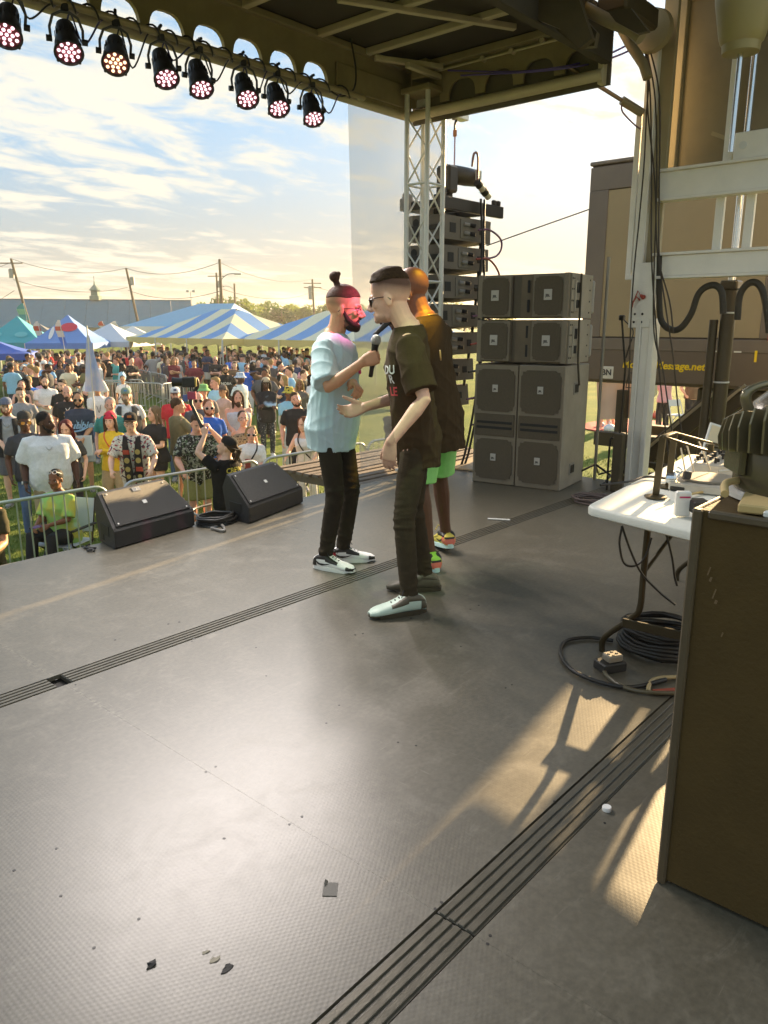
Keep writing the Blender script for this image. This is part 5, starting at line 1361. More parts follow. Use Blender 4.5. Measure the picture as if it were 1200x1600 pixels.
 f = (Vector(_R) * .95 + Vector((0, 0, -.30))).normalized(); up = (Vector((0, 0, 1)) + Vector(_R) * .30 + Vector((math.cos(YAW), math.sin(YAW), 0)) * .25).normalized()
 rb = frame(c, f, up).to_3x3()
 k = MB(); k.box(c, (.135, .215, .014), rot=rb, bev=.004); k.build('board', WHT, bd)
 k = MB(); k.box(c + rb @ Vector((0, 0, .009)), (.112, .19, .003), rot=rb, bev=.001); k.build('face', mat('cream_face', (.68, .58, .38), .6), bd)
 # mixer with knobs
 c = onT(1098, 742); mx = thing('mixer', 'small audio mixer with rows of dark knobs on the white table', 'mixer', c)
 k = MB(); k.box(c + Vector((.25, -.06, .03)), (.46, .30, .055), rot=rot, bev=.008); k.build('chassis', lt, mx)
 kb = []
 for i in range(8):
  for j in range(5):
   p = c + X * (.06 + .052 * i) + Y * (-.06 + .052 * j) + Vector((0, 0, .058)); q = MB(); q.tube([p, p + Vector((0, 0, .018 + .006 * ((i + j) % 3)))], .010 if (i + j) % 2 else .007, 8)
   q.build('knob', dk if (i * 3 + j) % 4 else lt, mx, 60)
 # turntable plate, keyboard like slab, controller lumps
 c = onT(1105, 762); tt = thing('turntable', 'grey round turntable platter on a dark base near the finned lamp', 'turntable', c)
 k = MB(); k.box(c + Vector((0, 0, .02)), (.34, .28, .04), rot=rot, bev=.006); k.build('base', lt, tt)
 k = MB(); k.lathe([(.128, .042), (.130, .046), (.130, .054), (.01, .055)], 32, Matrix.Translation(c)); k.build('platter', mat('platter_grey', (.26, .24, .20), .35, .3), tt, 40)
 k = MB(); a = c + Vector((.10, -.11, .06)); k.tube([a, a + Vector((0, 0, .03)), a + Vector((-.12, .06, .03))], .006, 8); k.build('tone_arm', lt, tt, 60)
 # adapter box with a clamp
 c = onT(1062, 765); cl = thing('headphone_clamp', 'chrome and dark clamp gadget standing by the laptop stand on the table', 'clamp', c)
 k = MB(); k.box(c + Vector((0, 0, .012)), (.10, .07, .024), rot=rot, bev=.005); k.build('base', dk, cl)
 k = MB(); k.lathe([(.026, 0), (.034, .01), (.030, .045), (.012, .05)], 16, frame(c + Vector((.0, .02, .05)), (0, 0, 1), (1, .3, 0))); k.build('drum', mat('chrome', (.72, .72, .70), .18, .9), cl, 40)
 k = MB(); k.tube([c + Vector((.02, -.02, .05)), c + Vector((.03, -.02, .085))], .02, 10); k.build('screw', dk, cl, 60)
 # white device with a red line
 c = atd(1067, 781, 3.10); c.z = .742; dv = thing('white_device', 'small white device with a red stripe standing beside the dark case', 'device', c)
 k = MB(); rr = frame(c, -Vector(_R) * -1, (0, 0, 1)).to_3x3()
 k.box(c + Vector((0, 0, .055)), (.062, .105, .030), rot=rr, bev=.006); k.build('body', WHT, dv)
 k = MB(); k.box(c + Vector((0, 0, .085)) + rr @ Vector((.002, 0, .0165)), (.044, .006, .003), rot=rr); k.build('stripe', mat('stripe_red', (.45, .02, .10), .5), dv)
 k = MB(); k.box(c + Vector((.02, -.06, .05)), (.07, .05, .09), rot=rr, bev=.004); tag(k.build('black_adapter', dk, None), 'black adapter box right behind the small white device', 'adapter')
 # small rack of black knobs behind
 # bottle
 c = onT(1150, 702); bt = thing('water_bottle', 'small clear water bottle at the far end of the table gear', 'bottle', c)
 k = MB(); k.lathe([(.030, 0), (.034, .01), (.034, .05), (.031, .055), (.034, .06), (.034, .125), (.028, .15), (.014, .168), (.013, .185)], 18, Matrix.Translation(c)); k.build('body', mat('clear_plastic', (.85, .88, .9), .1, 0, alpha=.38), bt, 40)
 k = MB(); k.lathe([(.015, .183), (.0155, .186), (.0155, .200), (.012, .202)], 16, Matrix.Translation(c)); k.build('cap', WHT, bt, 40)
 # second deck: box with lever, dark slab with phone
 c = onT(1140, 722); ct = thing('deck_controller', 'dark player unit with a round jog wheel behind the mixer', 'controller', c)
 k = MB(); k.box(c + Vector((.1, 0, .03)), (.32, .26, .06), rot=rot, bev=.008); k.build('chassis', dk, ct)
 k = MB(); k.lathe([(.085, .06), (.09, .066), (.085, .075), (.02, .078)], 24, Matrix.Translation(c + Vector((.08, 0, 0)))); k.build('jog_wheel', lt, ct, 40)
 k = MB(); k.tube([c + Vector((-.12, .1, .10)), c + Vector((.02, .02, .075))], .010, 8); k.build('lever', steel, ct, 60)
 # wires over the table
 for i, (pts, m, lab) in enumerate((
  ([(938, 758), (985, 752), (1010, 745), (1045, 748)], RUB, 'dark lead lying across the far left corner of the white table'),
  ([(1068, 775), (1090, 770), (1120, 766), (1138, 760)], yel, 'tan cable lying over the gear beside the finned lamp'),
  ([(1052, 756), (1060, 742), (1066, 735), (1058, 730), (1052, 738)], mat('cable_pale_blue', (.45, .5, .52), .5), 'pale curled lead behind the laptop stand on the table'))):
  k = MB(); k.tube(spline([onT(x, y, .010) for x, y in pts], 6), .006, 6); tag(k.build('table_lead', m, None, 60), lab, 'cable')
 for i, (a, b) in enumerate((((1072, 690), (1085, 740)), ((1092, 690), (1110, 735)), ((1064, 700), (1072, 745)))):
  k = MB(); k.tube([atd(*a, 3.9), atd(*b, 3.8)], .004, 6); tag(k.build('thin_lead', mat('lead_cream', (.5, .43, .3), .5), None, 60), ['middle', 'right hand', 'left hand'][i] + ' one of three thin cream leads slanting behind the laptop stand', 'cable', 'thin cream leads')
 # under the table
 for pts, lab in (([(972, 822), (968, 850), (975, 880), (992, 884), (1008, 870), (1018, 840)], 'black lead hanging in a loop under the left table edge'), ([(972, 822), (985, 860), (1002, 895), (1030, 925), (1055, 945)], 'black lead slanting from the left table edge to the floor behind the leg'), ([(1040, 830), (1050, 870), (1054, 900), (1058, 915)], 'short black lead hanging beside the table brace')):
  k = MB(); k.tube(spline([atd(x, y, 3.22) for x, y in pts], 6), .005, 6); tag(k.build('hanging_lead', RUB, None, 60), lab, 'cable')
 p = onz(943, 1046); ps = thing('power_box', 'black power distribution box with a pale outlet block on top', 'power box', p)
 k = MB(); k.box((p.x + .02, p.y - .02, .022), (.12, .09, .044), rz=-.5, bev=.005); k.build('base', BLK, ps)
 k = MB(); k.box((p.x + .03, p.y - .025, .058), (.075, .06, .034), rz=-.5, bev=.006); k.build('outlet_block', mat('outlet_tan', (.26, .22, .16), .5), ps)
 for du, dv in ((-.015, -.012), (.015, -.012), (-.015, .012), (.015, .012)):
  k = MB(); k.cyl((p.x + .03 + du, p.y - .025 + dv, .0745), (p.x + .03 + du, p.y - .025 + dv, .0775), .007, 8); k.build('outlet', BLK, ps)
 for pts, m, lab in (([(958, 1005), (920, 1000), (885, 1005), (875, 1022), (890, 1048), (930, 1068), (985, 1078), (1040, 1066)], RUB, 'thick black cable sweeping in a wide arc left of the power box'),
      ([(942, 1048), (950, 1062), (975, 1078), (1010, 1086), (1060, 1088)], mat('cable_sheen', (.10, .085, .05), .3), 'shiny cable leading from the power box towards the dark case'),
      ([(1012, 1085), (1016, 1070), (1030, 1064), (1060, 1062)], mat('cable_tan', (.40, .31, .15), .4), 'tan cable bend lying near the foot of the dark case')):
  k = MB(); k.tube(spline([onz(x, y) + Vector((0, 0, .013)) for x, y in pts], 7), .0095, 8); tag(k.build('floor_cable', m, None, 60), lab, 'cable')
 k = MB(); k.tube([onz(1020, 1085) + Vector((0, 0, .012)), onz(1060, 1082) + Vector((0, 0, .012))], .011, 8); tag(k.build('cable_connector', mat('connector_red', (.30, .06, .03), .5), None, 60), 'red connector sleeve on the cables at the foot of the case', 'connector')
build_table()
def build_case():
 cm = mat('case_flare_brown', (.078, .050, .016), .75, 0, .12, 5, .25, 90, spec=.2); ed = mat('case_edge', (.085, .062, .032), .5, 0, .12, 8, .2, 60)  # warm veil of glare put into the base colour of a black case
 cs = thing('equipment_case', 'tall black equipment case in flare brown at the right edge of the picture', 'case', (2.2, .2, 0))
 x0, x1, y0, y1, z = 1.895, 2.55, -.35, .645, 1.075
 k = MB(); k.box(((x0 + x1) / 2 + .004, (y0 + y1) / 2 - .004, z / 2 + .004), (x1 - x0 - .012, y1 - y0 - .012, z - .012), bev=.004); k.build('carcass', cm, cs)
 k = MB(); k.box((x0 + .013, y1 - .010, z / 2), (.030, .024, z), bev=.005); k.build('corner_strip', ed, cs)
 k = MB(); k.box((x0 + .010, (y0 + y1) / 2 - .02, z - .010), (.022, y1 - y0 - .03, .022), bev=.005); k.build('top_strip', ed, cs)
 k = MB(); k.box((x0 + .3, y1 - .004, z - .010), (.60, .012, .022), bev=.004); k.build('top_strip', ed, cs)
 sc_ = mat('scratch_tan', (.16, .105, .05), .8)
 k = MB()
 for y, zz, l, w in ((.592, .925, .022, .003), (.586, .905, .012, .005), (.574, .87, .026, .003), (.568, .85, .010, .006), (.545, .77, .012, .003)): k.box((x0 - .0002, y, zz), (.0012, w, l), rot=Euler((R_(14), 0, 0)).to_matrix())
 k.build('scuff', sc_, cs, kind='stuff')
 # things on top of it
 yel = mat('kraft_paper', (.52, .38, .16), .75, 0, .1, 8)
 k = MB(); k.box((2.16, .47, z + .013), (.45, .25, .022), rz=.2, bev=.004); tag(k.build('clip_folder', yel, None), 'tan folder lying on top of the dark case', 'folder')
 k = MB(); k.tube(spline([(1.98, .60, z + .03), (2.06, .62, z + .045), (2.2, .58, z + .04), (2.35, .60, z + .05)], 6), .010, 8); tag(k.build('tan_cable', yel, None, 60), 'tan cable lying over the folder on top of the case', 'cable')
 k = MB(); k.box((1.93, .33, z + .004), (.05, .15, .008), bev=.002); tag(k.build('white_tape', WHT, None), 'strip of white tape along the top edge of the case', 'tape')
 k = MB(); k.box((1.928, .475, z + .008), (.030, .03, .016), bev=.004); tag(k.build('small_switch', WHT, None), 'small white switch box at the left top corner of the case', 'switch')
 # finned moving lamp
 bm = mat('lamp_body_dark', (.085, .070, .040), .26, .2, .1, 6, .05, 60); sv = mat('lamp_sheen', (.20, .17, .10), .22, .5, .1, 6)
 c = Vector((2.24, .44, z)); lp = thing('moving_head_lamp', 'big dark rounded stage lamp with cooling fins standing on the case', 'stage lamp', c)
 k = MB(); k.lathe([(.205, .028), (.215, .035), (.218, .20), (.214, .215), (.205, .30), (.185, .38), (.15, .43), (.07, .455), (.02, .46)], 36, Matrix.Translation(c)); k.build('housing', bm, lp, 35)
 k = MB(); k.lathe([(.225, 0), (.235, .006), (.235, .024), (.215, .030)], 36, Matrix.Translation(c)); k.build('base_ring', mat('ring_white', (.55, .54, .5), .4), lp, 40)
 for i in range(7):
  a = R_(118 + 8.5 * i); d = Vector((math.cos(a), math.sin(a), 0)); q = c + d * .205
  k = MB(); poly = [(0, .19), (.055, .185 + .006 * i), (.06, .24 + .02 * i), (.05, .31 + .018 * i), (0, .36)]
  k.prism(poly, .006, Matrix((d, (0, 0, 1), (d.y, -d.x, 0))).transposed().to_4x4() if False else frame(q, d, (0, 0, 1))); k.build('fin', sv, lp)
 k = MB(); h0 = c + Vector((-.02, .20, .36)); k.tube(spline([c + Vector((-.12, .16, .33)), c + Vector((-.13, .17, .43)), c + Vector((-.06, .10, .475)), c + Vector((.10, .0, .50))], 5), .014, 10); k.build('handle', sv, lp, 60)
 k = MB(); k.box(c + Vector((-.12, .185, .17)), (.13, .02, .14), rz=R_(34), bev=.01); k.build('side_bracket', bm, lp)
 lp.scale = (1, 1, .64)
 # crystal like spotlight hood at its side
 p = atd(1160, 707, 3.2); k = MB(); k.lathe([(.0, -.03), (.045, -.028), (.062, 0), (.045, .028), (.0, .03)] if False else [(.020, -.04), (.058, -.03), (.066, 0), (.052, .034), (.02, .04)], 8, frame(p, Vector(_R) + Vector((0, 0, .4)), (0, 0, 1)))
 hx = tag(k.build('plastic_bag', mat('bag_clear', (.80, .78, .80), .25, 0, .1, 20, .5, 30, alpha=.85), None, 20), 'crumpled shiny clear bag hanging beside the finned lamp', 'bag')
build_case()
# ---------------------------------------------------------------- the field and what stands far off
def build_field():
 m = bpy.data.materials.new('field_grass'); m.use_nodes = True; nt = m.node_tree; b = nt.nodes['Principled BSDF']; N, L = nt.nodes.new, nt.links.new
 geo = N('ShaderNodeNewGeometry')
 def noise(s, d):
  n = N('ShaderNodeTexNoise'); n.inputs['Scale'].default_value = s; n.inputs['Detail'].default_value = d; L(geo.outputs['Position'], n.inputs['Vector']); return n.outputs[0]
 cr = N('ShaderNodeValToRGB'); cr.color_ramp.elements[0].position = .32; cr.color_ramp.elements[0].color = (.09, .145, .024, 1); cr.color_ramp.elements[1].position = .70; cr.color_ramp.elements[1].color = (.26, .27, .055, 1)
 e = cr.color_ramp.elements.new(.5); e.color = (.135, .185, .032, 1)
 mx = N('ShaderNodeMath'); mx.operation = 'MULTIPLY_ADD'; L(noise(.6, 5), mx.inputs[0]); mx.inputs[1].default_value = .55
 m2 = N('ShaderNodeMath'); m2.operation = 'MULTIPLY'; L(noise(14, 6), m2.inputs[0]); m2.inputs[1].default_value = .45; L(m2.outputs[0], mx.inputs[2])
 L(mx.outputs[0], cr.inputs[0]); L(cr.outputs[0], b.inputs['Base Color']); b.inputs['Roughness'].default_value = .9; b.inputs['Specular IOR Level'].default_value = .15
 bp = N('ShaderNodeBump'); bp.inputs['Strength'].default_value = .8; bp.inputs['Distance'].default_value = .04; L(noise(60, 3), bp.inputs['Height']); L(bp.outputs[0], b.inputs['Normal'])
 mb = MB(); mb.add([(-1500, -1500, GZ), (1500, -1500, GZ), (1500, 1500, GZ), (-1500, 1500, GZ)], [(0, 1, 2, 3)])
 tag(mb.build('ground', m, None), 'sunlit grass field around the stage', 'ground', None, 'structure')
 rg = np.random.default_rng(3); n = 46000
 regs = [(2.2, 9.5, 7.2, 17.0, 34000), (7.6, 16, 1.5, 9.0, 12000)]
 V = []
 for x0, x1, y0, y1, k in regs:
  x = rg.uniform(x0, x1, k); y = rg.uniform(y0, y1, k); a = rg.uniform(0, 6.28, k); h = rg.uniform(.025, .075, k); w = .006; lx = rg.normal(0, .025, k); ly = rg.normal(0, .025, k)
  P = np.stack([np.stack([x - w * np.cos(a), y - w * np.sin(a), np.full(k, GZ)], 1), np.stack([x + w * np.cos(a), y + w * np.sin(a), np.full(k, GZ)], 1), np.stack([x + lx, y + ly, GZ + h], 1)], 1)
  V.append(P.reshape(-1, 3))
 V = np.concatenate(V); me = bpy.data.meshes.new('grass'); nv = len(V)
 me.vertices.add(nv); me.vertices.foreach_set('co', V.astype(np.float32).ravel()); me.loops.add(nv); me.loops.foreach_set('vertex_index', np.arange(nv)); me.polygons.add(nv // 3); me.polygons.foreach_set('loop_start', np.arange(0, nv, 3)); me.polygons.foreach_set('loop_total', np.full(nv // 3, 3)); me.update()
 me.materials.append(mat('grass_blade', (.12, .17, .030), .7, 0, .3, 3, spec=.2)); o = bpy.data.objects.new('grass', me); COL.objects.link(o); tag(o, 'short grass blades on the field near the railings', 'grass', None, 'stuff')
build_field()
def cam2w(D, lat):                      # horizontal distance ahead of the camera and to the right
 return Vector((D * math.cos(YAW) + lat * math.sin(YAW), D * math.sin(YAW) - lat * math.cos(YAW), 0))
def px_at(px, D):                       # ground position under picture column px at distance D
 v = atd(px, 505, D); v.z = GZ; return v
def build_far():
 # barn
 roofm = mat('barn_roof', (.035, .165, .25), .9, 0, .08, 1.2, .1, 4, spec=.1); wall = mat('barn_wall', (.62, .58, .48), .8, 0, .08, 1.5); trim = mat('barn_trim', (.70, .68, .62), .6); win = mat('barn_window', (.06, .07, .08), .2)
 A, B = px_at(-120, 118), px_at(296, 128); x = (B - A).normalized(); y = Vector((-x.y, x.x, 0)); LN = (B - A).length; W = 16
 bn = thing('barn', 'long low barn with a blue grey roof behind the left tents', 'barn', (A + B) / 2)
 def Q(a, b2, z): return A + x * a + y * b2 + Vector((0, 0, z))
 he, hr = 2.6, 6.6
 mb = MB(); mb.add([Q(0, 0, 0), Q(LN, 0, 0), Q(LN, W, 0), Q(0, W, 0), Q(0, 0, he), Q(LN, 0, he), Q(LN, W, he), Q(0, W, he), Q(0, W / 2, hr - .1), Q(LN, W / 2, hr - .1)], [(0, 1, 5, 4), (1, 2, 6, 9, 5), (2, 3, 7, 6), (3, 0, 4, 8, 7)]); mb.build('wall', wall, bn)
 npan = 12
 for i in range(npan):
  a0, a1 = -.6 + (LN + 1.2) * i / npan, -.6 + (LN + 1.2) * (i + 1) / npan
  for s in (0, 1):
   b0 = -.8 if s == 0 else W + .8
   mb = MB(); z0 = he - .35
   vs = [Q(a0 + .02, b0, z0), Q(a1 - .02, b0, z0), Q(a1 - .02, W / 2, hr), Q(a0 + .02, W / 2, hr)]; up = Vector((0, 0, .10)); mb.add(vs + [v + up for v in vs], [(0, 1, 2, 3)[::-1], (4, 5, 6, 7), (0, 1, 5, 4), (1, 2, 6, 5), (2, 3, 7, 6), (3, 0, 4, 7)]); mb.build('roof_panel', roofm, bn)
 mb = MB(); mb.bar(Q(-.6, W / 2, hr + .12), Q(LN + .6, W / 2, hr + .12), .5, .12); mb.build('ridge_cap', roofm, bn)
 for i in range(18):
  c = Q(LN * (i + .5) / 18, -.02, 1.5); mb = MB(); mb.box(c, (1.3, .06, .9), rz=math.atan2(x.y, x.x)); w = mb.build('window', win, bn)
  k = MB(); k.box(c - y * .03, (1.5, .05, .1), rz=math.atan2(x.y, x.x)); k.box(c - y * .03, (.06, .05, .9), rz=math.atan2(x.y, x.x)); k.build('frame', trim, w)
 D = atd(142, 466, 124); c = Vector((D.x, D.y, GZ + hr))
 t = (c - A).dot(x); c = Q(t, W / 2, hr)
 k = MB(); k.lathe([(1.0, 0), (1.0, .7), (.72, .75), (.70, 1.55), (1.0, 1.62), (.55, 2.1), (.16, 2.5), (.10, 3.0), (.03, 3.3)], 8, Matrix.Translation(c)); cu = k.build('cupola', mat('cupola_copper', (.16, .24, .20), .6, .2), bn, 30)
 k = MB(); k.tube([c + Vector((0, 0, 3.2)), c + Vector((0, 0, 3.9))], .04, 6); k.build('finial', BLKM, cu)
 # utility poles and wires
 wood = mat('pole_wood', (.16, .125, .085), .85, 0, .2, 3); gal = mat('pole_gear', (.35, .36, .36), .5, .4); wire = mat('wire_dark', (.05, .05, .05), .6)
 tops = []
 for i, (px, py, D, lean, lab, ex) in enumerate(((17, 404, 92, 2.0, 'leaning wooden utility pole with a transformer at the far left', 'tr'), (197, 419, 100, 1.6, 'leaning wooden utility pole over the middle of the barn roof', 'tr2'), (343, 405, 80, .0, 'tall dark utility pole with a street lamp arm above the striped tent', 'lamp'), (366, 443, 120, 0, 'short utility pole right of the tall dark pole', 'lamp2'), (488, 436, 118, .3, 'utility pole with crossarm and transformer beside the top knot man', 'x'), (338, 426, 118, 0, 'grey utility pole half hidden behind the tall dark pole', 'tr'))):
  tp = atd(px, py, D); base = Vector((tp.x, tp.y, GZ)) + Vector(_R) * lean * .9
  r = thing('utility_pole', lab, 'utility pole', base)
  k = MB(); k.tube([base, tp], [.19, .13], 10); k.build('pole', wood, r, 60); h = tp.z
  if ex in ('tr', 'tr2', 'x'):
   for kk in range(2 if ex == 'x' else 1):
    q = lerp(tp, base, .16 + .10 * kk) + Vector(_R) * (-.42 if px < 100 or ex == 'x' else .42); k = MB(); k.lathe([(.26, -.5), (.28, -.48), (.28, .42), (.18, .52), (.05, .55)], 12, Matrix.Translation(q)); k.build('transformer', gal, r, 40)
  if ex in ('x', 'tr'):
   for dz in ((.6, 1.2) if ex == 'x' else (.5,)):
    k = MB(); k.bar(tp - Vector((0, 0, dz)) - Vector(_R) * 1.3, tp - Vector((0, 0, dz)) + Vector(_R) * 1.3, .11, .12); k.build('crossarm', wood, r)
  if ex.startswith('lamp'):
   a = tp - Vector((0, 0, 2.0 if ex == 'lamp' else 1.0)); sgn = 1 if ex == 'lamp' else -1; k = MB(); k.tube(spline([a, a + Vector(_R) * .7 * sgn + Vector((0, 0, .55)), a + Vector(_R) * 1.5 * sgn + Vector((0, 0, .65))], 5), .045, 8); ar = k.build('lamp_arm', gal, r, 60)
   k = MB(); k.box(a + Vector(_R) * 1.75 * sgn + Vector((0, 0, .60)), (.28, .7, .14), rz=math.atan2(_R[1], _R[0]) + PI / 2, bev=.04); k.build('lamp_head', gal, ar)
  tops.append(tp)
 def wirerun(p, q, sag, lab):
  k = MB(); k.tube([lerp(p, q, t) - Vector((0, 0, sag * 4 * t * (1 - t))) for t in np.linspace(0, 1, 14)], .028, 5); tag(k.build('power_line', wire, None), lab, 'power line', 'overhead power lines')
 L0 = atd(-140, 440, 88)
 wirerun(L0, tops[0] - Vector((0, 0, .4)), .6, 'power line entering from the left to the leaning pole'); wirerun(tops[0], tops[1], 1.0, 'upper power line between the two leaning poles'); wirerun(tops[0] - Vector((0, 0, 2.3)), tops[1] - Vector((0, 0, 2.3)), .9, 'lower power line between the two leaning poles')
 wirerun(tops[1], tops[2] - Vector((0, 0, .3)), .9, 'upper power line from the barn pole to the tall dark pole'); wirerun(tops[1] - Vector((0, 0, 2.6)), tops[2] - Vector((0, 0, 3.0)), .9, 'lower power line from the barn pole to the tall dark pole')
 wirerun(tops[2] - Vector((0, 0, .3)), tops[4], 1.0, 'upper power line from the tall dark pole to the crossarm pole'); wirerun(tops[2] - Vector((0, 0, 2.8)), tops[4] - Vector((0, 0, 1.8)), 1.0, 'lower power line from the tall dark pole to the crossarm pole')
 wirerun(tops[4] - Vector((0, 0, 1.0)), atd(700, 470, 130), 1.0, 'power line running right from the crossarm pole'); wirerun(L0 - Vector((0, 0, 6)), tops[0] - Vector((0, 0, 3.5)), .4, 'low stay wire left of the leaning pole')
 k = MB(); k.tube([onx(760, 384, 9.4), onx(921, 327, 9.9)], .008, 6); tag(k.build('stay_wire', wire, None), 'thin stay wire slanting up to the dark screen truck', 'wire')
 # floodlight mast
 tp = atd(298, 456, 135); r = thing('floodlight_mast', 'small double floodlight mast just right of the barn', 'light mast', Vector((tp.x, tp.y, GZ))); k = MB(); k.tube([(tp.x, tp.y, GZ), tp], .07, 8); k.build('mast', gal, r)
 for s in (-1, 1): k = MB(); k.box(tp + Vector(_R) * .5 * s + Vector((0, 0, .1)), (.5, .25, .35), rz=math.atan2(_R[1], _R[0]), bev=.04); k.build('lamp_head', gal, r)
build_far()
# ---------------------------------------------------------------- trees
def leaf_mat(i, c):
 m = mat('leaf_green_%d' % i, c, .65, 0, .3, .5, spec=.2); nt = m.node_tree; b = nt.nodes['Principled BSDF']; o = nt.nodes['Material Output']
 tr = nt.nodes.new('ShaderNodeBsdfTranslucent'); tr.inputs[0].default_value = (c[0] * 1.4, c[1] * 1.3, c[2], 1); mx = nt.nodes.new('ShaderNodeMixShader'); mx.inputs[0].default_value = .45
 nt.links.new(b.outputs[0], mx.inputs[1]); nt.links.new(tr.outputs[0], mx.inputs[2]); nt.links.new(mx.outputs[0], o.inputs[0]); return m
def build_trees():
 bark = mat('bark', (.10, .075, .05), .9, 0, .2, 6)
 leafs = [leaf_mat(i, c) for i, c in enumerate(((.13, .22, .045), (.09, .17, .05), (.20, .27, .05), (.14, .20, .06)))]
 spec = [(322, 466, 132, 3.4), (352, 459, 138, 4.6), (378, 466, 140, 4.2), (405, 475, 150, 4.4), (420, 470, 156, 4.0), (440, 476, 150, 3.6), (462, 471, 152, 4.2), (486, 478, 150, 3.8), (508, 474, 152, 4.0), (530, 480, 150, 3.6), (598, 484, 156, 3.6), (705, 470, 150, 4.0), (726, 476, 146, 3.4), (392, 484, 136, 2.8), (306, 478, 140, 2.6), (566, 478, 160, 4.2), (630, 480, 160, 4.0), (668, 476, 158, 4.0), (770, 470, 150, 4.5)]
 names = ['rounded tree with sunlit yellow green crown', 'tallest bright green tree left of the cluster', 'dense mid green tree with a broad crown', 'dark green tree with a ragged crown', 'olive tree with an open crown']
 rg = np.random.default_rng(5)
 beside = ['left of the tall utility pole', 'directly behind the tall utility pole', 'right of the tall utility pole', 'second right of the tall utility pole', 'above the gap between the striped tents', 'above the left end of the right striped tent', 'just left of the crossarm pole', 'behind the crossarm pole', 'behind the top knot of the speaker', 'at the ear of the top knot man', 'between the two talking heads', 'just right of the bald man', 'behind the upper ground stack', 'low before the pole trees', 'beside the right end of the barn', 'behind the face of the top knot man', 'behind the sunglasses of the middle man', 'behind the bald head', 'hidden behind the wide speakers']
 for i, (px, py, D, w) in enumerate(spec):
  tp = atd(px, py, D); base = Vector((tp.x, tp.y, GZ)); h = tp.z - GZ
  r = thing('tree', names[i % 5] + ' ' + beside[i], 'tree', base, 0, 'trees beyond the tents')
  k = MB(); k.tube([base, base + Vector((.1, 0, h * .3)), base + Vector((0, .1, h * .75))], [.30, .22, .08], 8)
  for j in range(6):
   a = j * 1.05 + i; z = h * (.28 + .07 * j); k.tube([base + Vector((0, 0, z)), base + Vector((math.cos(a) * w * .35, math.sin(a) * w * .35, z + h * .16)), base + Vector((math.cos(a) * w * .7, math.sin(a) * w * .7, z + h * .22))], [.11, .07, .03], 6)
  k.build('trunk', bark, r, 60)
  nc = 26; C = []
  for j in range(nc):
   u = rg.normal(size=3); u /= np.linalg.norm(u); rr = rg.uniform(.35, 1) ** .6; t = .5 + .5 * u[2]
   C.append((u[0] * rr * w * (1 - .45 * t), u[1] * rr * w * (1 - .45 * t), h * (.60 + .36 * u[2] * rr), rg.uniform(.20, .36) * w))
  k = 2600; ci = rg.integers(0, nc, k); C = np.array(C); d = rg.normal(size=(k, 3)); d /= np.linalg.norm(d, axis=1)[:, None]; p = C[ci, :3] + d * (C[ci, 3] * rg.uniform(.55, 1.08, k))[:, None] * np.array([1, 1, .75])
  a1 = rg.normal(size=(k, 3)); a1 /= np.linalg.norm(a1, axis=1)[:, None]; a2 = np.cross(d, a1); s = rg.uniform(.16, .34, k)[:, None]
  V = np.stack([p + a1 * s, p + a2 * s * .7, p - a1 * s, p - a2 * s * .7], 1).reshape(-1, 3)
  me = bpy.data.meshes.new('crown'); me.from_pydata(V.tolist(), [], np.arange(4 * k).reshape(-1, 4).tolist()); me.update(); me.materials.append(leafs[i % 4]); o = bpy.data.objects.new('crown', me); COL.objects.link(o); o.parent = r; o['kind'] = 'stuff'
build_trees()
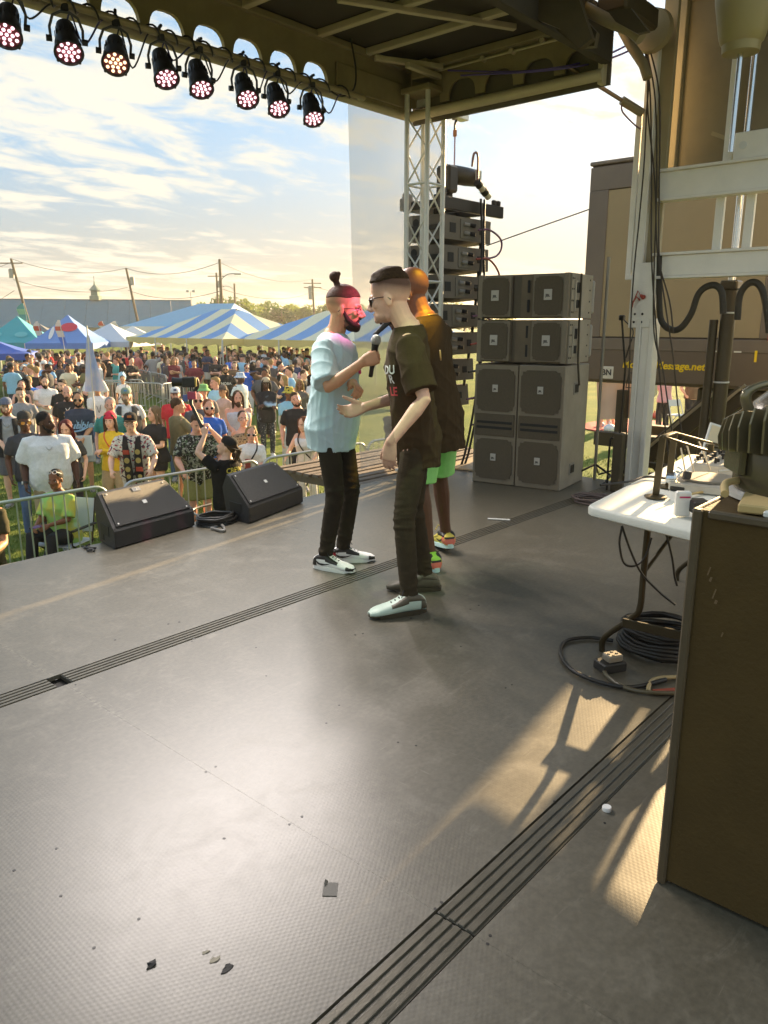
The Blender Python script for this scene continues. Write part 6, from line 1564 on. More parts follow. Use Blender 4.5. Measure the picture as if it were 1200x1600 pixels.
# ---------------------------------------------------------------- tents, canopies, flags
def build_tents():
 blue = mat('tent_blue', (.16, .34, .66), .75, 0, .04, 2); cream = mat('tent_cream', (.74, .70, .50), .75, 0, .04, 2); yel = mat('tent_valance', (.70, .58, .22), .75, 0, .05, 2); white = mat('tent_white', (.74, .74, .72), .7, 0, .04, 2); polem = mat('tent_pole', (.66, .66, .62), .5, .2)
 def slab(poly, m, name, parent, t=.03):
  n = len(poly); poly = [Vector(p) for p in poly]; nn = (poly[1] - poly[0]).cross(poly[2] - poly[0]).normalized() * t
  k = MB(); k.add(poly + [p - nn for p in poly], [tuple(range(n)), tuple(range(n, 2 * n))[::-1]] + [(i, n + i, n + (i + 1) % n, (i + 1) % n) for i in range(n)]); return k.build(name, m, parent)
 def striped(A, B, W, ze, zr, ns, label, first=0):
  """A to B: the eave facing us, left to right; W deep"""
  x = (B - A); LN = x.length; x.normalize(); y = Vector((-x.y, x.x, 0))
  r = thing('striped_tent', label, 'tent', (A + B) / 2 + y * W / 2)
  r.location.z = GZ
  def Q(a, b, z): v = A + x * a + y * b; return Vector((v.x, v.y, GZ + z))
  hh = W / 2
  def sag(z0, z1, t): return z0 + (z1 - z0) * (t ** 1.18)
  def side(org, ux, uy, length, hip0, hip1, k0):
   n = max(3, round(length / (LN / ns)))
   for i in range(n):
    a0, a1 = length * i / n, length * (i + 1) / n
    mm = blue if (i + k0) % 2 else cream
    st = 5
    def top(a): return min(hh, a * hh / hip0 if hip0 > 0 else hh, (length - a) * hh / hip1 if hip1 > 0 else hh)
    vs = []; cols = 3
    for c in range(cols + 1):
     a = lerp(a0, a1, c / cols); tm = top(a)
     for s in range(st + 1):
      d = tm * s / st; vs.append(org(a, d, sag(ze, zr, d / hh)))
    fs = []
    for c in range(cols):
     for s in range(st):
      q = c * (st + 1) + s; fs.append((q, q + st + 1, q + st + 2, q + 1))
    k = MB(); k.add(vs, fs); k.build('roof_panel', mm, r, 180)
  side(lambda a, d, z: Q(a, d, z), x, y, LN, hh, hh, first); side(lambda a, d, z: Q(LN - a, W - d, z), x, y, LN, hh, hh, first)
  side(lambda a, d, z: Q(LN - d, a, z), x, y, W, hh, hh, first); side(lambda a, d, z: Q(d, W - a, z), x, y, W, hh, hh, first)
  for a, b, c, d in ((0, 0, LN, 0), (LN, 0, LN, W), (LN, W, 0, W), (0, W, 0, 0)):
   n = 14; pts = []
   for i in range(n + 1): t = i / n; pts.append((lerp(a, c, t), lerp(b, d, t), .27 + .05 * math.cos(t * n * PI)))
   k = MB(); k.add([Q(p[0], p[1], ze + .01) for p in pts] + [Q(p[0], p[1], ze - p[2]) for p in pts], [(i, i + 1, n + 2 + i, n + 1 + i) for i in range(n)]); k.build('valance', yel, r)
  for a, b in [(lerp(0, LN, t), b) for t in (0, .33, .66, 1) for b in (0, W)] + [(hh, hh), (LN - hh, hh)]:
   k = MB(); z1 = ze if b in (0, W) else zr; k.tube([Q(a, b, 0), Q(a, b, z1)], .035, 8); k.build('pole', polem, r, 60)
  for a, b, da in ((0, 0, -1), (LN, 0, 1)):
   k = MB(); k.tube([Q(a, b, ze), Q(a + da * .9, b - 1.0, 0)], .012, 5); k.build('guy_rope', polem, r)
  return r
 def at(px, D):
  v = atd(px, 505, D); v.z = 0; return v
 striped(at(196, 39.5), at(346, 34.0), 6.4, 2.28, 3.62, 9, 'blue and cream striped pole tent left of the top knot man')
 striped(at(352, 35.5), at(640, 29.0), 6.4, 2.26, 3.50, 11, 'second striped pole tent directly behind the top knot man', 1)
 # plain blue tent behind
 A, B = at(188, 52), at(345, 50); x = (B - A).normalized(); y = Vector((-x.y, x.x, 0)); LN = (B - A).length
 r = thing('blue_tent', 'large plain blue tent roof rising behind the left striped tent', 'tent', (A + B) / 2 + y * 4); r.location.z = GZ
 def Q(a, b, z): v = A + x * a + y * b; return Vector((v.x, v.y, GZ + z))
 bl2 = mat('tent_sky_blue', (.24, .44, .62), .75, 0, .04, 2)
 slab([Q(0, 0, 2.75), Q(LN, 0, 2.75), Q(LN - 1, 4, 4.25), Q(3.6, 4, 4.25)], bl2, 'roof_panel', r); slab([Q(LN, 8, 2.75), Q(0, 8, 2.75), Q(3.6, 4, 4.25), Q(LN - 1, 4, 4.25)], bl2, 'roof_panel', r); slab([Q(0, 8, 2.75), Q(0, 0, 2.75), Q(3.6, 4, 4.25)], bl2, 'roof_panel', r); slab([Q(LN, 0, 2.75), Q(LN, 8, 2.75), Q(LN - 1, 4, 4.25)], bl2, 'roof_panel', r)
 k = MB(); k.add([Q(0, 0, 2.75), Q(LN, 0, 2.75), Q(LN, 0, 2.25), Q(0, 0, 2.25)], [(0, 1, 2, 3)]); k.build('valance', white, r)
 for a in (0, LN / 2, LN):
  for b in (0, 8): k = MB(); k.tube([Q(a, b, 0), Q(a, b, 2.75)], .04, 8); k.build('pole', polem, r, 60)
 # pop-up canopies
 def popup(px, D, w, zp, col, label, deco=None, rz=.2, ze=2.05):
  c = at(px, D); r = thing('popup_canopy', label, 'canopy', Vector((c.x, c.y, GZ)), YAW - PI / 2 + rz, 'pop up canopies along the back of the field'); m = mat('canopy_%d' % (int(px) + 200), col, .7, 0, .04, 2); h = w / 2
  cs = [(-h, -h), (h, -h), (h, h), (-h, h)]
  for i in range(4):
   a, b = cs[i], cs[(i + 1) % 4]; n = 6; vs = []
   for s in range(n + 1):
    t = s / n; f = 1 - t; z = ze + (zp - ze) * (t ** 1.25)
    for u in range(5): q = u / 4; vs.append((lerp(a[0], b[0], q) * f, lerp(a[1], b[1], q) * f, z))
   k = MB(); k.add(vs, [(s * 5 + u, s * 5 + u + 1, s * 5 + u + 6, s * 5 + u + 5) for s in range(n) for u in range(4)]); k.build('roof_panel', m, r, 180, False)
   k = MB(); k.add([(a[0], a[1], ze), (b[0], b[1], ze), (b[0], b[1], ze - .26), (a[0], a[1], ze - .26)], [(0, 1, 2, 3)]); k.build('valance', m, r, None, False)
   k = MB(); k.tube([(a[0], a[1], 0), (a[0], a[1], ze)], .022, 6); k.build('leg', polem, r, 60, False)
  if deco:
   for dm, cx, cy, sx, sy in deco:
    # flat print lying just above the facing roof panel
    n = 18; vs = []
    for j in range(n):
     a = 2 * PI * j / n; t = cy + sy * math.sin(a); xx = (cx + sx * math.cos(a)) ; z = ze + (zp - ze) * (max(t, 0) ** 1.25); vs.append((xx, -h * (1 - t) - .02, z + .03))
    k = MB(); k.add(vs, [tuple(range(n))]); k.build('print', dm, r, None, False)
  return r
 red = mat('print_red2', (.62, .05, .08), .7); wp = mat('print_white', (.75, .73, .70), .8); pb = mat('print_pale_blue', (.50, .62, .74), .7); tl = mat('print_teal', (.12, .46, .50), .7)
 popup(28, 39, 3.2, 3.30, (.05, .36, .42), 'teal pop up canopy with pale looped prints at the far left', [(tl, -.70, .36, .26, .09), (tl, .45, .36, .30, .10)], .1)
 popup(107, 38, 3.1, 3.35, (.14, .28, .62), 'blue pop up canopy with a red oval on its roof', [(red, .22, .60, .40, .14), (wp, -.50, .40, .10, .22)], .05)
 popup(172, 41, 3.3, 2.95, (.56, .60, .68), 'pale grey blue pop up canopy right of the red oval canopy', None, -.1)
 popup(207, 45, 3.2, 2.80, (.68, .68, .68), 'white pop up canopy partly behind the left striped tent', None, .2)
 popup(60, 47, 3.2, 2.95, (.16, .17, .18), 'dark grey pop up canopy between the teal and blue canopies', None, .2)
 popup(-14, 33, 3.0, 2.30, (.05, .12, .48), 'low royal blue canopy corner at the left picture edge', None, .3, 1.75)
 # feather flags
 def feather(px, py0, py1, D, w, cols, label, lean=.34):
  tp, bt = atd(px, py0, D), atd(px, py1, D); g = Vector((bt.x, bt.y, GZ)) + Vector(_R) * .25; r = thing('feather_flag', label, 'flag', g, 0, 'feather flags before the canopies'); h = tp.z - bt.z
  k = MB(); k.tube(spline([g, g + Vector((0, 0, 1.2)), Vector((bt.x, bt.y, bt.z)) + Vector(_R) * (.22), tp + Vector(_R) * .02], 4), .018, 6); k.build('pole', polem, r, 60)
  n = 12; seg = len(cols)
  for s in range(seg):
   vs = []; m0, m1 = s * n // seg, (s + 1) * n // seg
   for i in range(m0, m1 + 1):
    t = i / n; c = lerp(bt, tp, t); ww = w * (1 - max(0, (t - .55) / .45) ** 2 * .85) * (.75 + .25 * min(1, t * 4)); sh = lean * (1 - t)
    vs += [c + Vector(_R) * (sh + .03), c + Vector(_R) * (sh - ww) + Vector((math.cos(YAW), math.sin(YAW), 0)) * .05 * math.sin(6 * t)]
   k = MB(); k.add(vs, [(2 * i, 2 * i + 1, 2 * i + 3, 2 * i + 2) for i in range(m1 - m0)]); k.build('banner', cols[s], r, 180)
 b2 = mat('flag_blue', (.10, .22, .66), .7); fw = mat('flag_cream', (.76, .68, .58), .7); fr = mat('flag_red', (.62, .12, .06), .7); gr = mat('flag_green', (.28, .56, .36), .7); tq = mat('flag_teal', (.10, .36, .36), .7)
 feather(58, 502, 532, 37, .30, [b2, fw, fr, fw], 'white feather flag with a red disc and blue foot, left of its pair')
 feather(92, 500, 540, 34, .28, [b2, b2, fw, fr, fw], 'white feather flag with a red disc before the blue canopy')
 feather(36, 474, 500, 46, .5, [tq, gr, tq], 'green and teal feather flag above the teal canopy')
 feather(159, 502, 516, 48, .35, [fw, fr], 'small orange and cream feather flag behind the pale canopy'); feather(179, 502, 514, 50, .4, [fw, wp], 'small cream feather flag beside the orange one')
 # big white flag on a pole held in the crowd
 D = 15.0; tp = atd(137, 524, D); r = thing('hand_flag', 'big pale iridescent flag hanging from a pole among the crowd at the left', 'flag', Vector((tp.x, tp.y, GZ)))
 k = MB(); k.tube([(tp.x, tp.y, GZ + .9), (tp.x, tp.y, tp.z + .18)], .014, 8); k.build('pole', polem, r, 60)
 vs = []; n, mcol = 14, 8
 for i in range(n + 1):
  t = i / n
  for j in range(mcol + 1):
   u = j / mcol; wdt = .04 + .36 * t ** .9; vs.append(Vector((tp.x, tp.y, tp.z - 1.05 * t)) + Vector(_R) * (u - .42) * wdt + Vector((math.cos(YAW), math.sin(YAW), 0)) * .05 * t * math.sin(u * 11 + t * 2))
 pm = bpy.data.materials.new('flag_iridescent'); pm.use_nodes = True; pb_ = pm.node_tree.nodes['Principled BSDF']; pb_.inputs['Base Color'].default_value = (.50, .56, .72, 1); pb_.inputs['Roughness'].default_value = .35; pb_.inputs['Sheen Weight'].default_value = .3
 tf = pm.node_tree.nodes.new('ShaderNodeTexNoise'); tf.inputs['Scale'].default_value = 3; rp = pm.node_tree.nodes.new('ShaderNodeValToRGB'); rp.color_ramp.elements[0].color = (.36, .46, .74, 1); rp.color_ramp.elements[0].position = .35; rp.color_ramp.elements[1].color = (.72, .66, .70, 1); rp.color_ramp.elements[1].position = .65
 tcc = pm.node_tree.nodes.new('ShaderNodeTexCoord'); pm.node_tree.links.new(tcc.outputs['Object'], tf.inputs[0]); pm.node_tree.links.new(tf.outputs[0], rp.inputs[0]); pm.node_tree.links.new(rp.outputs[0], pb_.inputs['Base Color'])
 k = MB(); k.add(vs, [(i * (mcol + 1) + j, i * (mcol + 1) + j + 1, (i + 1) * (mcol + 1) + j + 1, (i + 1) * (mcol + 1) + j) for i in range(n) for j in range(mcol)]); k.build('cloth', pm, r, 180)
build_tents()
# ---------------------------------------------------------------- barricades
def build_barricades():
 m1 = mat('barrier_green_tint', (.46, .54, .48), .38, .55, .08, 5); m2 = mat('barrier_steel', (.52, .53, .52), .4, .6, .08, 5)
 root = thing('crowd_barrier', 'barrier', 'crowd barrier', (0, 0, 0), 0, 'steel crowd barriers'); L, H = 2.15, 1.07
 k = MB(); r = .16; pts = [(-L / 2, 0, .18)] + [(-L / 2 + r - r * math.cos(t), 0, H - r + r * math.sin(t)) for t in np.linspace(0, PI / 2, 6)] + [(L / 2 - r + r * math.sin(t), 0, H - r + r * math.cos(t)) for t in np.linspace(0, PI / 2, 6)] + [(L / 2, 0, .18)]
 k.tube(pts, .021, 10, closed=True); k.build('frame', m1, root, 60, False)
 for i in range(15):
  x = -L / 2 + L * (i + 1) / 16; q = MB(); q.tube([(x, 0, .18), (x, 0, H)], .009, 7); q.build('bar', m1, root, 60, False)
 for x in (-L * .36, L * .36):
  q = MB(); q.tube([(x, -.30, .02), (x, -.05, .16), (x, .05, .16), (x, .30, .02)], .016, 8); q.build('foot', m1, root, 60, False)
 q = MB(); q.tube([(L / 2 + .01, 0, .75), (L / 2 + .05, 0, .78), (L / 2 + .05, 0, .70)], .008, 6); q.build('hook', m1, root, 60, False)
 def put(a, b, lab, mm=None, first=[True]):
  a, b = Vector((a[0], a[1], 0)), Vector((b[0], b[1], 0)); c = (a + b) / 2; c.z = GZ; ang = math.atan2(b.y - a.y, b.x - a.x)
  o = root if first[0] else dup(root); first[0] = False
  o.location = c; o.rotation_euler = (0, 0, ang); o['label'] = lab
  if mm:
   for ch in o.children: ch.material_slots[0].link = 'OBJECT'; ch.material_slots[0].material = mm
 y = 8.42
 put((2.46, y + .02), (4.60, y), 'greenish front barrier left of the marked monitor, before the seated woman'); put((4.80, y), (6.95, y + .03), 'front barrier between the two monitors, behind the cameraman', m2); put((7.02, y + .03), (9.17, y), 'front barrier behind the right wedge monitor', m2); put((.25, y), (2.40, y + .02), 'front barrier cut by the left picture edge'); put((9.22, y), (11.37, y), 'front barrier behind the legs of the top knot man', m2)
 def row(pts, labs, mm):
  for (p, q), lab in zip(zip(pts[:-1], pts[1:]), labs): put(onz(*p, GZ + 1.07), onz(*q, GZ + 1.07), lab, mm)
 def chain(p, q, n, word):
  a, b = onz(*p, GZ + 1.07), onz(*q, GZ + 1.07); d = (b - a).normalized()
  for i in range(n): put(a + d * 2.2 * i, a + d * (2.2 * i + 2.15), word[i], m2)
 chain((4, 600), (130, 596), 2, ['far barrier at the left behind the man with the phone', 'far barrier behind the woman in the blue tank top', ])
 chain((164, 597), (246, 599), 1, ['far barrier behind the man with blue sunglasses on his cap'])
 chain((252, 600), (332, 590), 1, ['far barrier under the dark haired cameraman rig'])
 chain((152, 570), (210, 576), 2, ['back barrier right of the big pale flag', 'back barrier left of the woman in black with a pass'])
 chain((214, 577), (254, 585), 2, ['back barrier behind the woman in black with a pass', 'back barrier beside the woman in the dark blouse'])
 chain((98, 565), (146, 569), 2, ['back barrier left of the big pale flag', 'back barrier directly behind the big pale flag'])
 chain((0, 560), (60, 562), 2, ['back barrier at the far left of the field', 'back barrier behind the man in the blue cap'])
build_barricades()
# ---------------------------------------------------------------- screen truck and what is behind it
def build_truck():
 body = mat('truck_brown', (.125, .095, .072), .5, .1, .08, 1.5, .05, 20); panel = mat('screen_tan', (.31, .245, .145), .7, 0, .06, 1.2, .1, 160); frm = mat('truck_frame', (.16, .13, .105), .5, .1, .08, 2); yl = mat('lettering_yellow', (.80, .56, .01), .6); dk = mat('chassis_dark', (.045, .034, .018), .6, .1, .1, 4)
 X = 10.4; r = thing('screen_truck', 'brown mobile screen truck with yellow web lettering along its skirt', 'truck', (X + 1, 4.0, GZ))
 y0, y1, z0, z1 = 2.62, 5.33, .70, 3.61
 k = MB(); k.box((X + .30, (y0 + y1) / 2, 2.15), (.56, y1 - y0, 2.90), bev=.01); k.build('box_body', body, r)
 k = MB(); k.box((X + .30, (y0 + y1) / 2 - .01, 3.62), (.66, y1 - y0 + .06, .05), bev=.01); k.build('roof_cap', frm, r)
 k = MB(); k.box((X - .01, (y0 + y1) / 2, 3.42), (.04, y1 - y0, .30), bev=.006); k.build('top_band', frm, r)
 for yy in (y1 - .14, y0 + .16): k = MB(); k.box((X - .01, yy, 2.30), (.05, .28 if yy > 4 else .32, 1.94), bev=.008); k.build('frame_post', frm, r)
 k = MB(); k.box((X - .006, (y0 + y1) / 2, 2.30), (.03, y1 - y0 - .56, 1.92)); k.build('screen', panel, r)
 k = MB(); k.box((X - .012, (y0 + y1) / 2, 1.24), (.05, y1 - y0, .16), bev=.006); k.build('lower_rail', frm, r)
 k = MB(); k.box((X - .008, (y0 + y1) / 2, .95), (.05, y1 - y0, .42), bev=.006); sk = k.build('skirt', body, r)
 M = frame(Vector((X - .036, 4.115, .965)), (0, -1, 0), (0, 0, 1)); M.translation -= wloc(sk)
 text('MonsterMessage.net', .135, M, yl, 'lettering', sk, .006, shear=.15, bold=.0035)
 k = MB(); p = onx(1108, 610, X); k.box((X - .04, 2.95, 1.12), (.01, .03, .14), bev=.003); k.build('yellow_tag', yl, r)
 k = MB(); k.lathe([(.03, 0), (.035, .02), (.035, .17), (.02, .19)], 12, Matrix.Translation((X - .05, 2.80, 1.30))); k.build('marker_lamp', mat('lamp_red', (.42, .06, .04), .4), r, 40)
 for yy in (3.40, 3.17): k = MB(); k.box((X - .036, yy, 1.17), (.006, .09, .018)); k.build('reflector', WHT, r)
 # chassis, tongue and wheels under it
 k = MB(); k.bar((X + .4, 2.9, -.15), (X + .4, 5.2, -.15), .18, .2); k.bar((X + 1.6, 2.9, -.15), (X + 1.6, 5.2, -.15), .18, .2); k.build('chassis', dk, r)
 k = MB(); k.box((X + 1.0, 3.3, .35), (1.4, .9, .7), bev=.05); k.build('lift_mast', dk, r)
 for xx in (X + .2, X + 1.8):
  w = MB(); w.lathe([(.16, -.1), (.34, -.1), (.37, -.06), (.37, .06), (.34, .1), (.16, .1)], 22, frame((xx, 3.1, GZ + .37), (0, 0, 1), (0, 1, 0))); wh = w.build('wheel', dk, r, 40)
  w = MB(); w.lathe([(.15, -.11), (.16, .11), (.05, .12)], 16, frame((xx, 3.1, GZ + .37), (0, 0, 1), (0, 1, 0))); w.build('rim', ALU, wh, 40)
 for yy in (3.3, 5.1): k = MB(); k.box((X + 1.0, yy, -.45), (.14, .14, 1.95)); k.build('outrigger', dk, r)
 pl = thing('number_plate', 'white number plate reading BN beside the ground stack', 'number plate', onx(948, 582, 9.2))
 c = pl.location.copy(); k = MB(); k.box(c, (.012, .17, .15), bev=.004); k.build('plate', WHT, pl)
 M = frame(Vector((-.008, 0, 0)), (0, -1, 0), (0, 0, 1)); text('BN', .10, M, mat('ink_dark', (.05, .05, .06), .6), 'plate_letters', pl, .002, bold=.003)
 # stage stairs: stringers and treads
 st = thing('stage_stairs', 'dark steel stage stairs with a slanting stringer behind the white table', 'stairs', (8.6, 3.2, GZ)); tr = mat('stair_brown', (.075, .055, .030), .5, .2, .12, 4); ed = mat('stair_edge', (.36, .30, .20), .5, .3)
 for X_, sh in ((8.4, 0), (9.3, 0)):
  a, b = onx(1000, 722, 8.4), onx(1122, 622, 8.4); a.x = b.x = X_; d = (a - b).normalized(); a = a + d * .3
  k = MB(); k.bar(a, b, .05, .20, bev=.006); s_ = k.build('stringer', tr, st); k = MB(); k.bar(a + Vector((-.03, 0, .085)), b + Vector((-.03, 0, .085)), .03, .03); k.build('stringer_edge', ed, s_)
 for i, z in enumerate((-.10, -.38, -.66, -.94)):
  k = MB(); k.box((8.3 + .0, 3.0 - .05 * i, z), (.9, .30, .05), bev=.006); t = k.build('tread', tr, st); k = MB(); k.box((7.9, 3.0 - .05 * i, z + .03), (.06, .9, .03)); k.build('tread_edge', ed, t)
 for i, (x0, y0_) in enumerate(((1012, 726), (1014, 742))): k = MB(); a, b = onx(x0, y0_, 7.9), onx(1095, y0_ + 10, 7.9); k.bar(a, b, .05, .06, bev=.005); k.build('side_rail', tr, st)
 # pink cloth banner, picnic things seen through the gap
 pk = mat('cloth_pink', (.66, .48, .40), .8, 0, .05, 3); bn = thing('hanging_cloth', 'pinkish cloth banner hanging under the truck behind the ground stack', 'banner', onx(965, 620, 11.5))
 q = [onx(x, y, 11.5) for x, y in ((932, 596), (998, 594), (998, 652), (933, 656))]; vs = []
 for i in range(9):
  for j in range(5): u, v = i / 8, j / 4; vs.append(lerp(lerp(q[0], q[1], u), lerp(q[3], q[2], u), v) + Vector((.03 * math.sin(u * 9 + v), 0, 0)))
 k = MB(); k.add(vs, [(i * 5 + j, i * 5 + j + 1, i * 5 + j + 6, i * 5 + j + 5) for i in range(8) for j in range(4)]); k.build('cloth', pk, bn, 180)
 k = MB(); k.tube([q[0], q[1]], .012, 6); k.build('rail', polem_(), bn, 60)
 k = MB(); c = onz(975, 666, GZ); vs = [(c.x + 1.6 * math.cos(a) * (1.2 if math.cos(a) > 0 else 1), c.y + 1.1 * math.sin(a), GZ + .02 + .02 * math.sin(5 * a)) for a in np.linspace(0, 2 * PI, 20)[:-1]]
 k.add(vs + [(x, y, GZ + .005) for x, y, z in vs], [tuple(range(19))] + [(i, 19 + i, 19 + (i + 1) % 19, (i + 1) % 19) for i in range(19)]); tag(k.build('picnic_blanket', mat('blanket_red', (.46, .04, .05), .85, 0, .1, 3), None), 'red picnic blanket on the grass under the truck', 'blanket')
 c = onz(1056, 674, GZ); ch = thing('folding_chair', 'white folding chair on the grass behind the corner post', 'chair', c, YAW - PI / 2 + .4); wp = mat('chair_white', (.72, .73, .74), .5)
 for s in (-1, 1):
  k = MB(); k.tube([(s * .22, -.22, 0), (s * .22, .16, .80), (s * .19, .18, .88)], .013, 8); k.build('leg', wp, ch, 60, False); k = MB(); k.tube([(s * .20, .24, 0), (s * .20, -.18, .46)], .013, 8); k.build('leg', wp, ch, 60, False)
 k = MB(); k.box((0, -.0, .46), (.40, .38, .03), bev=.01); k.build('seat', wp, ch, None, False); k = MB(); k.box((0, .165, .78), (.40, .03, .18), rot=Euler((-.15, 0, 0)).to_matrix(), bev=.01); k.build('backrest', wp, ch, None, False)
 c = onz(1012, 680, GZ); um = thing('parasol_pole', 'cream folded parasol on a pole behind the corner post', 'parasol', c); k = MB(); k.tube([c, c + Vector((0, 0, 2.4))], .025, 8); k.build('pole', polem_(), um, 60); k = MB(); k.lathe([(.06, 1.0), (.16, 1.1), (.10, 1.9), (.03, 2.5)], 12, Matrix.Translation(c)); k.build('canopy', mat('parasol_cream', (.66, .60, .46), .8), um, 180)
 for i, (px, py, s, m, lab) in enumerate(((952, 676, .32, mat('bag_white', (.70, .72, .76), .6), 'white plastic bag on the grass by the red blanket'), (938, 668, .22, mat('bag_blue', (.30, .42, .62), .6), 'pale blue bag at the left end of the red blanket'), (1022, 654, .25, mat('bag_red', (.60, .10, .06), .6), 'red tote bag beside the parasol pole'), (1090, 672, .5, mat('bag_greyblue', (.52, .60, .70), .6), 'pale blue cooler on the grass right of the stairs'))):
  c = onz(px, py, GZ); k = MB(); k.sph(c + Vector((0, 0, s * .35)), (s * .6, s * .5, s * .4), None, 12, 8); k.tube(spline([c + Vector((-s * .3, 0, s * .6)), c + Vector((0, 0, s * 1.0)), c + Vector((s * .3, 0, s * .6))], 4), .012, 6); tag(k.build('picnic_bag', m, None, 50), lab, 'bag')
 g = thing('side_tank', 'grey green cabinet corner at the right picture edge behind the lamp', 'cabinet', onx(1198, 600, 9.0)); k = MB(); p = onx(1197, 600, 9.0); k.box((p.x + .3, p.y - .42, .75), (.6, .8, 1.4), bev=.02); k.build('body', mat('cabinet_grey_green', (.30, .30, .24), .5, 0, .1, 4), g); k = MB(); k.box((p.x - .01, p.y - .42, 1.46), (.04, .84, .05), bev=.008); k.build('lid', mat('cabinet_grey_green', (.30, .30, .24), .5), g)
def polem_(): return mat('tent_pole', (.66, .66, .62), .5, .2)
build_truck()
# ---------------------------------------------------------------- the three men on the deck
def local_of(root, rz):
 inv = Matrix.Rotation(-rz, 3, 'Z')
 return lambda w: inv @ (Vector(w) - root)
def hero_shoe(s, q, root, c):
 """low sneaker: sole, upper, overlays, tongue, laces; c = dict of materials"""
 an = getattr(s, 'an' + q); yw = R_(getattr(s, 'footy' + q)); f = Vector((-math.sin(yw), math.cos(yw), 0)); x = Vector((f.y, -f.x, 0)); z = Vector((0, 0, 1))
 k = s.k * c.get('k', 1.0); g = an - z * .085 * s.k
 if c.get('lift'):                                     # heel off the deck
  ax = Matrix.Rotation(-R_(c['lift']), 3, x); toe = g + f * .14 * k
  P = lambda a, b, h: toe + ax @ (f * (a * k - .14 * k) + x * b * k + z * h * k)
  f2, z2 = ax @ f, ax @ z
 else:
  P = lambda a, b, h: g + f * a * k + x * b * k + z * h * k
  f2, z2 = f, z
 up = MB()
 st = [(-.080, .020, .035, .020), (-.070, .036, .075, .033), (-.03, .040, .098, .040), (.02, .041, .104, .042), (.06, .042, .078, .042), (.11, .046, .058, .046), (.155, .045, .048, .043), (.185, .036, .040, .030), (.203, .016, .030, .012)]
 rings = []
 for a, hw, top, _ in st:
  rings.append((P(a, 0, .018 + (top - .018) / 2), hw * k, (top - .010) / 2 * k, x, z2))
 up.loft(rings, 16, 2.7)
 u = up.build('shoe', c['upper'], root, 50, False)
 so = MB(); outl = []
 for i in range(28):
  a = 2 * PI * i / 28; ca, sa = math.cos(a), math.sin(a)
  w = .043 + .006 * max(0, ca) ; outl.append((.060 + .148 * ca, w * math.copysign(abs(sa) ** .75, sa)))
 vs = [P(a, b, h + (.012 if a > .17 else 0) * (h < .01)) for h, gr in ((.001, .97), (.010, 1.0), (.026, 1.0)) for a, b in [(p[0], p[1] * gr) for p in outl]]
 n = 28
 so.add(vs, [tuple(range(n))[::-1], tuple(range(2 * n, 3 * n))] + [(r * n + i, r * n + (i + 1) % n, (r + 1) * n + (i + 1) % n, (r + 1) * n + i) for r in range(2) for i in range(n)])
 so.build('sole', c['sole'], u, 40, False)
 def overlay(name, m, a0, a1, h0, h1, grow=.003):
  mb = MB(); A = [t for t in np.linspace(a0, a1, 6)]
  rr = []
  for a in A:
   hw = np.interp(a, [t[0] for t in st], [t[1] for t in st]); tp = np.interp(a, [t[0] for t in st], [t[2] for t in st])
   t2 = min(tp, h1) ; b2 = h0
   rr.append((P(a, 0, (t2 + b2) / 2), (hw + grow) * k, max(.004, (t2 - b2) / 2 + grow) * k, x, z2))
  mb.loft(rr, 16, 2.7); return mb.build(name, m, u, 50, False)
 overlay('collar', c['collar'], -.076, .022, .066, .2)
 overlay('toe_cap', c['toe'], .165, .205, .018, .2)
 overlay('heel_panel', c['heel'], -.082, -.045, .020, .2, .0025)
 overlay('eyestay', c['eyestay'], .020, .105, .048, .2, .002)
 lc = MB()
 for i in range(4):
  a = .03 + .02 * i; tp = np.interp(a, [t[0] for t in st], [t[2] for t in st])
  lc.tube([P(a, -.026, tp - .012), P(a + .006, 0, tp + .004), P(a, .026, tp - .012)], .0032 * k, 6)
 lc.tube([P(.028, 0, .104), P(.03, .03, .125), P(.05, .045, .10), P(.035, .01, .104)], .0025 * k, 6)
 lc.tube([P(.028, 0, .104), P(.045, -.03, .13), P(.06, -.045, .098)], .0025 * k, 6)
 lc.build('laces', c['lace'], u, 60, False)
 if c.get('swoosh'):
  sw = MB()
  for sg in (-1, 1):
   top = [(-.055, .066), (-.02, .048), (.02, .046), (.06, .055), (.095, .066)]
   bot = [(-.055, .066), (-.035, .040), (-.005, .032), (.03, .040), (.095, .066)]
   A, B = [], []
   for (a, h), (a2, h2) in zip(top, bot):
    for L_, aa, hh in ((A, a, h), (B, a2, h2)):
     hw = np.interp(aa, [t[0] for t in st], [t[1] for t in st]); tp = np.interp(aa, [t[0] for t in st], [t[2] for t in st])
     cz = .018 + (tp - .018) / 2; ry = (tp - .01) / 2; tt = min(.98, abs(hh - cz) / ry)
     L_.append(P(aa, sg * (hw * (1 - tt ** 2.7) ** (1 / 2.7) + .0025), hh))
   n0 = len(A); sw.add(A + B, [(i, i + 1, n0 + i + 1, n0 + i) if sg < 0 else (i, n0 + i, n0 + i + 1, i + 1) for i in range(n0 - 1)])
  sw.build('swoosh', c['swoosh'], u, None, False)
 return u
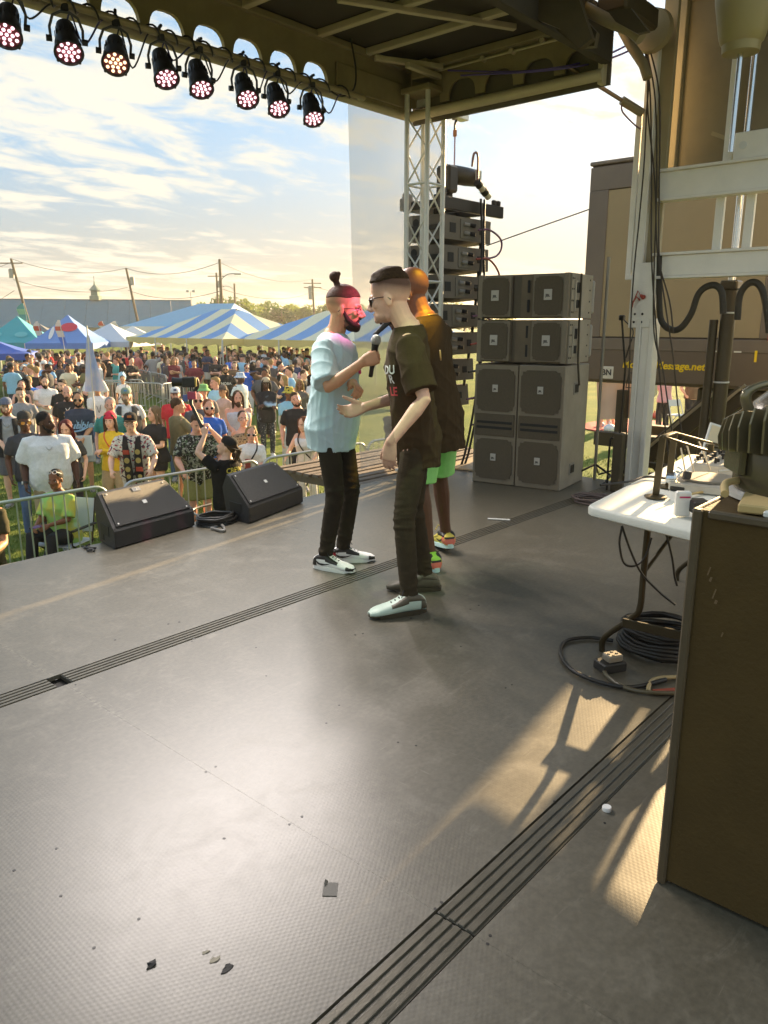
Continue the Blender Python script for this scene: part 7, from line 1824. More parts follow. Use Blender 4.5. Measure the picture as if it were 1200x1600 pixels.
def microphone(name, label, bottom, ball):
 b0, b1 = Vector(bottom), Vector(ball); d = (b1 - b0).normalized(); L = .235
 root = thing(name, label, 'microphone', b0)
 mb = MB(); mb.tube([b0, b0 + d * .004, b0 + d * .05, b0 + d * .052, b0 + d * .165, b0 + d * .185], [.010, .0125, .0125, .0135, .0185, .021], 16)
 mb.build('handle', mat('mic_black', (.014, .013, .012), .4), root, 40)
 g = MB(); M = frame(b0 + d * .185, d.orthogonal(), d.cross(d.orthogonal()))
 g.lathe([(.020, 0), (.026, .006), (.0275, .02), (.026, .034), (.019, .046), (.008, .052)], 18, M)
 g.lathe([(.0285, .016), (.0292, .019), (.0285, .022)], 18, M)
 g.build('grille', mat('mic_grille', (.42, .44, .42), .35, .85, .15, 300, .8, 700), root, 60)
 return root
def build_heroes():
 black_tee = mat('black_tee', (.058, .038, .018), .92, 0, .12, 20, .25, 300, spec=.15)
 # --- man with the top knot, holding the microphone
 a1, a2 = onz(509, 889), onz(536, 877)
 rp = (a1 + a2) / 2; rp.z = 0; rz = R_(-72 - 90)
 lo = local_of(rp, rz)
 hipw = lo(atd(525, 640, rp.x * math.cos(YAW) + rp.y * math.sin(YAW)))
 wR = lo(atd(566, 566, 4.36)); wL = lo(atd(552, 598, 4.62))
 f1, f2 = lo(a1), lo(a2)
 s = Person(h=1.745, voxel=.0056, cvoxel=.0072, bulk=.86, hs=1.09, lean=3, hyaw=20, hpitch=-4, head_fwd=.03, hipx=-.015, hipy=.0,
   armR=wR, armL=wL, poleR=(.35, -.45, -1), poleL=(-.6, -.7, -.5), footR=tuple(f1), footL=tuple(f2), footyR=-4, footyL=26,
   handR=dict(d=lo(rp + (Vector(_R) * .72 + Vector(_U) * .55)), n=(-.6, .2, -.5), side=(0, .2, 1), curl=(58, 62, 40), thumb=(40, 40)),
   handL=dict(d=(.55, .62, -.30), n=(.4, -.3, -.85), side=(.4, .7, .2), curl=(30, 38, 30), thumb=(25, 20)), seed=21)
 hm = dict(s.handR); hm['d'] = Vector(_R) * .8 + Vector(_U) * .25; inv = Matrix.Rotation(-rz, 3, 'Z')
 s.handR = dict(d=inv @ (Vector(_R) * .85 + Vector((0, 0, .30))), n=inv @ (Vector((math.cos(YAW), math.sin(YAW), 0)) * .9 + Vector((0, 0, -.2))), side=(0, 0, 1), curl=(55, 60, 40), thumb=(20, 45))
 s.brow = (.22, .13, .1)
 root = thing('person', 'man with a top knot and round glasses in a mint tee holding a microphone', 'person', rp, rz, 'men talking on the stage')
 def paint(L, col):
  x, y, zz = L[:, 0], L[:, 1], L[:, 2]
  w = np.clip((zz - .085 - np.clip(y - .02, 0, 1) * 1.2) / .02, 0, 1) * (y < .075)
  col[:, :3] *= (1 - w * .38)[:, None]
  bd = np.clip((.026 - zz + np.clip(-(y - .03), 0, 1) * .0 + np.clip(np.abs(x) - .05, 0, .03) * 1.6) / .01, 0, 1) * (y > .012) * (zz > -.03)
  lip = (np.abs(zz - .013) < .012) & (np.abs(x) < .022)
  bd = bd * ~lip
  col[:, :3] *= (1 - bd[:, None] * np.array([.72, .78, .82]))
 fused(s.body_mb(), 'body', skin('tan'), root, s.voxel, 2, s.head_post(paint, .012))
 shirt1 = add_shirt(s, root, mat('mint_tee', (.52, .66, .70), .9, 0, .05, 6, .2, 260, spec=.2), hem=.775, sleeve=.92, grow=.017, loose=.036, amp=.0085, sl_r=(.080, .098))
 add_trousers(s, root, mat('black_jeans', (.030, .022, .013), .85, 0, .2, 18, .3, 200, spec=.2), 'slim', amp=.0045)
 add_hair(s, root, mat('hair_auburn', (.075, .030, .018), .6, 0, .4, 70, .7, 260, spec=.2), 'bun', .005)
 add_beard(s, root, hairm('dark'), .9, .0055)
 add_face(s, root)
 add_glasses(s, root, mat('clear_lens', (.9, .85, .85), .05, 0, alpha=.18), mat('wire_rim', (.05, .02, .03), .3, .6), r=.025, y=.099, z=.072)
 wh, bk, rd = mat('shoe_white', (.78, .77, .74), .5), mat('shoe_black', (.018, .015, .012), .5), mat('shoe_red', (.42, .02, .03), .5)
 for q in 'RL': hero_shoe(s, q, root, dict(upper=wh, sole=wh, collar=bk, toe=bk, heel=rd if q == 'L' else bk, eyestay=bk, lace=bk, swoosh=bk, k=1.04))
 # fruit print on the chest
 cp = s.T((-.095, .158, 1.28)); M = frame(cp, s.RL @ Vector((-1, -.42, 0)), s.RL @ Vector((0, .06, 1)))
 pr = MB(); pr.prism([(.042 * math.cos(t) * (1 + .12 * math.sin(3 * t)), .026 * math.sin(t)) for t in np.linspace(0, 2 * PI, 18)[:-1]], .003, M)
 pp = pr.build('chest_print', mat('print_pink', (.75, .02, .22), .8), root, None, False); STICK.append((pp, shirt1, .004))
 pg = MB(); pg.prism([(.026 * math.cos(t), .034 + .014 * math.sin(t)) for t in np.linspace(0, 2 * PI, 14)[:-1]], .003, M)
 STICK.append((pg.build('leaf_print', mat('print_lime', (.42, .62, .08), .8), pp, None, False), shirt1, .006))
 microphone('microphone', 'black handheld microphone with silver ball grille held up by the top knot man', atd(579, 589, 4.40), atd(589, 521, 4.37))
 # watch band of the free hand
 # --- man in the black tee, back to us, arm hanging
 b1, b2 = onz(640, 958), onz(664, 922)
 rp = Vector(((b1.x + b2.x) / 2, (b1.y + b2.y) / 2, 0)); hd = 131.2 - 3; rz = R_(hd - 90); lo = local_of(rp, rz); inv = Matrix.Rotation(-rz, 3, 'Z')
 f1, f2 = lo(b1), lo(b2)
 s = Person(h=1.80, voxel=.0056, cvoxel=.0072, bulk=.84, lean=5.5, hs=1.09, hyaw=-14, hpitch=-10, head_fwd=.045, hipx=.0, hipy=.02,
   armL=lo(atd(611, 690, 3.82)), armR=lo(atd(570, 636, 4.22)), poleL=(-.25, -1, -.1), poleR=(.5, -.6, -.6),
   footL=tuple(f1), footR=tuple(f2), footyL=24, footyR=4, kneeL=(-.1, 1, 0), kneeR=(.1, 1, 0),
   handL=dict(d=inv @ (Vector((0, 0, -1)) - Vector(_R) * .12), n=inv @ (Vector((math.cos(YAW), math.sin(YAW), 0)) * .8 + Vector(_R) * .5), side=inv @ (-Vector(_R)), curl=(16, 24, 20), thumb=(28, 18)),
   handR=dict(d=inv @ (-Vector(_R) + Vector((0, 0, -.28))), n=inv @ (Vector((0, 0, .5)) + Vector((-.75, -.65, 0)) * .8), side=inv @ Vector((0, 0, 1)), curl=(18, 26, 22), thumb=(35, 15)), seed=33)
 s.brow = (.25, .18, .13)
 root = thing('person', 'man with sunglasses in black tee and jeans, left arm hanging, facing the top knot man', 'person', rp, rz, 'men talking on the stage')
 def paint2(L, col):
  x, y, zz = L[:, 0], L[:, 1], L[:, 2]
  edge = .085 - np.clip(-y, 0, .1) * .35
  w = np.clip((zz - edge) / .062, 0, 1) ** 1.3 * np.clip((.070 - y) / .012, 0, 1)
  col[:, :3] = col[:, :3] * (1 - w[:, None]) + np.array([.13, .09, .058]) * w[:, None]
  bd = np.clip((.012 - zz) / .02, 0, 1) * (y > .03) * .45
  col[:, :3] *= (1 - bd[:, None] * np.array([.75, .8, .8]))
 fused(s.body_mb(), 'body', skin('fair'), root, s.voxel, 2, s.head_post(paint2))
 shirt2 = add_shirt(s, root, black_tee, hem=.765, sleeve=.86, grow=.016, loose=.012, amp=.0085, sl_r=(.087, .096))
 add_trousers(s, root, mat('dark_jeans', (.046, .034, .018), .85, 0, .2, 18, .3, 200, spec=.2), 'slim', amp=.0045)
 add_hair(s, root, mat('hair_chestnut', (.062, .036, .017), .7, 0, .4, 70, .7, 260, spec=.12), 'fade', .005)
 add_face(s, root)
 add_glasses(s, root, mat('amber_lens', (.10, .045, .03), .1), mat('tortoise_rim', (.06, .025, .012), .3), r=.025, y=.101)
 br, gr = mat('shoe_olive', (.10, .085, .055), .5), mat('shoe_mint', (.50, .62, .52), .5)
 so = mat('shoe_sole_brown', (.055, .045, .028), .25)
 hero_shoe(s, 'L', root, dict(upper=gr, sole=so, collar=br, toe=gr, heel=br, eyestay=br, lace=mat('lace_black', (.012, .01, .008), .6), k=1.12))
 hero_shoe(s, 'R', root, dict(upper=br, sole=so, collar=br, toe=br, heel=br, eyestay=br, lace=mat('lace_black', (.012, .01, .008), .6), k=1.08))
 wp, rpnt = mat('print_white', (.75, .73, .70), .8), mat('print_red', (.55, .06, .06), .8)
 for i, (t, m) in enumerate((('DU', wp), ('R', wp), ('LE', rpnt))):
  cp = s.T((-.150, .130 - .004 * i, 1.285 - .055 * i)); M = frame(cp, s.RL @ Vector((-.60, -.8, 0)), s.RL @ Vector((0, 0, 1)))
  STICK.append((text(t, .062, M, m, 'chest_letters', root, .0, bold=.0015), shirt2, .003))
 # small gold emblem on the back of the shoulder
 em = MB(); c0 = s.T((-.02, -.158, 1.33)); M = frame(c0, s.RL @ Vector((1, 0, 0)), s.RL @ Vector((0, 0, 1)))
 em.tube([M @ Vector((.016 * math.cos(t), .024 * math.sin(t), .004)) for t in np.linspace(0, 2 * PI, 14)[:-1]], .0045, 6, closed=True)
 em.build('back_emblem', mat('print_gold', (.62, .36, .12), .6), root, 60, False)
 # --- tall bald man behind, neon shorts
 c1, c2 = onz(672, 888), onz(697, 862)
 rp = Vector(((c1.x + c2.x) / 2, (c1.y + c2.y) / 2, 0)); hd = 131.2 - 34; rz = R_(hd - 90); lo = local_of(rp, rz); inv = Matrix.Rotation(-rz, 3, 'Z')
 s = Person(h=1.87, voxel=.006, cvoxel=.0078, bulk=.90, lean=9, hs=1.06, sway=-3, hyaw=14, hpitch=-8, head_fwd=.035, hipx=-.055, hipy=.0,
   armR=lo(atd(618, 512, 4.62)), armL=lo(atd(655, 612, 4.62)), poleR=(.5, -.3, -.9), poleL=(-.8, -.5, -.5), footL=tuple(lo(c1)), footR=tuple(lo(c2)), footyL=-32, footyR=-42,
   handR=dict(d=inv @ (Vector(_R) * -.5 + Vector((0, 0, .6))), n=(-.5, .4, 0), side=(0, 0, 1), curl=(55, 60, 40), thumb=(25, 40)), seed=45)
 root = thing('person', 'tall bald man in a long black tee, neon green shorts and bright sneakers', 'person', rp, rz, 'men talking on the stage')
 def paint3(L, col):
  w = np.clip((L[:, 2] - .10 + np.clip(-L[:, 1], 0, .1) * .3) / .03, 0, 1) * (L[:, 1] < .07) * .30
  col[:, :3] *= (1 - w)[:, None]
  bd = np.clip((.010 - L[:, 2]) / .02, 0, 1) * (L[:, 1] > .02) * .6
  col[:, :3] *= (1 - bd)[:, None]
 fused(s.body_mb(), 'body', skin('brown'), root, s.voxel, 2, s.head_post(paint3))
 add_shirt(s, root, black_tee, hem=.70, sleeve=.88, grow=.018, loose=.014, amp=.0085, sl_r=(.092, .10))
 add_trousers(s, root, mat('neon_shorts', (.30, .70, .20), .7, 0, .06, 10, .15, 150, spec=.25), 'shorts', amp=.005)
 add_face(s, root)
 nb, ny, np_ = mat('shoe_lime', (.32, .66, .06), .5), mat('shoe_yellow', (.70, .58, .10), .5), mat('shoe_coral', (.66, .16, .10), .5)
 for q in 'RL': hero_shoe(s, q, root, dict(upper=nb if q == 'L' else ny, sole=mat('shoe_ice', (.55, .78, .74), .4), collar=mat('shoe_black', (.018, .015, .012), .5), toe=np_, heel=np_, eyestay=ny, lace=ny, swoosh=mat('shoe_black', (.018, .015, .012), .5), k=1.10, lift=9 if q == 'R' else 0))
 e = MB(); e.sph(s.H((-.084, -.004, .036)), .006); e.build('earring', mat('pearl', (.8, .78, .74), .2), root, 180, False)
 ch = MB(); ch.tube([s.T((.078 * math.cos(t), -.012 + .080 * math.sin(t), 1.487 - .006 * math.sin(t))) for t in np.linspace(0, 2 * PI, 22)[:-1]], .003, 6, closed=True)
 ch.build('necklace', mat('gold', (.7, .45, .16), .3, .9), root, 180, False)
 microphone('microphone', 'second black microphone tilted under the chin of the man with sunglasses', atd(585, 524, 4.52), atd(614, 496, 4.60))
build_heroes()
# ---------------------------------------------------------------- beams of the lit par lights (each lamp at its own lens)
def build_beams():
 def spot(name, loc, target, col, watts, cone, blend=.6, size=.09):
  d = bpy.data.lights.new(name, 'SPOT'); d.energy = watts; d.color = col; d.spot_size = R_(cone); d.spot_blend = blend; d.shadow_soft_size = size
  o = bpy.data.objects.new(name, d); COL.objects.link(o); o.location = loc; o.rotation_euler = (Vector(loc) - Vector(target)).to_track_quat('Z', 'Y').to_euler(); return o
 for o in [o for o in list(COL.objects) if o.name.startswith('par_light')]:
  M = Matrix.Translation(o.location) @ o.rotation_euler.to_matrix().to_4x4()
  tl = R_(52); dl = Vector((0, -math.cos(tl), -math.sin(tl))); p = M @ (Vector((0, 0, -.20)) + dl * .145); d = M.to_3x3() @ dl
  spot('par_beam', p, p + d, (1.0, .90, .84), BEAM_W, 95, .9)
 # the second row of par lights on the trailer side, above the picture, washes the three men in colour
 for loc, tgt, col, w, cone in (((3.9, 1.2, 3.7), (3.45, 3.13, 1.725), (1.0, .16, .40), 430, 5.0), ((2.1, 1.5, 3.9), (2.98, 2.48, 1.30), (.66, 1.0, .46), 60, 15), ((4.12, 2.45, 3.85), (3.80, 2.90, 1.92), (1.0, .62, .03), 330, 7), ((1.9, 3.9, 3.7), (3.2, 3.3, 1.35), (.35, 1.0, .50), 12, 22)):
  spot('colour_beam', loc, tgt, col, w, cone, .9, .05)
BEAM_W = 40
build_beams()
# ---------------------------------------------------------------- the crowd
POSE = {
'stand': {}, 'back': {},
'phone': dict(armR=(.10, .32, 1.12), armL=(-.06, .32, 1.10)), 'cross': dict(armR=(-.10, .20, 1.16), armL=(.10, .23, 1.20), poleR=(1, -.1, -.5), poleL=(-1, -.1, -.5)),
'rail': dict(armR=(.26, .42, 1.02), armL=(-.26, .42, 1.02), lean=14), 'clasp': dict(armR=(.05, .26, .98), armL=(-.05, .26, .98)), 'hold': dict(armR=(.16, .30, 1.16)),
'talk': dict(armR=(.18, .36, 1.24), armL=(-.12, .30, 1.12)), 'raise': dict(armR=(.20, .22, 1.60), armL=(-.20, .2, 1.15)), 'lookup': dict(hpitch=10), 'pockets': dict(armR=(.22, .10, .95), armL=(-.22, .10, .95), poleR=(1, -.6, 0), poleL=(-1, -.6, 0)),
}
FRONT = []
def place(px, py, h, y_min=None):
 p = onz(px, py, GZ + h)
 if y_min and p.y < y_min:
  q = ony(px, py, y_min); h = min(1.98, max(1.50, q.z - GZ)); p = Vector((q.x, q.y, 0))
 p.z = GZ; return p, h
def crowd_person(px, py, label, sex='m', skin_='fair', hair=('short', 'brown'), top=(.5, .5, .5), bottom=(.05, .06, .09), kind='slim', pose='stand', turn=0, h=None, bulk=1.0, belly=0.0, hat=None, glasses=None, beard=None, shirt={}, group='crowd at the front barrier', y_min=None, hyaw=0, extra=None, vox=.013, shoes=(.2, .2, .2), **kw):
 h = h or (1.66 if sex == 'f' else 1.78)
 hh = h + (.03 if hat else .012)
 pos, h2 = place(px, py, hh, y_min)
 if y_min: h = h2 - (hh - h)
 rz = math.atan2(-pos.y, -pos.x) - PI / 2 + R_(turn)
 pr = dict(POSE[pose]); pr = {k: (tuple(c * h / 1.78 for c in v) if k.startswith('arm') else v) for k, v in pr.items()}; pr.update(kw)
 s = Person(h=h, fem=sex == 'f', bulk=bulk, belly=belly, hyaw=hyaw, voxel=vox, cvoxel=.015, seed=int(px * 7 + py) % 997, hs=1.08, **pr)
 root = thing('person', label, 'person', pos, rz, group)
 s.brow = tuple(c * .6 + .05 for c in HAIRC.get(hair[1] if hair else 'dark', (.2, .15, .1)))
 fused(s.body_mb(), 'body', skin(skin_), root, s.voxel, 2, s.head_post())
 tm = top if isinstance(top, bpy.types.Material) else cloth(top)
 add_shirt(s, root, tm, **{**dict(hem=.84, loose=.012, amp=.006, vox=.015), **shirt})
 add_trousers(s, root, bottom if isinstance(bottom, bpy.types.Material) else cloth(bottom), kind, amp=.005, vox=.016)
 add_shoes(s, root, cloth(shoes, 'shoe'), mat('sole_pale', (.6, .6, .57), .6))
 if hair: add_hair(s, root, hairm(hair[1]), hair[0], .011)
 if beard: add_beard(s, root, hairm(beard[0]), beard[1], .010)
 add_face(s, root)
 if glasses: add_glasses(s, root, glasses[0], glasses[1], y=.099, square=True, r=.026)
 if hat:
  if hat[0] == 'cap': add_cap(s, root, cloth(hat[1], 'hat'), cloth(hat[2], 'hat') if len(hat) > 2 else None, back=len(hat) > 3 and hat[3] == 'back', badge=hat[4] if len(hat) > 4 else None)
  elif hat[0] == 'bucket': add_bucket(s, root, hat[1] if isinstance(hat[1], bpy.types.Material) else cloth(hat[1], 'hat'))
  else: add_beanie(s, root, cloth(hat[1], 'hat'))
 if extra: extra(s, root)
 return s, root
def patterned(name, base, spots, scale=14, t0=.5, t1=.56):
 m = bpy.data.materials.new(name); m.use_nodes = True; nt = m.node_tree; b = nt.nodes['Principled BSDF']; N, L = nt.nodes.new, nt.links.new
 tc = N('ShaderNodeTexCoord'); prev = (*base, 1); sock = None
 for i, (c, sc2) in enumerate(spots):
  n = N('ShaderNodeTexNoise'); n.inputs['Scale'].default_value = scale * sc2; n.inputs['Detail'].default_value = 2; mp = N('ShaderNodeMapping'); mp.inputs['Location'].default_value = (i * 3.7, i * 1.3, i * 2.1); L(tc.outputs['Object'], mp.inputs[0]); L(mp.outputs[0], n.inputs[0])
  r = N('ShaderNodeMapRange'); r.inputs[1].default_value = t0 + .06; r.inputs[2].default_value = t1 + .06; L(n.outputs[0], r.inputs[0])
  mx = N('ShaderNodeMix'); mx.data_type = 'RGBA'; L(r.outputs[0], mx.inputs[0])
  if sock: L(sock, mx.inputs[6])
  else: mx.inputs[6].default_value = prev
  mx.inputs[7].default_value = (*c, 1); sock = mx.outputs[2]
 L(sock, b.inputs['Base Color']); b.inputs['Roughness'].default_value = .88; b.inputs['Specular IOR Level'].default_value = .2
 return m
def chest_text(s, root, txt, size, m, z=1.30, dx=0, name='chest_letters', shear=0, bold=.002, back=False):
 f = -1 if back else 1
 y = (.150 * s.bulk + s.belly * .3) if not back else .142 * s.bulk
 M = frame(s.T((dx, f * y, z)), s.RL @ Vector((-f, 0, 0)), s.RL @ Vector((0, -.08 * f, 1))); o = text(txt, size, M, m, name, root, 0, shear=shear, bold=bold); STICK.append((o, [c for c in root.children if c.name.startswith('shirt')][0], .006)); return o
def lanyard(m, tag_m=None):
 def fn(s, root):
  k = MB(); k.tube(spline([s.T((-.07, -.02, 1.475)), s.T((-.075, .09, 1.42)), s.T((-.035, .152 * s.bulk, 1.26)), s.T((0, .158 * s.bulk + s.belly * .4, 1.14)), s.T((.035, .152 * s.bulk, 1.26)), s.T((.075, .09, 1.42)), s.T((.07, -.02, 1.475))], 5), .006, 6); k.build('lanyard', m, root, 60, False)
  if tag_m: q = MB(); q.box(s.T((0, .170 * s.bulk + s.belly * .4, 1.09)), (.075, .006, .10), bev=.002); q.build('pass_card', tag_m, root, None, False)
 return fn
def necklace(m):
 def fn(s, root):
  k = MB(); k.tube(spline([s.T((-.075, -.02, 1.475)), s.T((-.07, .085, 1.43)), s.T((0, .155 * s.bulk, 1.33)), s.T((.07, .085, 1.43)), s.T((.075, -.02, 1.475))], 5), .007, 6); k.build('necklace', m, root, 60, False)
 return fn
def both(*fs):
 def fn(s, root):
  for f in fs: f(s, root)
 return fn
def held(name, label, cat, s, root, pts, size, m):
 """a small thing in the hands: kept apart from the person who holds it"""
 c = root.matrix_basis @ Vector(pts); k = MB(); k.box(c, size, rz=root.rotation_euler.z, bev=min(size) * .3); return tag(k.build(name, m, None), label, cat)
def mid_hands(s): return (s.wrR + s.wrL) / 2 + Vector((0, .09, .01))
def build_front():
 DG, SL = mat('dark_lens', (.015, .013, .012), .08), mat('clear_lens', (.9, .85, .85), .05, alpha=.18)
 wr, br = mat('rim_white', (.78, .76, .74), .4), mat('glasses_black', (.02, .018, .016), .3)
 W, K, NV = (.72, .72, .70), (.022, .021, .020), (.03, .04, .08)
 den, khk, blk = (.07, .11, .20), (.28, .22, .13), (.025, .024, .024)
 pw, pg, pb = mat('print_white', (.75, .73, .70), .8), mat('print_gold', (.62, .36, .12), .6), mat('print_sky', (.35, .55, .78), .7)
 phone = mat('phone_black', (.02, .02, .025), .2); red_ph = mat('phone_red', (.30, .05, .05), .3)
 Y = 8.80; P = crowd_person
 P(8, 619, 'bearded man in grey blue cap, dark open jacket over a grey tee', hair=None, hat=('cap', (.12, .14, .20)), beard=('red', 1.0), top=(.30, .31, .33), bottom=(.09, .09, .10), kind='shorts', pose='clasp', turn=-8, extra=both(necklace(mat('silver', (.6, .6, .6), .3, .9)), lambda s, r: vest(s, r, cloth((.02, .02, .022)))))
 P(31, 604, 'brown haired man in a grey polo right of the grey blue cap', hair=('short', 'brown'), top=(.24, .24, .25), turn=-6, bottom=den)
 P(36, 640, 'dark skinned man in a black cap and orange sunglasses with a chain', skin_='dark', hair=('buzz', 'black'), hat=('cap', (.03, .03, .03), (.03, .03, .03), 'back'), glasses=(mat('lens_orange', (.55, .26, .04), .1), br), top=(.04, .042, .05), bottom=den, turn=10, extra=necklace(mat('silver', (.6, .6, .6), .3, .9)))
 P(69, 641, 'big dark skinned man in a plain white tee looking to the side', skin_='dark', h=1.86, bulk=1.30, belly=.05, hair=('buzz', 'black'), beard=('black', .9), top=(.74, .73, .68), bottom=khk, kind='shorts', shirt=dict(hem=.74, sleeve=.88, sl_r=(.084, .092)), turn=4, hyaw=48, y_min=9.6, extra=both(necklace(mat('silver', (.6, .6, .6), .3, .9)), lambda s, r: watch(s, r)))
 P(69, 586, 'bald bearded man in white tee looking at a phone', hair=('buzz', 'dark'), beard=('dark', 1.3), top=W, bulk=1.12, belly=.02, pose='phone', bottom=den, hpitch=-8, extra=lambda s, r: held('phone', 'phone in the hands of the bearded man in the white tee', 'phone', s, r, mid_hands(s), (.08, .15, .01), phone))
 P(96, 592, 'dark haired man in plain black tee between two bearded men', hair=('short', 'dark'), beard=('dark', .8), top=K, turn=-18, bottom=blk, hyaw=-10)
 P(104, 602, 'bald man with full beard, gold print black tee and pale necklace', skin_='pink', hair=None, beard=('brown', 1.4), bulk=1.15, top=K, turn=-8, bottom=blk, extra=both(necklace(mat('pearl', (.8, .78, .74), .2)), lambda s, r: chest_text(s, r, 'SP', .17, pg, 1.24)))
 P(121, 611, 'man in sunglasses and navy tee with pale script across the chest', skin_='tan', hair=('buzz', 'dark'), beard=('dark', .9), glasses=(DG, br), bulk=1.1, top=(.035, .045, .070), turn=-6, bottom=(.33, .34, .36), kind='shorts', pose='clasp', shirt=dict(hem=.76), y_min=10.3, extra=both(lanyard(mat('lanyard_blue', (.35, .5, .66), .6)), lambda s, r: (chest_text(s, r, 'Cubbies', .17, pb, 1.20, name='chest_script', shear=.35, bold=.005), underline(s, r, pb)), lambda s, r: board(s, r)))
 P(151, 597, 'young man in white tee with a thin dark lanyard', skin_='tan', h=1.72, hair=('short', 'dark'), top=W, bottom=den, pose='clasp', extra=lanyard(mat('lanyard_dark', (.05, .06, .10), .6), None))
 P(146, 575, 'grey haired man in loose white shirt beside the big pale flag', skin_='pink', hair=('buzz', 'white'), top=(.70, .70, .70), bulk=1.15, turn=-20, bottom=(.4, .4, .42), pose='hold', shirt=dict(hem=.80, sleeve=.9))
 P(103, 654, 'woman with maroon hair behind the big man in white', sex='f', hair=('long', 'maroon'), top=(.05, .05, .05), bottom=blk, h=1.62, turn=-20, hpitch=-14)
 P(171, 641, 'woman in a red beanie and mustard yellow top', sex='f', skin_='fair', hair=('very_long', 'brown'), hat=('beanie', (.50, .03, .06)), top=(.66, .42, .03), bottom=(.36, .28, .17), kind='loose', h=1.66, turn=-18, pose='cross', shirt=dict(long=True), extra=lambda s, r: strap(s, r, cloth((.52, .10, .05)), 1))
 P(171, 619, 'grey haired man in a teal jacket behind the red beanie', skin_='pink', hair=('buzz', 'grey'), top=(.04, .20, .18), bottom=blk, turn=-6)
 P(196, 604, 'long bearded man with blue sunglasses on his cap, white tee, dark vest', skin_='fair', hair=('buzz', 'brown'), beard=('light', 1.7), hat=('cap', (.18, .24, .20), (.20, .23, .16), 'f', mat('lens_blue', (.03, .25, .55), .1)), bulk=1.2, top=W, turn=-4, bottom=den, extra=lambda s, r: vest(s, r, cloth((.06, .06, .06))))
 P(205, 638, 'man in black cap, glasses and flowered shirt with black patch stole, leaning on the rail', skin_='fair', hair=('buzz', 'dark'), hat=('cap', (.02, .02, .02), (.02, .02, .02), 'f', mat('patch_orange', (.62, .20, .05), .7)), glasses=(SL, mat('wire_rim', (.05, .02, .03), .3, .6)), top=patterned('floral_white', (.68, .67, .60), [((.06, .04, .08), 1.5), ((.35, .04, .06), 2.2)]), bottom=(.45, .45, .44), pose='rail', h=1.78, y_min=8.82, bulk=1.05, turn=-8, hpitch=6, shirt=dict(hem=.74, loose=.03, sleeve=.85), extra=lambda s, r: stole(s, r))
 P(241, 633, 'woman with light brown hair in a black romper talking', sex='f', hair=('bob', 'light'), top=K, bottom=K, kind='short', bulk=1.2, turn=-55, pose='talk', hyaw=-10, h=1.68)
 P(276, 620, 'short haired man in an olive tee turned away', skin_='tan', hair=('buzz', 'brown'), top=(.17, .15, .08), bottom=khk, kind='shorts', turn=120, hyaw=-30, pose='talk', bulk=.95)
 P(273, 603, 'man in red tee and white cap under the camera', skin_='pink', hair=('buzz', 'brown'), hat=('cap', (.62, .62, .62), (.05, .06, .1), 'f', mat('badge_navy', (.04, .06, .16), .6)), beard=('brown', 1.0), top=(.52, .03, .04), bulk=1.15, bottom=den)
 P(303, 640, 'man in a black flowered shirt and olive shorts, head behind the camera grip', skin_='pink', hair=('short', 'brown'), top=patterned('floral_black', (.025, .025, .022), [((.30, .32, .24), 1.2), ((.10, .16, .08), 1.8), ((.45, .45, .42), 2.6)]), bottom=(.20, .20, .07), kind='shorts', pose='rail', y_min=8.85, bulk=1.15, turn=10, hpitch=-12, shirt=dict(hem=.74, loose=.03, sleeve=.85))
 P(325, 622, 'man in royal blue tee and white framed sunglasses', skin_='pink', hair=('buzz', 'red'), glasses=(DG, wr), top=(.03, .11, .45), bottom=den, turn=8, beard=('red', .8), y_min=9.4)
 P(309, 612, 'bald man in dark sunglasses behind the camera grip', skin_='pink', hair=None, glasses=(DG, br), top=(.08, .08, .09), bottom=blk)
 P(317, 598, 'man in a green bucket hat', skin_='pink', hair=('buzz', 'brown'), hat=('bucket', (.16, .36, .14)), top=(.18, .16, .15), bottom=blk)
 P(336, 588, 'blond man in light blue tee seen from the side', skin_='pink', hair=('short', 'blond'), top=(.30, .50, .66), bottom=khk, kind='shorts', turn=-62, pose='phone', bulk=1.1)
 P(348, 600, 'woman in a visor standing close behind the blond man', sex='f', skin_='tan', hair=('ponytail', 'brown'), hat=('cap', (.10, .08, .07)), top=(.45, .30, .26), bottom=blk, turn=-40)
 P(371, 609, 'long haired bearded man in grey tank top', skin_='pink', hair=('long', 'brown'), beard=('brown', 1.4), top=(.42, .43, .48), shirt=dict(tank=True, hem=.82), bottom=blk, bulk=1.15, pose='clasp', turn=4)
 P(379, 640, 'woman with glasses and leopard print top', sex='f', skin_='pink', hair=('ponytail', 'dark'), glasses=(SL, br), top=patterned('leopard', (.34, .25, .16), [((.03, .02, .02), 2.6)]), shirt=dict(tank=True), bottom=blk, hpitch=8, turn=8, bulk=1.08)
 P(392, 666, 'woman with curly blond hair and white sunglasses holding a phone over the rail', sex='f', skin_='pink', hair=('curly', 'blond'), glasses=(DG, wr), top=(.62, .68, .76), bottom=K, pose='phone', y_min=8.86, bulk=1.22, h=1.62, shirt=dict(hem=.78, sleeve=.95, loose=.03), extra=both(lambda s, r: strap(s, r, cloth((.03, .03, .03)), -1), lambda s, r: held('phone', 'dark red phone held by the woman with white sunglasses', 'phone', s, r, s.wrR + Vector((-.02, .10, .06)), (.075, .012, .15), red_ph)))
 P(415, 588, 'dark skinned man in black and pale blue hoodie and ripped jeans', skin_='dark', hair=('long', 'black'), hat=('cap', (.45, .38, .28), (.08, .07, .06)), top=patterned('hoodie', (.03, .03, .034), [((.38, .52, .70), .28)], 10), bottom=patterned('ripped', (.045, .05, .06), [((.45, .44, .42), 3.0)], 10, .56, .58), pose='cross', shirt=dict(long=True, hem=.80, sl_r=(.08, .08), loose=.03), turn=6, shoes=(.6, .6, .6))
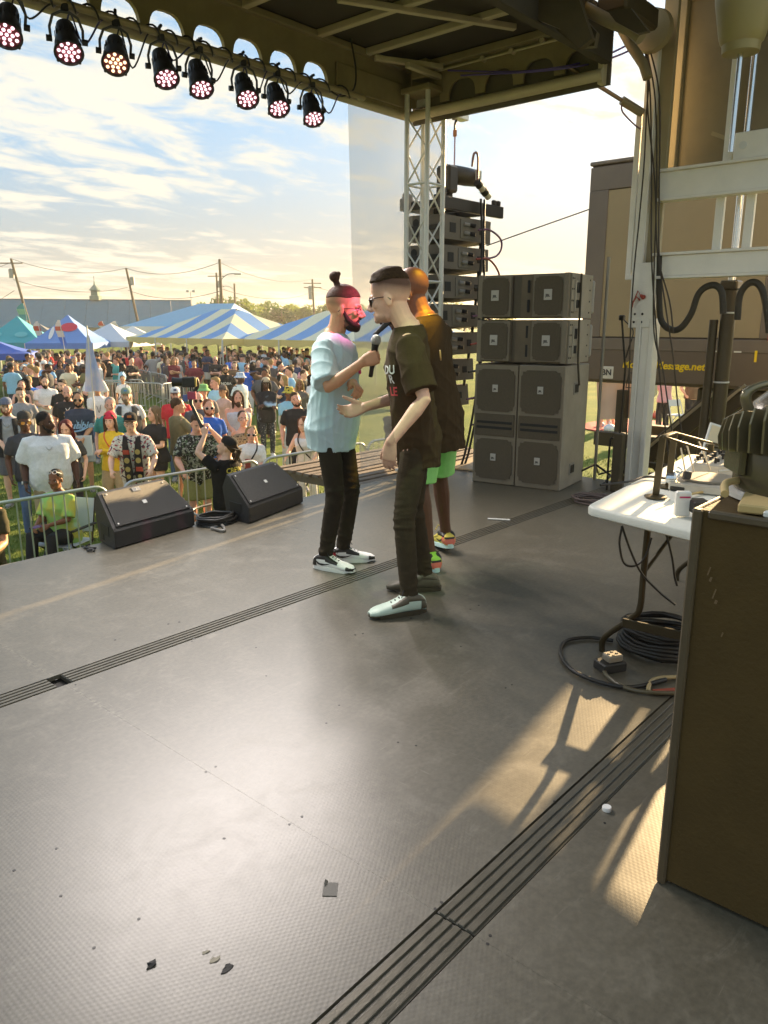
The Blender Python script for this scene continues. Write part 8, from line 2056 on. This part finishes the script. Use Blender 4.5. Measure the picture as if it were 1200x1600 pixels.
 P(352, 569, 'bearded man in sunglasses and a black tee lettered NOBA', skin_='tan', hair=('short', 'dark'), beard=('dark', 1.1), glasses=(DG, br), bulk=1.08, top=K, bottom=blk, extra=lambda s, r: chest_text(s, r, 'NOBA', .105, pw, 1.24, bold=.004))
 P(336, 556, 'bald man in sunglasses and black tee with folded arms', skin_='pink', hair=None, glasses=(DG, br), top=K, pose='cross', bottom=blk, bulk=1.12, extra=lambda s, r: chest_text(s, r, 'ALL', .08, mat('print_grey', (.4, .4, .4), .8), 1.30))
 P(375, 580, 'dark skinned man in white bucket hat and white tee', skin_='dark', hair=('buzz', 'black'), hat=('bucket', patterned('bucket_print', (.62, .68, .76), [((.10, .25, .60), 2.0)])), top=(.56, .62, .72), bottom=(.12, .10, .09), turn=50, kind='shorts')
 P(385, 568, 'woman in cobalt blue top and dark sunglasses', sex='f', skin_='pink', hair=('ponytail', 'brown'), glasses=(DG, br), top=(.02, .10, .50), bottom=(.55, .55, .56), turn=18, kind='loose')
 P(441, 555, 'man in light blue tee bending over a child', skin_='tan', hair=('short', 'dark'), top=(.30, .44, .68), bottom=(.12, .16, .22), turn=-70, lean=12, pose='talk', hpitch=-16, bulk=1.08)
 P(456, 569, 'blond woman in cream tee hugged by the man in light blue', sex='f', hair=('short', 'blond'), top=(.62, .57, .45), bottom=(.5, .48, .42), turn=150, h=1.58)
 P(468, 560, 'blond woman in black top holding a white cup', sex='f', hair=('long', 'blond'), top=K, bottom=blk, pose='hold', extra=lambda s, r: held('paper_cup', 'white paper cup held by the blond woman in black', 'cup', s, r, s.wrR + Vector((0, .08, .05)), (.08, .08, .13), WHT))
 P(468, 592, 'woman with long golden braids beside the black tee man', sex='f', skin_='brown', hair=('very_long', 'blond'), top=(.10, .09, .08), bottom=blk)
 P(451, 602, 'man in a yellow and black bucket hat and light blue tee', skin_='brown', hair=('buzz', 'black'), hat=('bucket', patterned('bucket_yellow', (.60, .50, .08), [((.02, .02, .02), 1.6)])), top=(.24, .46, .62), bottom=(.42, .43, .44), kind='loose', turn=14, pose='clasp', h=1.72)
 P(464, 611, 'man in black tee tilting his head', skin_='pink', hair=('short', 'brown'), beard=('brown', .8), top=K, bottom=blk, hroll=16, bulk=1.15, turn=4, hpitch=8)
 P(480, 646, 'woman with long red hair in a pale top leaning on the rail', sex='f', skin_='fair', hair=('very_long', 'red'), top=(.58, .58, .60), shirt=dict(tank=True), bottom=(.5, .5, .52), pose='rail', y_min=8.86, bulk=1.18, turn=-24, hyaw=-12, extra=lambda s, r: strap(s, r, cloth((.03, .03, .03)), 1))
 P(24, 564, 'man in charcoal tee with a necklace behind the far rail', skin_='tan', hair=('buzz', 'dark'), top=(.07, .07, .075), turn=-16, bottom=blk, extra=necklace(mat('silver', (.6, .6, .6), .3, .9)), group='crowd behind the far barriers')
 P(17, 558, 'man in dark cap behind the charcoal tee man', hair=('short', 'dark'), hat=('cap', (.05, .05, .05)), top=K, bottom=blk, group='crowd behind the far barriers')
 P(37, 545, 'dark haired man in cream tee holding a green drink', skin_='fair', hair=('short', 'dark'), top=(.66, .62, .52), turn=-30, pose='hold', bottom=(.5, .48, .44), kind='shorts', group='crowd behind the far barriers', extra=lambda s, r: held('drink_cup', 'cup of green drink in the hand of the cream tee man', 'cup', s, r, s.wrR + Vector((0, .08, .05)), (.08, .08, .15), mat('drink_lime', (.45, .6, .08), .3)))
 P(68, 562, 'heavy man in sky blue tee and white cap', skin_='pink', hair=('buzz', 'brown'), hat=('cap', (.60, .62, .66), (.18, .22, .30)), top=(.16, .34, .74), bulk=1.25, belly=.04, bottom=den, turn=-10, group='crowd behind the far barriers')
 P(110, 567, 'woman in light blue tank top with dark bun', sex='f', skin_='tan', hair=('ponytail', 'dark'), top=(.18, .38, .72), shirt=dict(tank=True), bottom=(.35, .4, .46), turn=40, bulk=1.15, pose='clasp', group='crowd behind the far barriers')
 P(93, 562, 'dark haired woman in dark camisole behind the far rail', sex='f', skin_='brown', hair=('long', 'black'), top=(.05, .05, .06), shirt=dict(tank=True), bottom=blk, group='crowd behind the far barriers')
 P(119, 547, 'man with dark hair in grey shirt seen half from behind', skin_='tan', hair=('short', 'dark'), beard=('dark', 1.0), top=(.11, .11, .115), turn=70, bottom=blk, group='crowd behind the far barriers')
 P(78, 543, 'person in bright sky blue tee bending away', skin_='pink', hair=('short', 'light'), top=(.16, .36, .70), lean=48, turn=170, bottom=(.5, .42, .36), bulk=1.2, kind='shorts', h=1.75, group='crowd behind the far barriers')
 P(226, 552, 'woman in black print tee wearing a pass on a lanyard', sex='f', hair=('long', 'light'), top=K, bottom=blk, pose='clasp', bulk=1.1, group='crowd behind the far barriers', extra=both(lanyard(mat('lanyard_dark', (.05, .06, .10), .6), WHT), lambda s, r: chest_text(s, r, 'O', .16, pw, 1.26)))
 P(262, 559, 'woman with a fringe in dark blouse behind the far rail', sex='f', hair=('bob', 'light'), top=(.07, .06, .065), bottom=blk, pose='clasp', bulk=1.2, shirt=dict(loose=.04, sleeve=.9), group='crowd behind the far barriers')
 P(275, 558, 'white haired woman in patterned top beside the dark blouse', sex='f', skin_='pink', hair=('bob', 'white'), top=patterned('grey_print', (.42, .42, .44), [((.62, .62, .62), 2)]), bottom=blk, turn=20, bulk=1.2, group='crowd behind the far barriers')
 P(248, 541, 'man in strong blue polo', skin_='pink', hair=('short', 'blond'), top=(.03, .20, .58), bottom=khk, turn=70, group='crowd behind the far barriers')
 P(197, 538, 'man in navy cap and pale blue tee from behind', skin_='tan', hair=('short', 'dark'), hat=('cap', (.04, .05, .10)), top=(.38, .52, .78), bottom=blk, turn=175, bulk=1.15, group='crowd behind the far barriers')
 P(214, 548, 'man in salmon red tee beside the pale blue tee', skin_='pink', hair=('short', 'light'), top=(.50, .15, .13), bottom=blk, turn=-60, group='crowd behind the far barriers')
 P(291, 543, 'man in bright red tee by the tent pole', skin_='tan', hair=('short', 'dark'), beard=('dark', .9), top=(.55, .03, .04), bottom=blk, turn=-75, group='crowd behind the far barriers')
 P(311, 546, 'man with dark hair in black tee leaning toward the red tee', skin_='fair', hair=('short', 'brown'), top=K, bottom=den, turn=-60, lean=14, group='crowd behind the far barriers')
 P(191, 586, 'small woman in white tee with a dark strap before the far rail', sex='f', skin_='tan', h=1.50, hair=('ponytail', 'dark'), top=W, bottom=(.10, .10, .2), kind='shorts', group='crowd behind the far barriers', extra=lambda s, r: strap(s, r, cloth((.06, .06, .10)), -1))
 P(375, 543, 'bald man in maroon tee with a pale chest stripe', skin_='pink', hair=None, top=(.09, .02, .025), bulk=1.25, bottom=blk, pose='phone', group='crowd behind the far barriers', extra=lambda s, r: chest_text(s, r, 'III', .05, pw, 1.30))
 P(396, 551, 'man in white tee seen from behind at the right', skin_='pink', hair=('short', 'brown'), top=(.62, .66, .76), bottom=(.45, .42, .38), turn=-150, kind='shorts', group='crowd behind the far barriers')
 P(412, 553, 'man with dark beard in sky blue shirt and grey cap', skin_='brown', hair=('buzz', 'black'), beard=('black', 1.0), hat=('cap', (.34, .36, .40)), top=(.22, .42, .76), bottom=khk, turn=70, bulk=1.15, group='crowd behind the far barriers')
 P(387, 556, 'woman with long brown hair in pink cream top', sex='f', hair=('very_long', 'brown'), top=(.62, .50, .46), bottom=(.6, .55, .5), turn=120, group='crowd behind the far barriers')
 # left edge: arm and striped shorts of a cut off bystander
 P(-42, 742, 'bystander at the left edge in olive shirt and striped shorts with a phone', skin_='tan', hair=('short', 'dark'), top=(.05, .045, .02), bottom=patterned('striped_short', (.30, .24, .10), [((.03, .03, .02), 1.2)]), kind='shorts', pose='phone', y_min=7.0, h=1.70, extra=lambda s, r: held('phone', 'phone in the hands of the bystander at the left edge', 'phone', s, r, mid_hands(s), (.08, .15, .01), WHT))
def strap(s, root, m, sg):
 k = MB(); b = s.bulk
 k.tube(spline([s.T((sg * .09, -.10, 1.42)), s.T((sg * .095, .0, 1.485)), s.T((sg * .08, .12 * b, 1.38)), s.T((-sg * .02, .160 * b, 1.22)), s.T((-sg * .14 * b, .12 * b, 1.02)), s.T((-sg * .19 * b, .0, .95))], 5), .011, 6); k.build('bag_strap', m, root, 60, False)
def watch(s, root):
 d = (s.wrR - s.elR).normalized(); k = MB(); k.tube([s.wrR - d * .03, s.wrR - d * .005], .036, 12); w = k.build('watch_band', BLK, root, 60, False); x = d.cross(Vector((0, 1, 0))).normalized()
 k = MB(); k.cyl(s.wrR - d * .018 + x * .03, s.wrR - d * .018 + x * .046, .022, 12); k.build('watch_face', mat('watch_white', (.7, .7, .68), .3), w, 40, False)
def underline(s, root, m):
 k = MB(); pts = spline([s.T((.14, .155 * s.bulk, 1.10)), s.T((.0, .172 * s.bulk, 1.115)), s.T((-.14, .155 * s.bulk, 1.17))], 6); k.tube(pts, [.006 + .010 * math.sin(PI * i / (len(pts) - 1)) for i in range(len(pts))], 6); k.build('script_swash', m, root, 60, False)
def board(s, root):
 c = root.matrix_basis @ Vector((.06, .26, .86)); k = MB(); k.box(c, (.50, .012, .36), rz=root.rotation_euler.z, rot=None, bev=.003); tag(k.build('blank_board', mat('board_white', (.70, .72, .76), .5), None), 'blank white board held low by the man in the script tee', 'board')
def vest(s, root, m):
 for sg in (-1, 1):
  b = s.bulk; be = s.belly
  rows = []
  for z, xi, xo in ((1.46, .070, .12), (1.38, .075, .175), (1.25, .085, .20), (1.10, .095, .205), (.95, .10, .205), (.84, .105, .205)):
   f = math.sqrt(max(0, 1 - (xi / (.20)) ** 2)); g = math.sqrt(max(0, 1 - (min(xo, .198) / .20) ** 2))
   ry = .150 * b + (be * .6 if z < 1.25 else 0);
   if z > 1.42: ry *= .72
   rows.append((s.T((sg * xi * b, ry * f + .014, z)), s.T((sg * (xi + xo) / 2 * b, ry * math.sqrt(max(0, 1 - ((xi + xo) / .4) ** 2)) + .018, z)), s.T((sg * xo * b * 1.03, ry * g * .6 + .012, z))))
  vs = [p for r in rows for p in r]; n = len(rows); back = [Vector(p) - Vector((0, .012, 0)) for p in vs]; q = len(vs)
  fs = [(i * 3 + j, i * 3 + j + 1, i * 3 + j + 4, i * 3 + j + 3) for i in range(n - 1) for j in range(2)]
  k = MB(); k.add(vs + back, fs + [tuple(q + a for a in f[::-1]) for f in fs]); k.build('vest_front', m, root, 180, False)
def stole(s, root):
 bm = cloth((.02, .018, .018)); gold, rd = mat('patch_gold', (.52, .42, .14), .7), mat('patch_red', (.48, .07, .04), .7)
 for sg in (-1, 1):
  rows = []
  for z, y, xi, xo in ((1.475, .03, .055, .115), (1.42, .112, .05, .12), (1.32, .160, .035, .125), (1.15, .176, .02, .125), (.98, .176, .01, .125), (.84, .17, .03, .12)):
   rows.append((s.T((sg * xi, y + .022, z)), s.T((sg * (xi + xo) / 2, y + .020, z)), s.T((sg * xo, y + .002, z))))
  vs = [p for r in rows for p in r]; n = len(rows); back = [Vector(p) - s.RL @ Vector((0, .010, 0)) for p in vs]; q = len(vs); fs = [(i * 3 + j, i * 3 + j + 1, i * 3 + j + 4, i * 3 + j + 3) for i in range(n - 1) for j in range(2)]
  k = MB(); k.add(vs + back, fs + [tuple(q + a for a in f[::-1]) for f in fs]); st = k.build('stole', bm, root, 180, False)
  for z, m, r_ in ((1.30, rd if sg > 0 else gold, .034), (1.18, gold, .036), (1.05, gold if sg > 0 else rd, .034), (.94, gold, .028)):
   y = np.interp(z, [.84, .98, 1.15, 1.32, 1.42], [.17, .176, .176, .160, .112]) + .024
   k = MB(); c = s.T((sg * .075, y, z)); M = frame(c, s.RL @ Vector((-1, 0, 0)), s.RL @ Vector((0, 0, 1)))
   if m is gold: k.prism([(r_ * math.cos(t), r_ * 1.15 * math.sin(t)) for t in np.linspace(0, 2 * PI, 15)[:-1]], .006, M)
   else: k.prism([(-.045, -.03), (.045, -.035), (.04, .03), (-.04, .035)], .006, M)
   k.build('patch', m, st, None, False)
build_front()
def build_cameraman():
 # stands in the pit before the barrier, arms raised with a camera on a handheld gimbal
 base = onz(352, 700, GZ + 1.66); base = ony(352, 700, 7.35); h = (base.z - GZ) / 1.0
 pos = Vector((base.x, base.y, GZ)); h = min(1.84, max(1.66, base.z - GZ + .02)); rz = R_(94 - 90)                    # faces away to the left
 inv = Matrix.Rotation(-rz, 3, 'Z'); lo = lambda w: inv @ (Vector(w) - pos)
 D = pos.x * math.cos(YAW) + pos.y * math.sin(YAW)
 g0 = atd(316, 668, D + .18); g1 = atd(299, 632, D + .24)
 s = Person(h=h, voxel=.010, cvoxel=.011, bulk=1.05, hs=1.08, hpitch=22, hyaw=30, armL=lo(atd(320, 680, D + .05)), armR=lo(atd(317, 656, D + .25)), poleL=(-.6, -.2, -.8), poleR=(.7, -.2, -.4), seed=77,
   handL=dict(d=(0, .3, 1), n=(.6, .6, 0), side=(.3, 0, 1), curl=(50, 55, 40)), handR=dict(d=(-.4, .2, .9), n=(-.6, .5, 0), side=(0, .3, 1), curl=(50, 55, 40)))
 root = thing('person', 'cameraman in black tee and backwards cap raising a camera on a grip', 'person', pos, rz)
 fused(s.body_mb(), 'body', skin('fair'), root, s.voxel, 2, s.head_post())
 add_shirt(s, root, mat('crew_tee', (.016, .015, .014), .9, 0, .1, 20, .25, 260, spec=.15), hem=.76, loose=.02, amp=.004, sleeve=.62)
 add_trousers(s, root, cloth((.30, .24, .14)), 'shorts'); add_shoes(s, root, cloth((.05, .05, .05), 'shoe'), mat('sole_pale', (.6, .6, .57), .6))
 add_hair(s, root, hairm('brown'), 'ponytail', .009); add_cap(s, root, cloth((.018, .016, .015), 'hat'), None, True); add_face(s, root)
 pw, yl = mat('print_white', (.75, .73, .70), .8), mat('print_yellow', (.66, .56, .08), .8)
 for i, (t, m, z) in enumerate((('CREW', yl, 1.36), ('|||', pw, 1.24), ('III', pw, 1.13))): chest_text(s, root, t, .085, m, z, name='back_print', back=True, dx=.02)
 rg = thing('camera_gimbal', 'black video camera on a long handheld gimbal above the cameraman', 'camera', g0)
 d = (g1 - g0).normalized(); top = atd(296, 608, D + .30); bot = atd(322, 690, D + .12)
 k = MB(); k.tube([bot, g0, g1, atd(297, 618, D + .28)], [.022, .024, .021, .026], 10); k.build('grip', BLK, rg, 60)
 k = MB(); k.tube(spline([atd(297, 618, D + .28), atd(308, 606, D + .3), atd(308, 594, D + .3), atd(300, 590, D + .3)], 5), .020, 8); k.build('gimbal_arm', BLK, rg, 60)
 c = atd(296, 597, D + .30); rt = Matrix.Rotation(math.atan2(_R[1], _R[0]), 3, 'Z')
 k = MB(); k.box(c, (.16, .11, .12), rot=rt, bev=.012); cb = k.build('camera_body', BLK, rg)
 k = MB(); l0 = c - Vector(_R) * .07; k.tube([l0, l0 - Vector(_R) * .10, l0 - Vector(_R) * .13], [.050, .052, .060], 16); k.build('lens', mat('lens_black', (.015, .015, .017), .3), cb, 60)
 k = MB(); k.box(c + Vector(_R) * .085 + Vector((0, 0, .0)), (.02, .11, .10), rot=rt, bev=.004); k.build('yellow_cage', mat('cage_gold', (.50, .38, .10), .5), cb)
 k = MB(); k.box(atd(300, 618, D + .26), (.10, .05, .09), rot=rt, bev=.006); k.build('monitor_back', mat('sticker_red', (.42, .06, .12), .5), rg)
 k = MB(); k.box(atd(290, 622, D + .26), (.06, .04, .08), rot=rt, bev=.006); k.build('battery', mat('sticker_blue', (.12, .16, .42), .5), rg)
build_cameraman()
def build_seated():
 base = ony(90, 733, 9.05); pos = Vector((base.x, base.y, GZ)); rz = math.atan2(-pos.y, -pos.x) - PI / 2 - R_(38); h = 1.68
 # seated: hip height from the head height
 top = base.z - GZ; hz = top - h * .50
 hz = max(.44, min(.62, hz)); k_ = h / 1.78
 s = Person(h=h, fem=True, bulk=1.12, voxel=.010, cvoxel=.012, sit=True, hipz=hz, lean=4, hs=1.08, hyaw=10, footR=(.14, .46, 0), footL=(-.12, .50, 0), kneeR=(.1, .3, 1), kneeL=(-.1, .3, 1), armR=(.10, .36, hz + .16), armL=(-.08, .36, hz + .18), seed=61)
 root = thing('person', 'seated woman in yellow green tee with sunglasses on her head', 'person', pos, rz)
 fused(s.body_mb(), 'body', skin('brown'), root, s.voxel, 2, s.head_post())
 add_shirt(s, root, patterned('dyed_tee', (.36, .62, .16), [((.55, .68, .66), .35), ((.62, .58, .10), .5)], 9, .46, .60), hem=.80, loose=.03, amp=.004, sleeve=.9, sl_r=(.085, .09))
 mb = MB(); s.leg_tubes(mb, (.10, .094, .078, .070, .060)); fused(mb, 'leggings', cloth((.018, .017, .018)), root, .013, 2, folds(.003, 4))
 add_shoes(s, root, cloth((.03, .03, .03), 'shoe'), mat('sole_pale', (.6, .6, .57), .6)); add_hair(s, root, hairm('black'), 'buzz', .009); add_face(s, root)
 H = s.H; k = MB()
 for sg in (-1, 1): k.tube([H((sg * .034 + .026 * math.cos(t), .070 - .012 * math.sin(t), .185 + .018 * math.sin(t))) for t in np.linspace(0, 2 * PI, 12)[:-1]], .004, 6, closed=True)
 k.tube([H((-.06, .066, .186)), H((-.082, .0, .155))], .004, 6); k.tube([H((.06, .066, .186)), H((.082, .0, .155))], .004, 6); k.build('head_sunglasses', mat('rim_white', (.78, .76, .74), .4), root, 60, False)
 c = mid_hands(s); held('phone', 'phone with a jewelled case in the hands of the seated woman', 'phone', s, root, c, (.08, .14, .012), mat('phone_violet', (.20, .10, .25), .3))
 ch = thing('camp_chair', 'white and grey folding camp chair under the seated woman', 'chair', pos, rz); fr = BLKM; fab = mat('chair_fabric', (.60, .64, .70), .8, 0, .06, 6)
 sz = hz - .12
 for sx in (-1, 1):
  q = MB(); q.tube([(sx * .27, .26, 0), (sx * .27, -.20, sz), ], .011, 8); q.build('leg', fr, ch, 60, False); q = MB(); q.tube([(sx * .27, -.28, 0), (sx * .27, .22, sz + .02), (sx * .27, .22, sz + .2)], .011, 8); q.build('leg', fr, ch, 60, False)
  q = MB(); q.tube([(sx * .27, -.16, sz - .04), (sx * .27, -.30, sz + .52)], .011, 8); q.build('back_post', fr, ch, 60, False); q = MB(); q.box((sx * .29, .0, sz + .20), (.05, .46, .02), bev=.006); q.build('armrest', fr, ch, None, False)
 q = MB(); q.box((0, .02, sz), (.52, .46, .015), bev=.004); q.build('seat', fab, ch, None, False); q = MB(); q.box((0, -.235, sz + .30), (.54, .015, .42), rot=Euler((.24, 0, 0)).to_matrix(), bev=.004); q.build('backrest', fab, ch, None, False)
build_seated()
# prototypes for the people farther off; copies share their meshes and get their own colours
PROTO = {}
def build_protos():
 def proto(key, sex, hair, pose, kind, hat=None, bulk=1.0, turn=0, shirt={}, **kw):
  h = 1.66 if sex == 'f' else 1.77
  pr = dict(POSE[pose]); pr.update(kw); s = Person(h=h, fem=sex == 'f', bulk=bulk, voxel=.022, cvoxel=.024, hs=1.10, seed=len(PROTO) * 13 + 5, **pr)
  root = thing('person', 'x', 'person', (0, 0, -50), 0, 'people in the crowd before the tents')
  fused(s.body_mb(), 'body', skin('fair'), root, .020, 1, s.head_post()); add_shirt(s, root, cloth((.5, .5, .5)), **{**dict(hem=.84, vox=.022, amp=.003), **shirt}); add_trousers(s, root, cloth((.05, .06, .09)), kind, vox=.024)
  if hair: add_hair(s, root, hairm('dark'), hair, .018)
  if hat == 'cap': add_cap(s, root, cloth((.05, .05, .05), 'hat'))
  PROTO[key] = (root, sex, hair, hat, kind, h)
 proto('m1', 'm', 'short', 'stand', 'slim'); proto('m2', 'm', 'buzz', 'cross', 'shorts', bulk=1.15); proto('m3', 'm', 'buzz', 'phone', 'slim', 'cap'); proto('m4', 'm', 'short', 'talk', 'shorts'); proto('m5', 'm', 'buzz', 'pockets', 'loose', bulk=1.25, belly=.03); proto('m6', 'm', 'buzz', 'hold', 'shorts', 'cap')
 proto('m7', 'm', 'short', 'raise', 'slim'); proto('f1', 'f', 'long', 'stand', 'slim'); proto('f2', 'f', 'ponytail', 'phone', 'short', shirt=dict(tank=True)); proto('f3', 'f', 'bob', 'cross', 'loose', bulk=1.15); proto('f4', 'f', 'very_long', 'hold', 'short')
build_protos()
run_jobs()
stick_all()
def build_far_crowd():
 rg = random.Random(19)
 tops = {'white': (.70, .70, .68), 'black': (.022, .021, .020), 'grey': (.28, .28, .29), 'charcoal': (.08, .08, .085), 'red': (.52, .04, .04), 'royal blue': (.03, .14, .52), 'sky blue': (.24, .44, .72), 'navy': (.03, .045, .10), 'olive': (.16, .15, .07), 'pink': (.62, .30, .34), 'orange': (.66, .22, .04), 'cream': (.62, .55, .40), 'maroon': (.14, .02, .03), 'teal': (.05, .28, .28), 'yellow': (.66, .50, .06), 'brown': (.13, .08, .045)}
 wts = [7, 9, 4, 4, 3, 3, 5, 4, 2, 2, 1, 3, 2, 1, 1, 3]
 bots = {'dark jeans': (.05, .07, .12), 'black': (.02, .02, .021), 'khaki': (.30, .24, .14), 'grey': (.22, .22, .23), 'pale': (.5, .48, .44)}
 hairs = ['dark', 'brown', 'blond', 'black', 'grey', 'light', 'red']; skins = ['fair', 'pink', 'tan', 'brown', 'dark', 'fair', 'pink']
 places = [(-30, 'before the teal canopy'), (52, 'before the blue red oval canopy'), (128, 'near the big pale flag'), (165, 'before the pale canopy'), (205, 'at the left end of the striped tent'), (248, 'under the striped tent middle'), (300, 'at the right end of the striped tent'), (350, 'between the two striped tents'), (400, 'under the second striped tent'), (450, 'beside the top knot man'), (520, 'beyond the top knot man')]
 used = set(); spots = []
 # real places on the field: a loose grid in depth, jittered; nobody inside another
 def free(p, r):
  return all((p.x - q.x) ** 2 + (p.y - q.y) ** 2 > r * r for q in spots)
 for o in list(COL.objects):
  if o.get('category') == 'person' and o.location.z < -1 and o.location.z > -40: spots.append(Vector(o.location))
 count = 0; tries = 0; nfront = len(spots)
 bands = [(33.5, 37.5, 75, 8, 500), (29, 33.5, 58, 5, 420), (25.0, 29, 30, 0, 490), (38, 44, 34, 190, 500), (19.5, 24, 9, 400, 490), (17, 24, 8, 5, 60), (30, 44, 12, 430, 510)]
 for d0, d1, nb, pa, pb_ in bands:
  made = 0; t = 0
  while made < nb and t < nb * 30:
   t += 1; D = rg.uniform(d0, d1); px = rg.uniform(pa, pb_); p = px_at(px, D)
   if D < 30 and 145 < px < 330 and D > 23.5 and rg.random() < .7: continue
   if not free(p, .50): continue
   key = rg.choice(list(PROTO)); root, sex, hair, hat, kind, h = PROTO[key]
   tn = rg.choices(list(tops), wts)[0]; bn = rg.choice(list(bots)); hn = rg.choice(hairs); sk = rg.choice(skins)
   if sk in ('brown', 'dark'): hn = 'black'
   pl = [w for x, w in places if px >= x][-1]; row = 'far' if D > 33 else ('mid row' if D > 25 else 'nearer')
   g = 'woman' if sex == 'f' else 'man'; hw = {'long': 'long hair', 'very_long': 'very long hair', 'bob': 'bobbed hair', 'ponytail': 'ponytail', 'short': 'hair', 'buzz': 'cropped hair'}[hair]
   hd = (tn + ' tee' if not (key == 'f2') else tn + ' tank top')
   lab = '%s %s, %s, %s, %s bottoms, %s' % (row, g, hd, ('%s cap' % 'dark') if hat else hn + ' ' + hw, bn, pl)
   if lab in used or len(lab.split()) > 16: continue
   used.add(lab); spots.append(p); made += 1; count += 1
   p.z = GZ; face = math.atan2(-p.y, -p.x) - PI / 2 + R_(rg.choice([0, 0, 10, -15, 30, -40, 60, -70, 90, 150, 180, -160, -100]))
   o = dup(root); o.location = p; o.rotation_euler = (R_(rg.uniform(-5, 5)), R_(rg.uniform(-4, 4)), face); sca = rg.uniform(.94, 1.06); o.scale = (sca,) * 3; o['label'] = lab
   for ch in o.children:
    n = ch.name.split('.')[0]; m = {'body': skin(sk), 'shirt': cloth(tops[tn]), 'trousers': cloth(bots[bn]), 'hair': hairm(hn)}.get(n)
    if m and ch.material_slots: ch.material_slots[0].link = 'OBJECT'; ch.material_slots[0].material = m
 # a few people seen only by their legs under the truck
 for i, (px, py, key, tn, bn, lab) in enumerate(((944, 672, 'm2', 'white', 'pale', 'bystander in pale shorts left of two whose legs show under the truck'), (962, 668, 'm4', 'sky blue', 'pale', 'bystander in sky blue whose legs show by the red blanket'), (1034, 672, 'f3', 'pink', 'black', 'bystander in pink and black beside the white folding chair'), (1078, 668, 'm5', 'brown', 'black', 'bystander in brown bending behind the stage stairs'))):
  root = PROTO[key][0]; p = onz(px, py, GZ); o = dup(root); o.location = p; o.rotation_euler = (0, 0, rg.uniform(0, 6)); o['label'] = lab; o['group'] = 'bystanders beyond the truck'
  for ch in o.children:
   n = ch.name.split('.')[0]; m = {'shirt': cloth(tops[tn]), 'trousers': cloth(bots[bn])}.get(n)
   if m: ch.material_slots[0].link = 'OBJECT'; ch.material_slots[0].material = m
 for k_, v in PROTO.items():
  for ch in list(v[0].children):
   for c2 in list(ch.children): bpy.data.objects.remove(c2)
   bpy.data.objects.remove(ch)
  bpy.data.objects.remove(v[0])
build_far_crowd()
# ---------------------------------------------------------------- golden air between here and the trees
def build_haze():
 m = bpy.data.materials.new('haze_air'); m.use_nodes = True; nt = m.node_tree; nt.nodes.clear()
 o = nt.nodes.new('ShaderNodeOutputMaterial'); v = nt.nodes.new('ShaderNodeVolumePrincipled'); v.inputs['Color'].default_value = (.96, .93, .86, 1); v.inputs['Density'].default_value = .0007; v.inputs['Anisotropy'].default_value = .45
 nt.links.new(v.outputs[0], o.inputs['Volume'])
 mb = MB(); mb.box((0, 0, (GZ - 1 + 19) / 2), (3100, 3100, 19 - GZ + 1)); tag(mb.build('haze', m, None), None, None, None, 'stuff')
build_haze()
run_jobs()
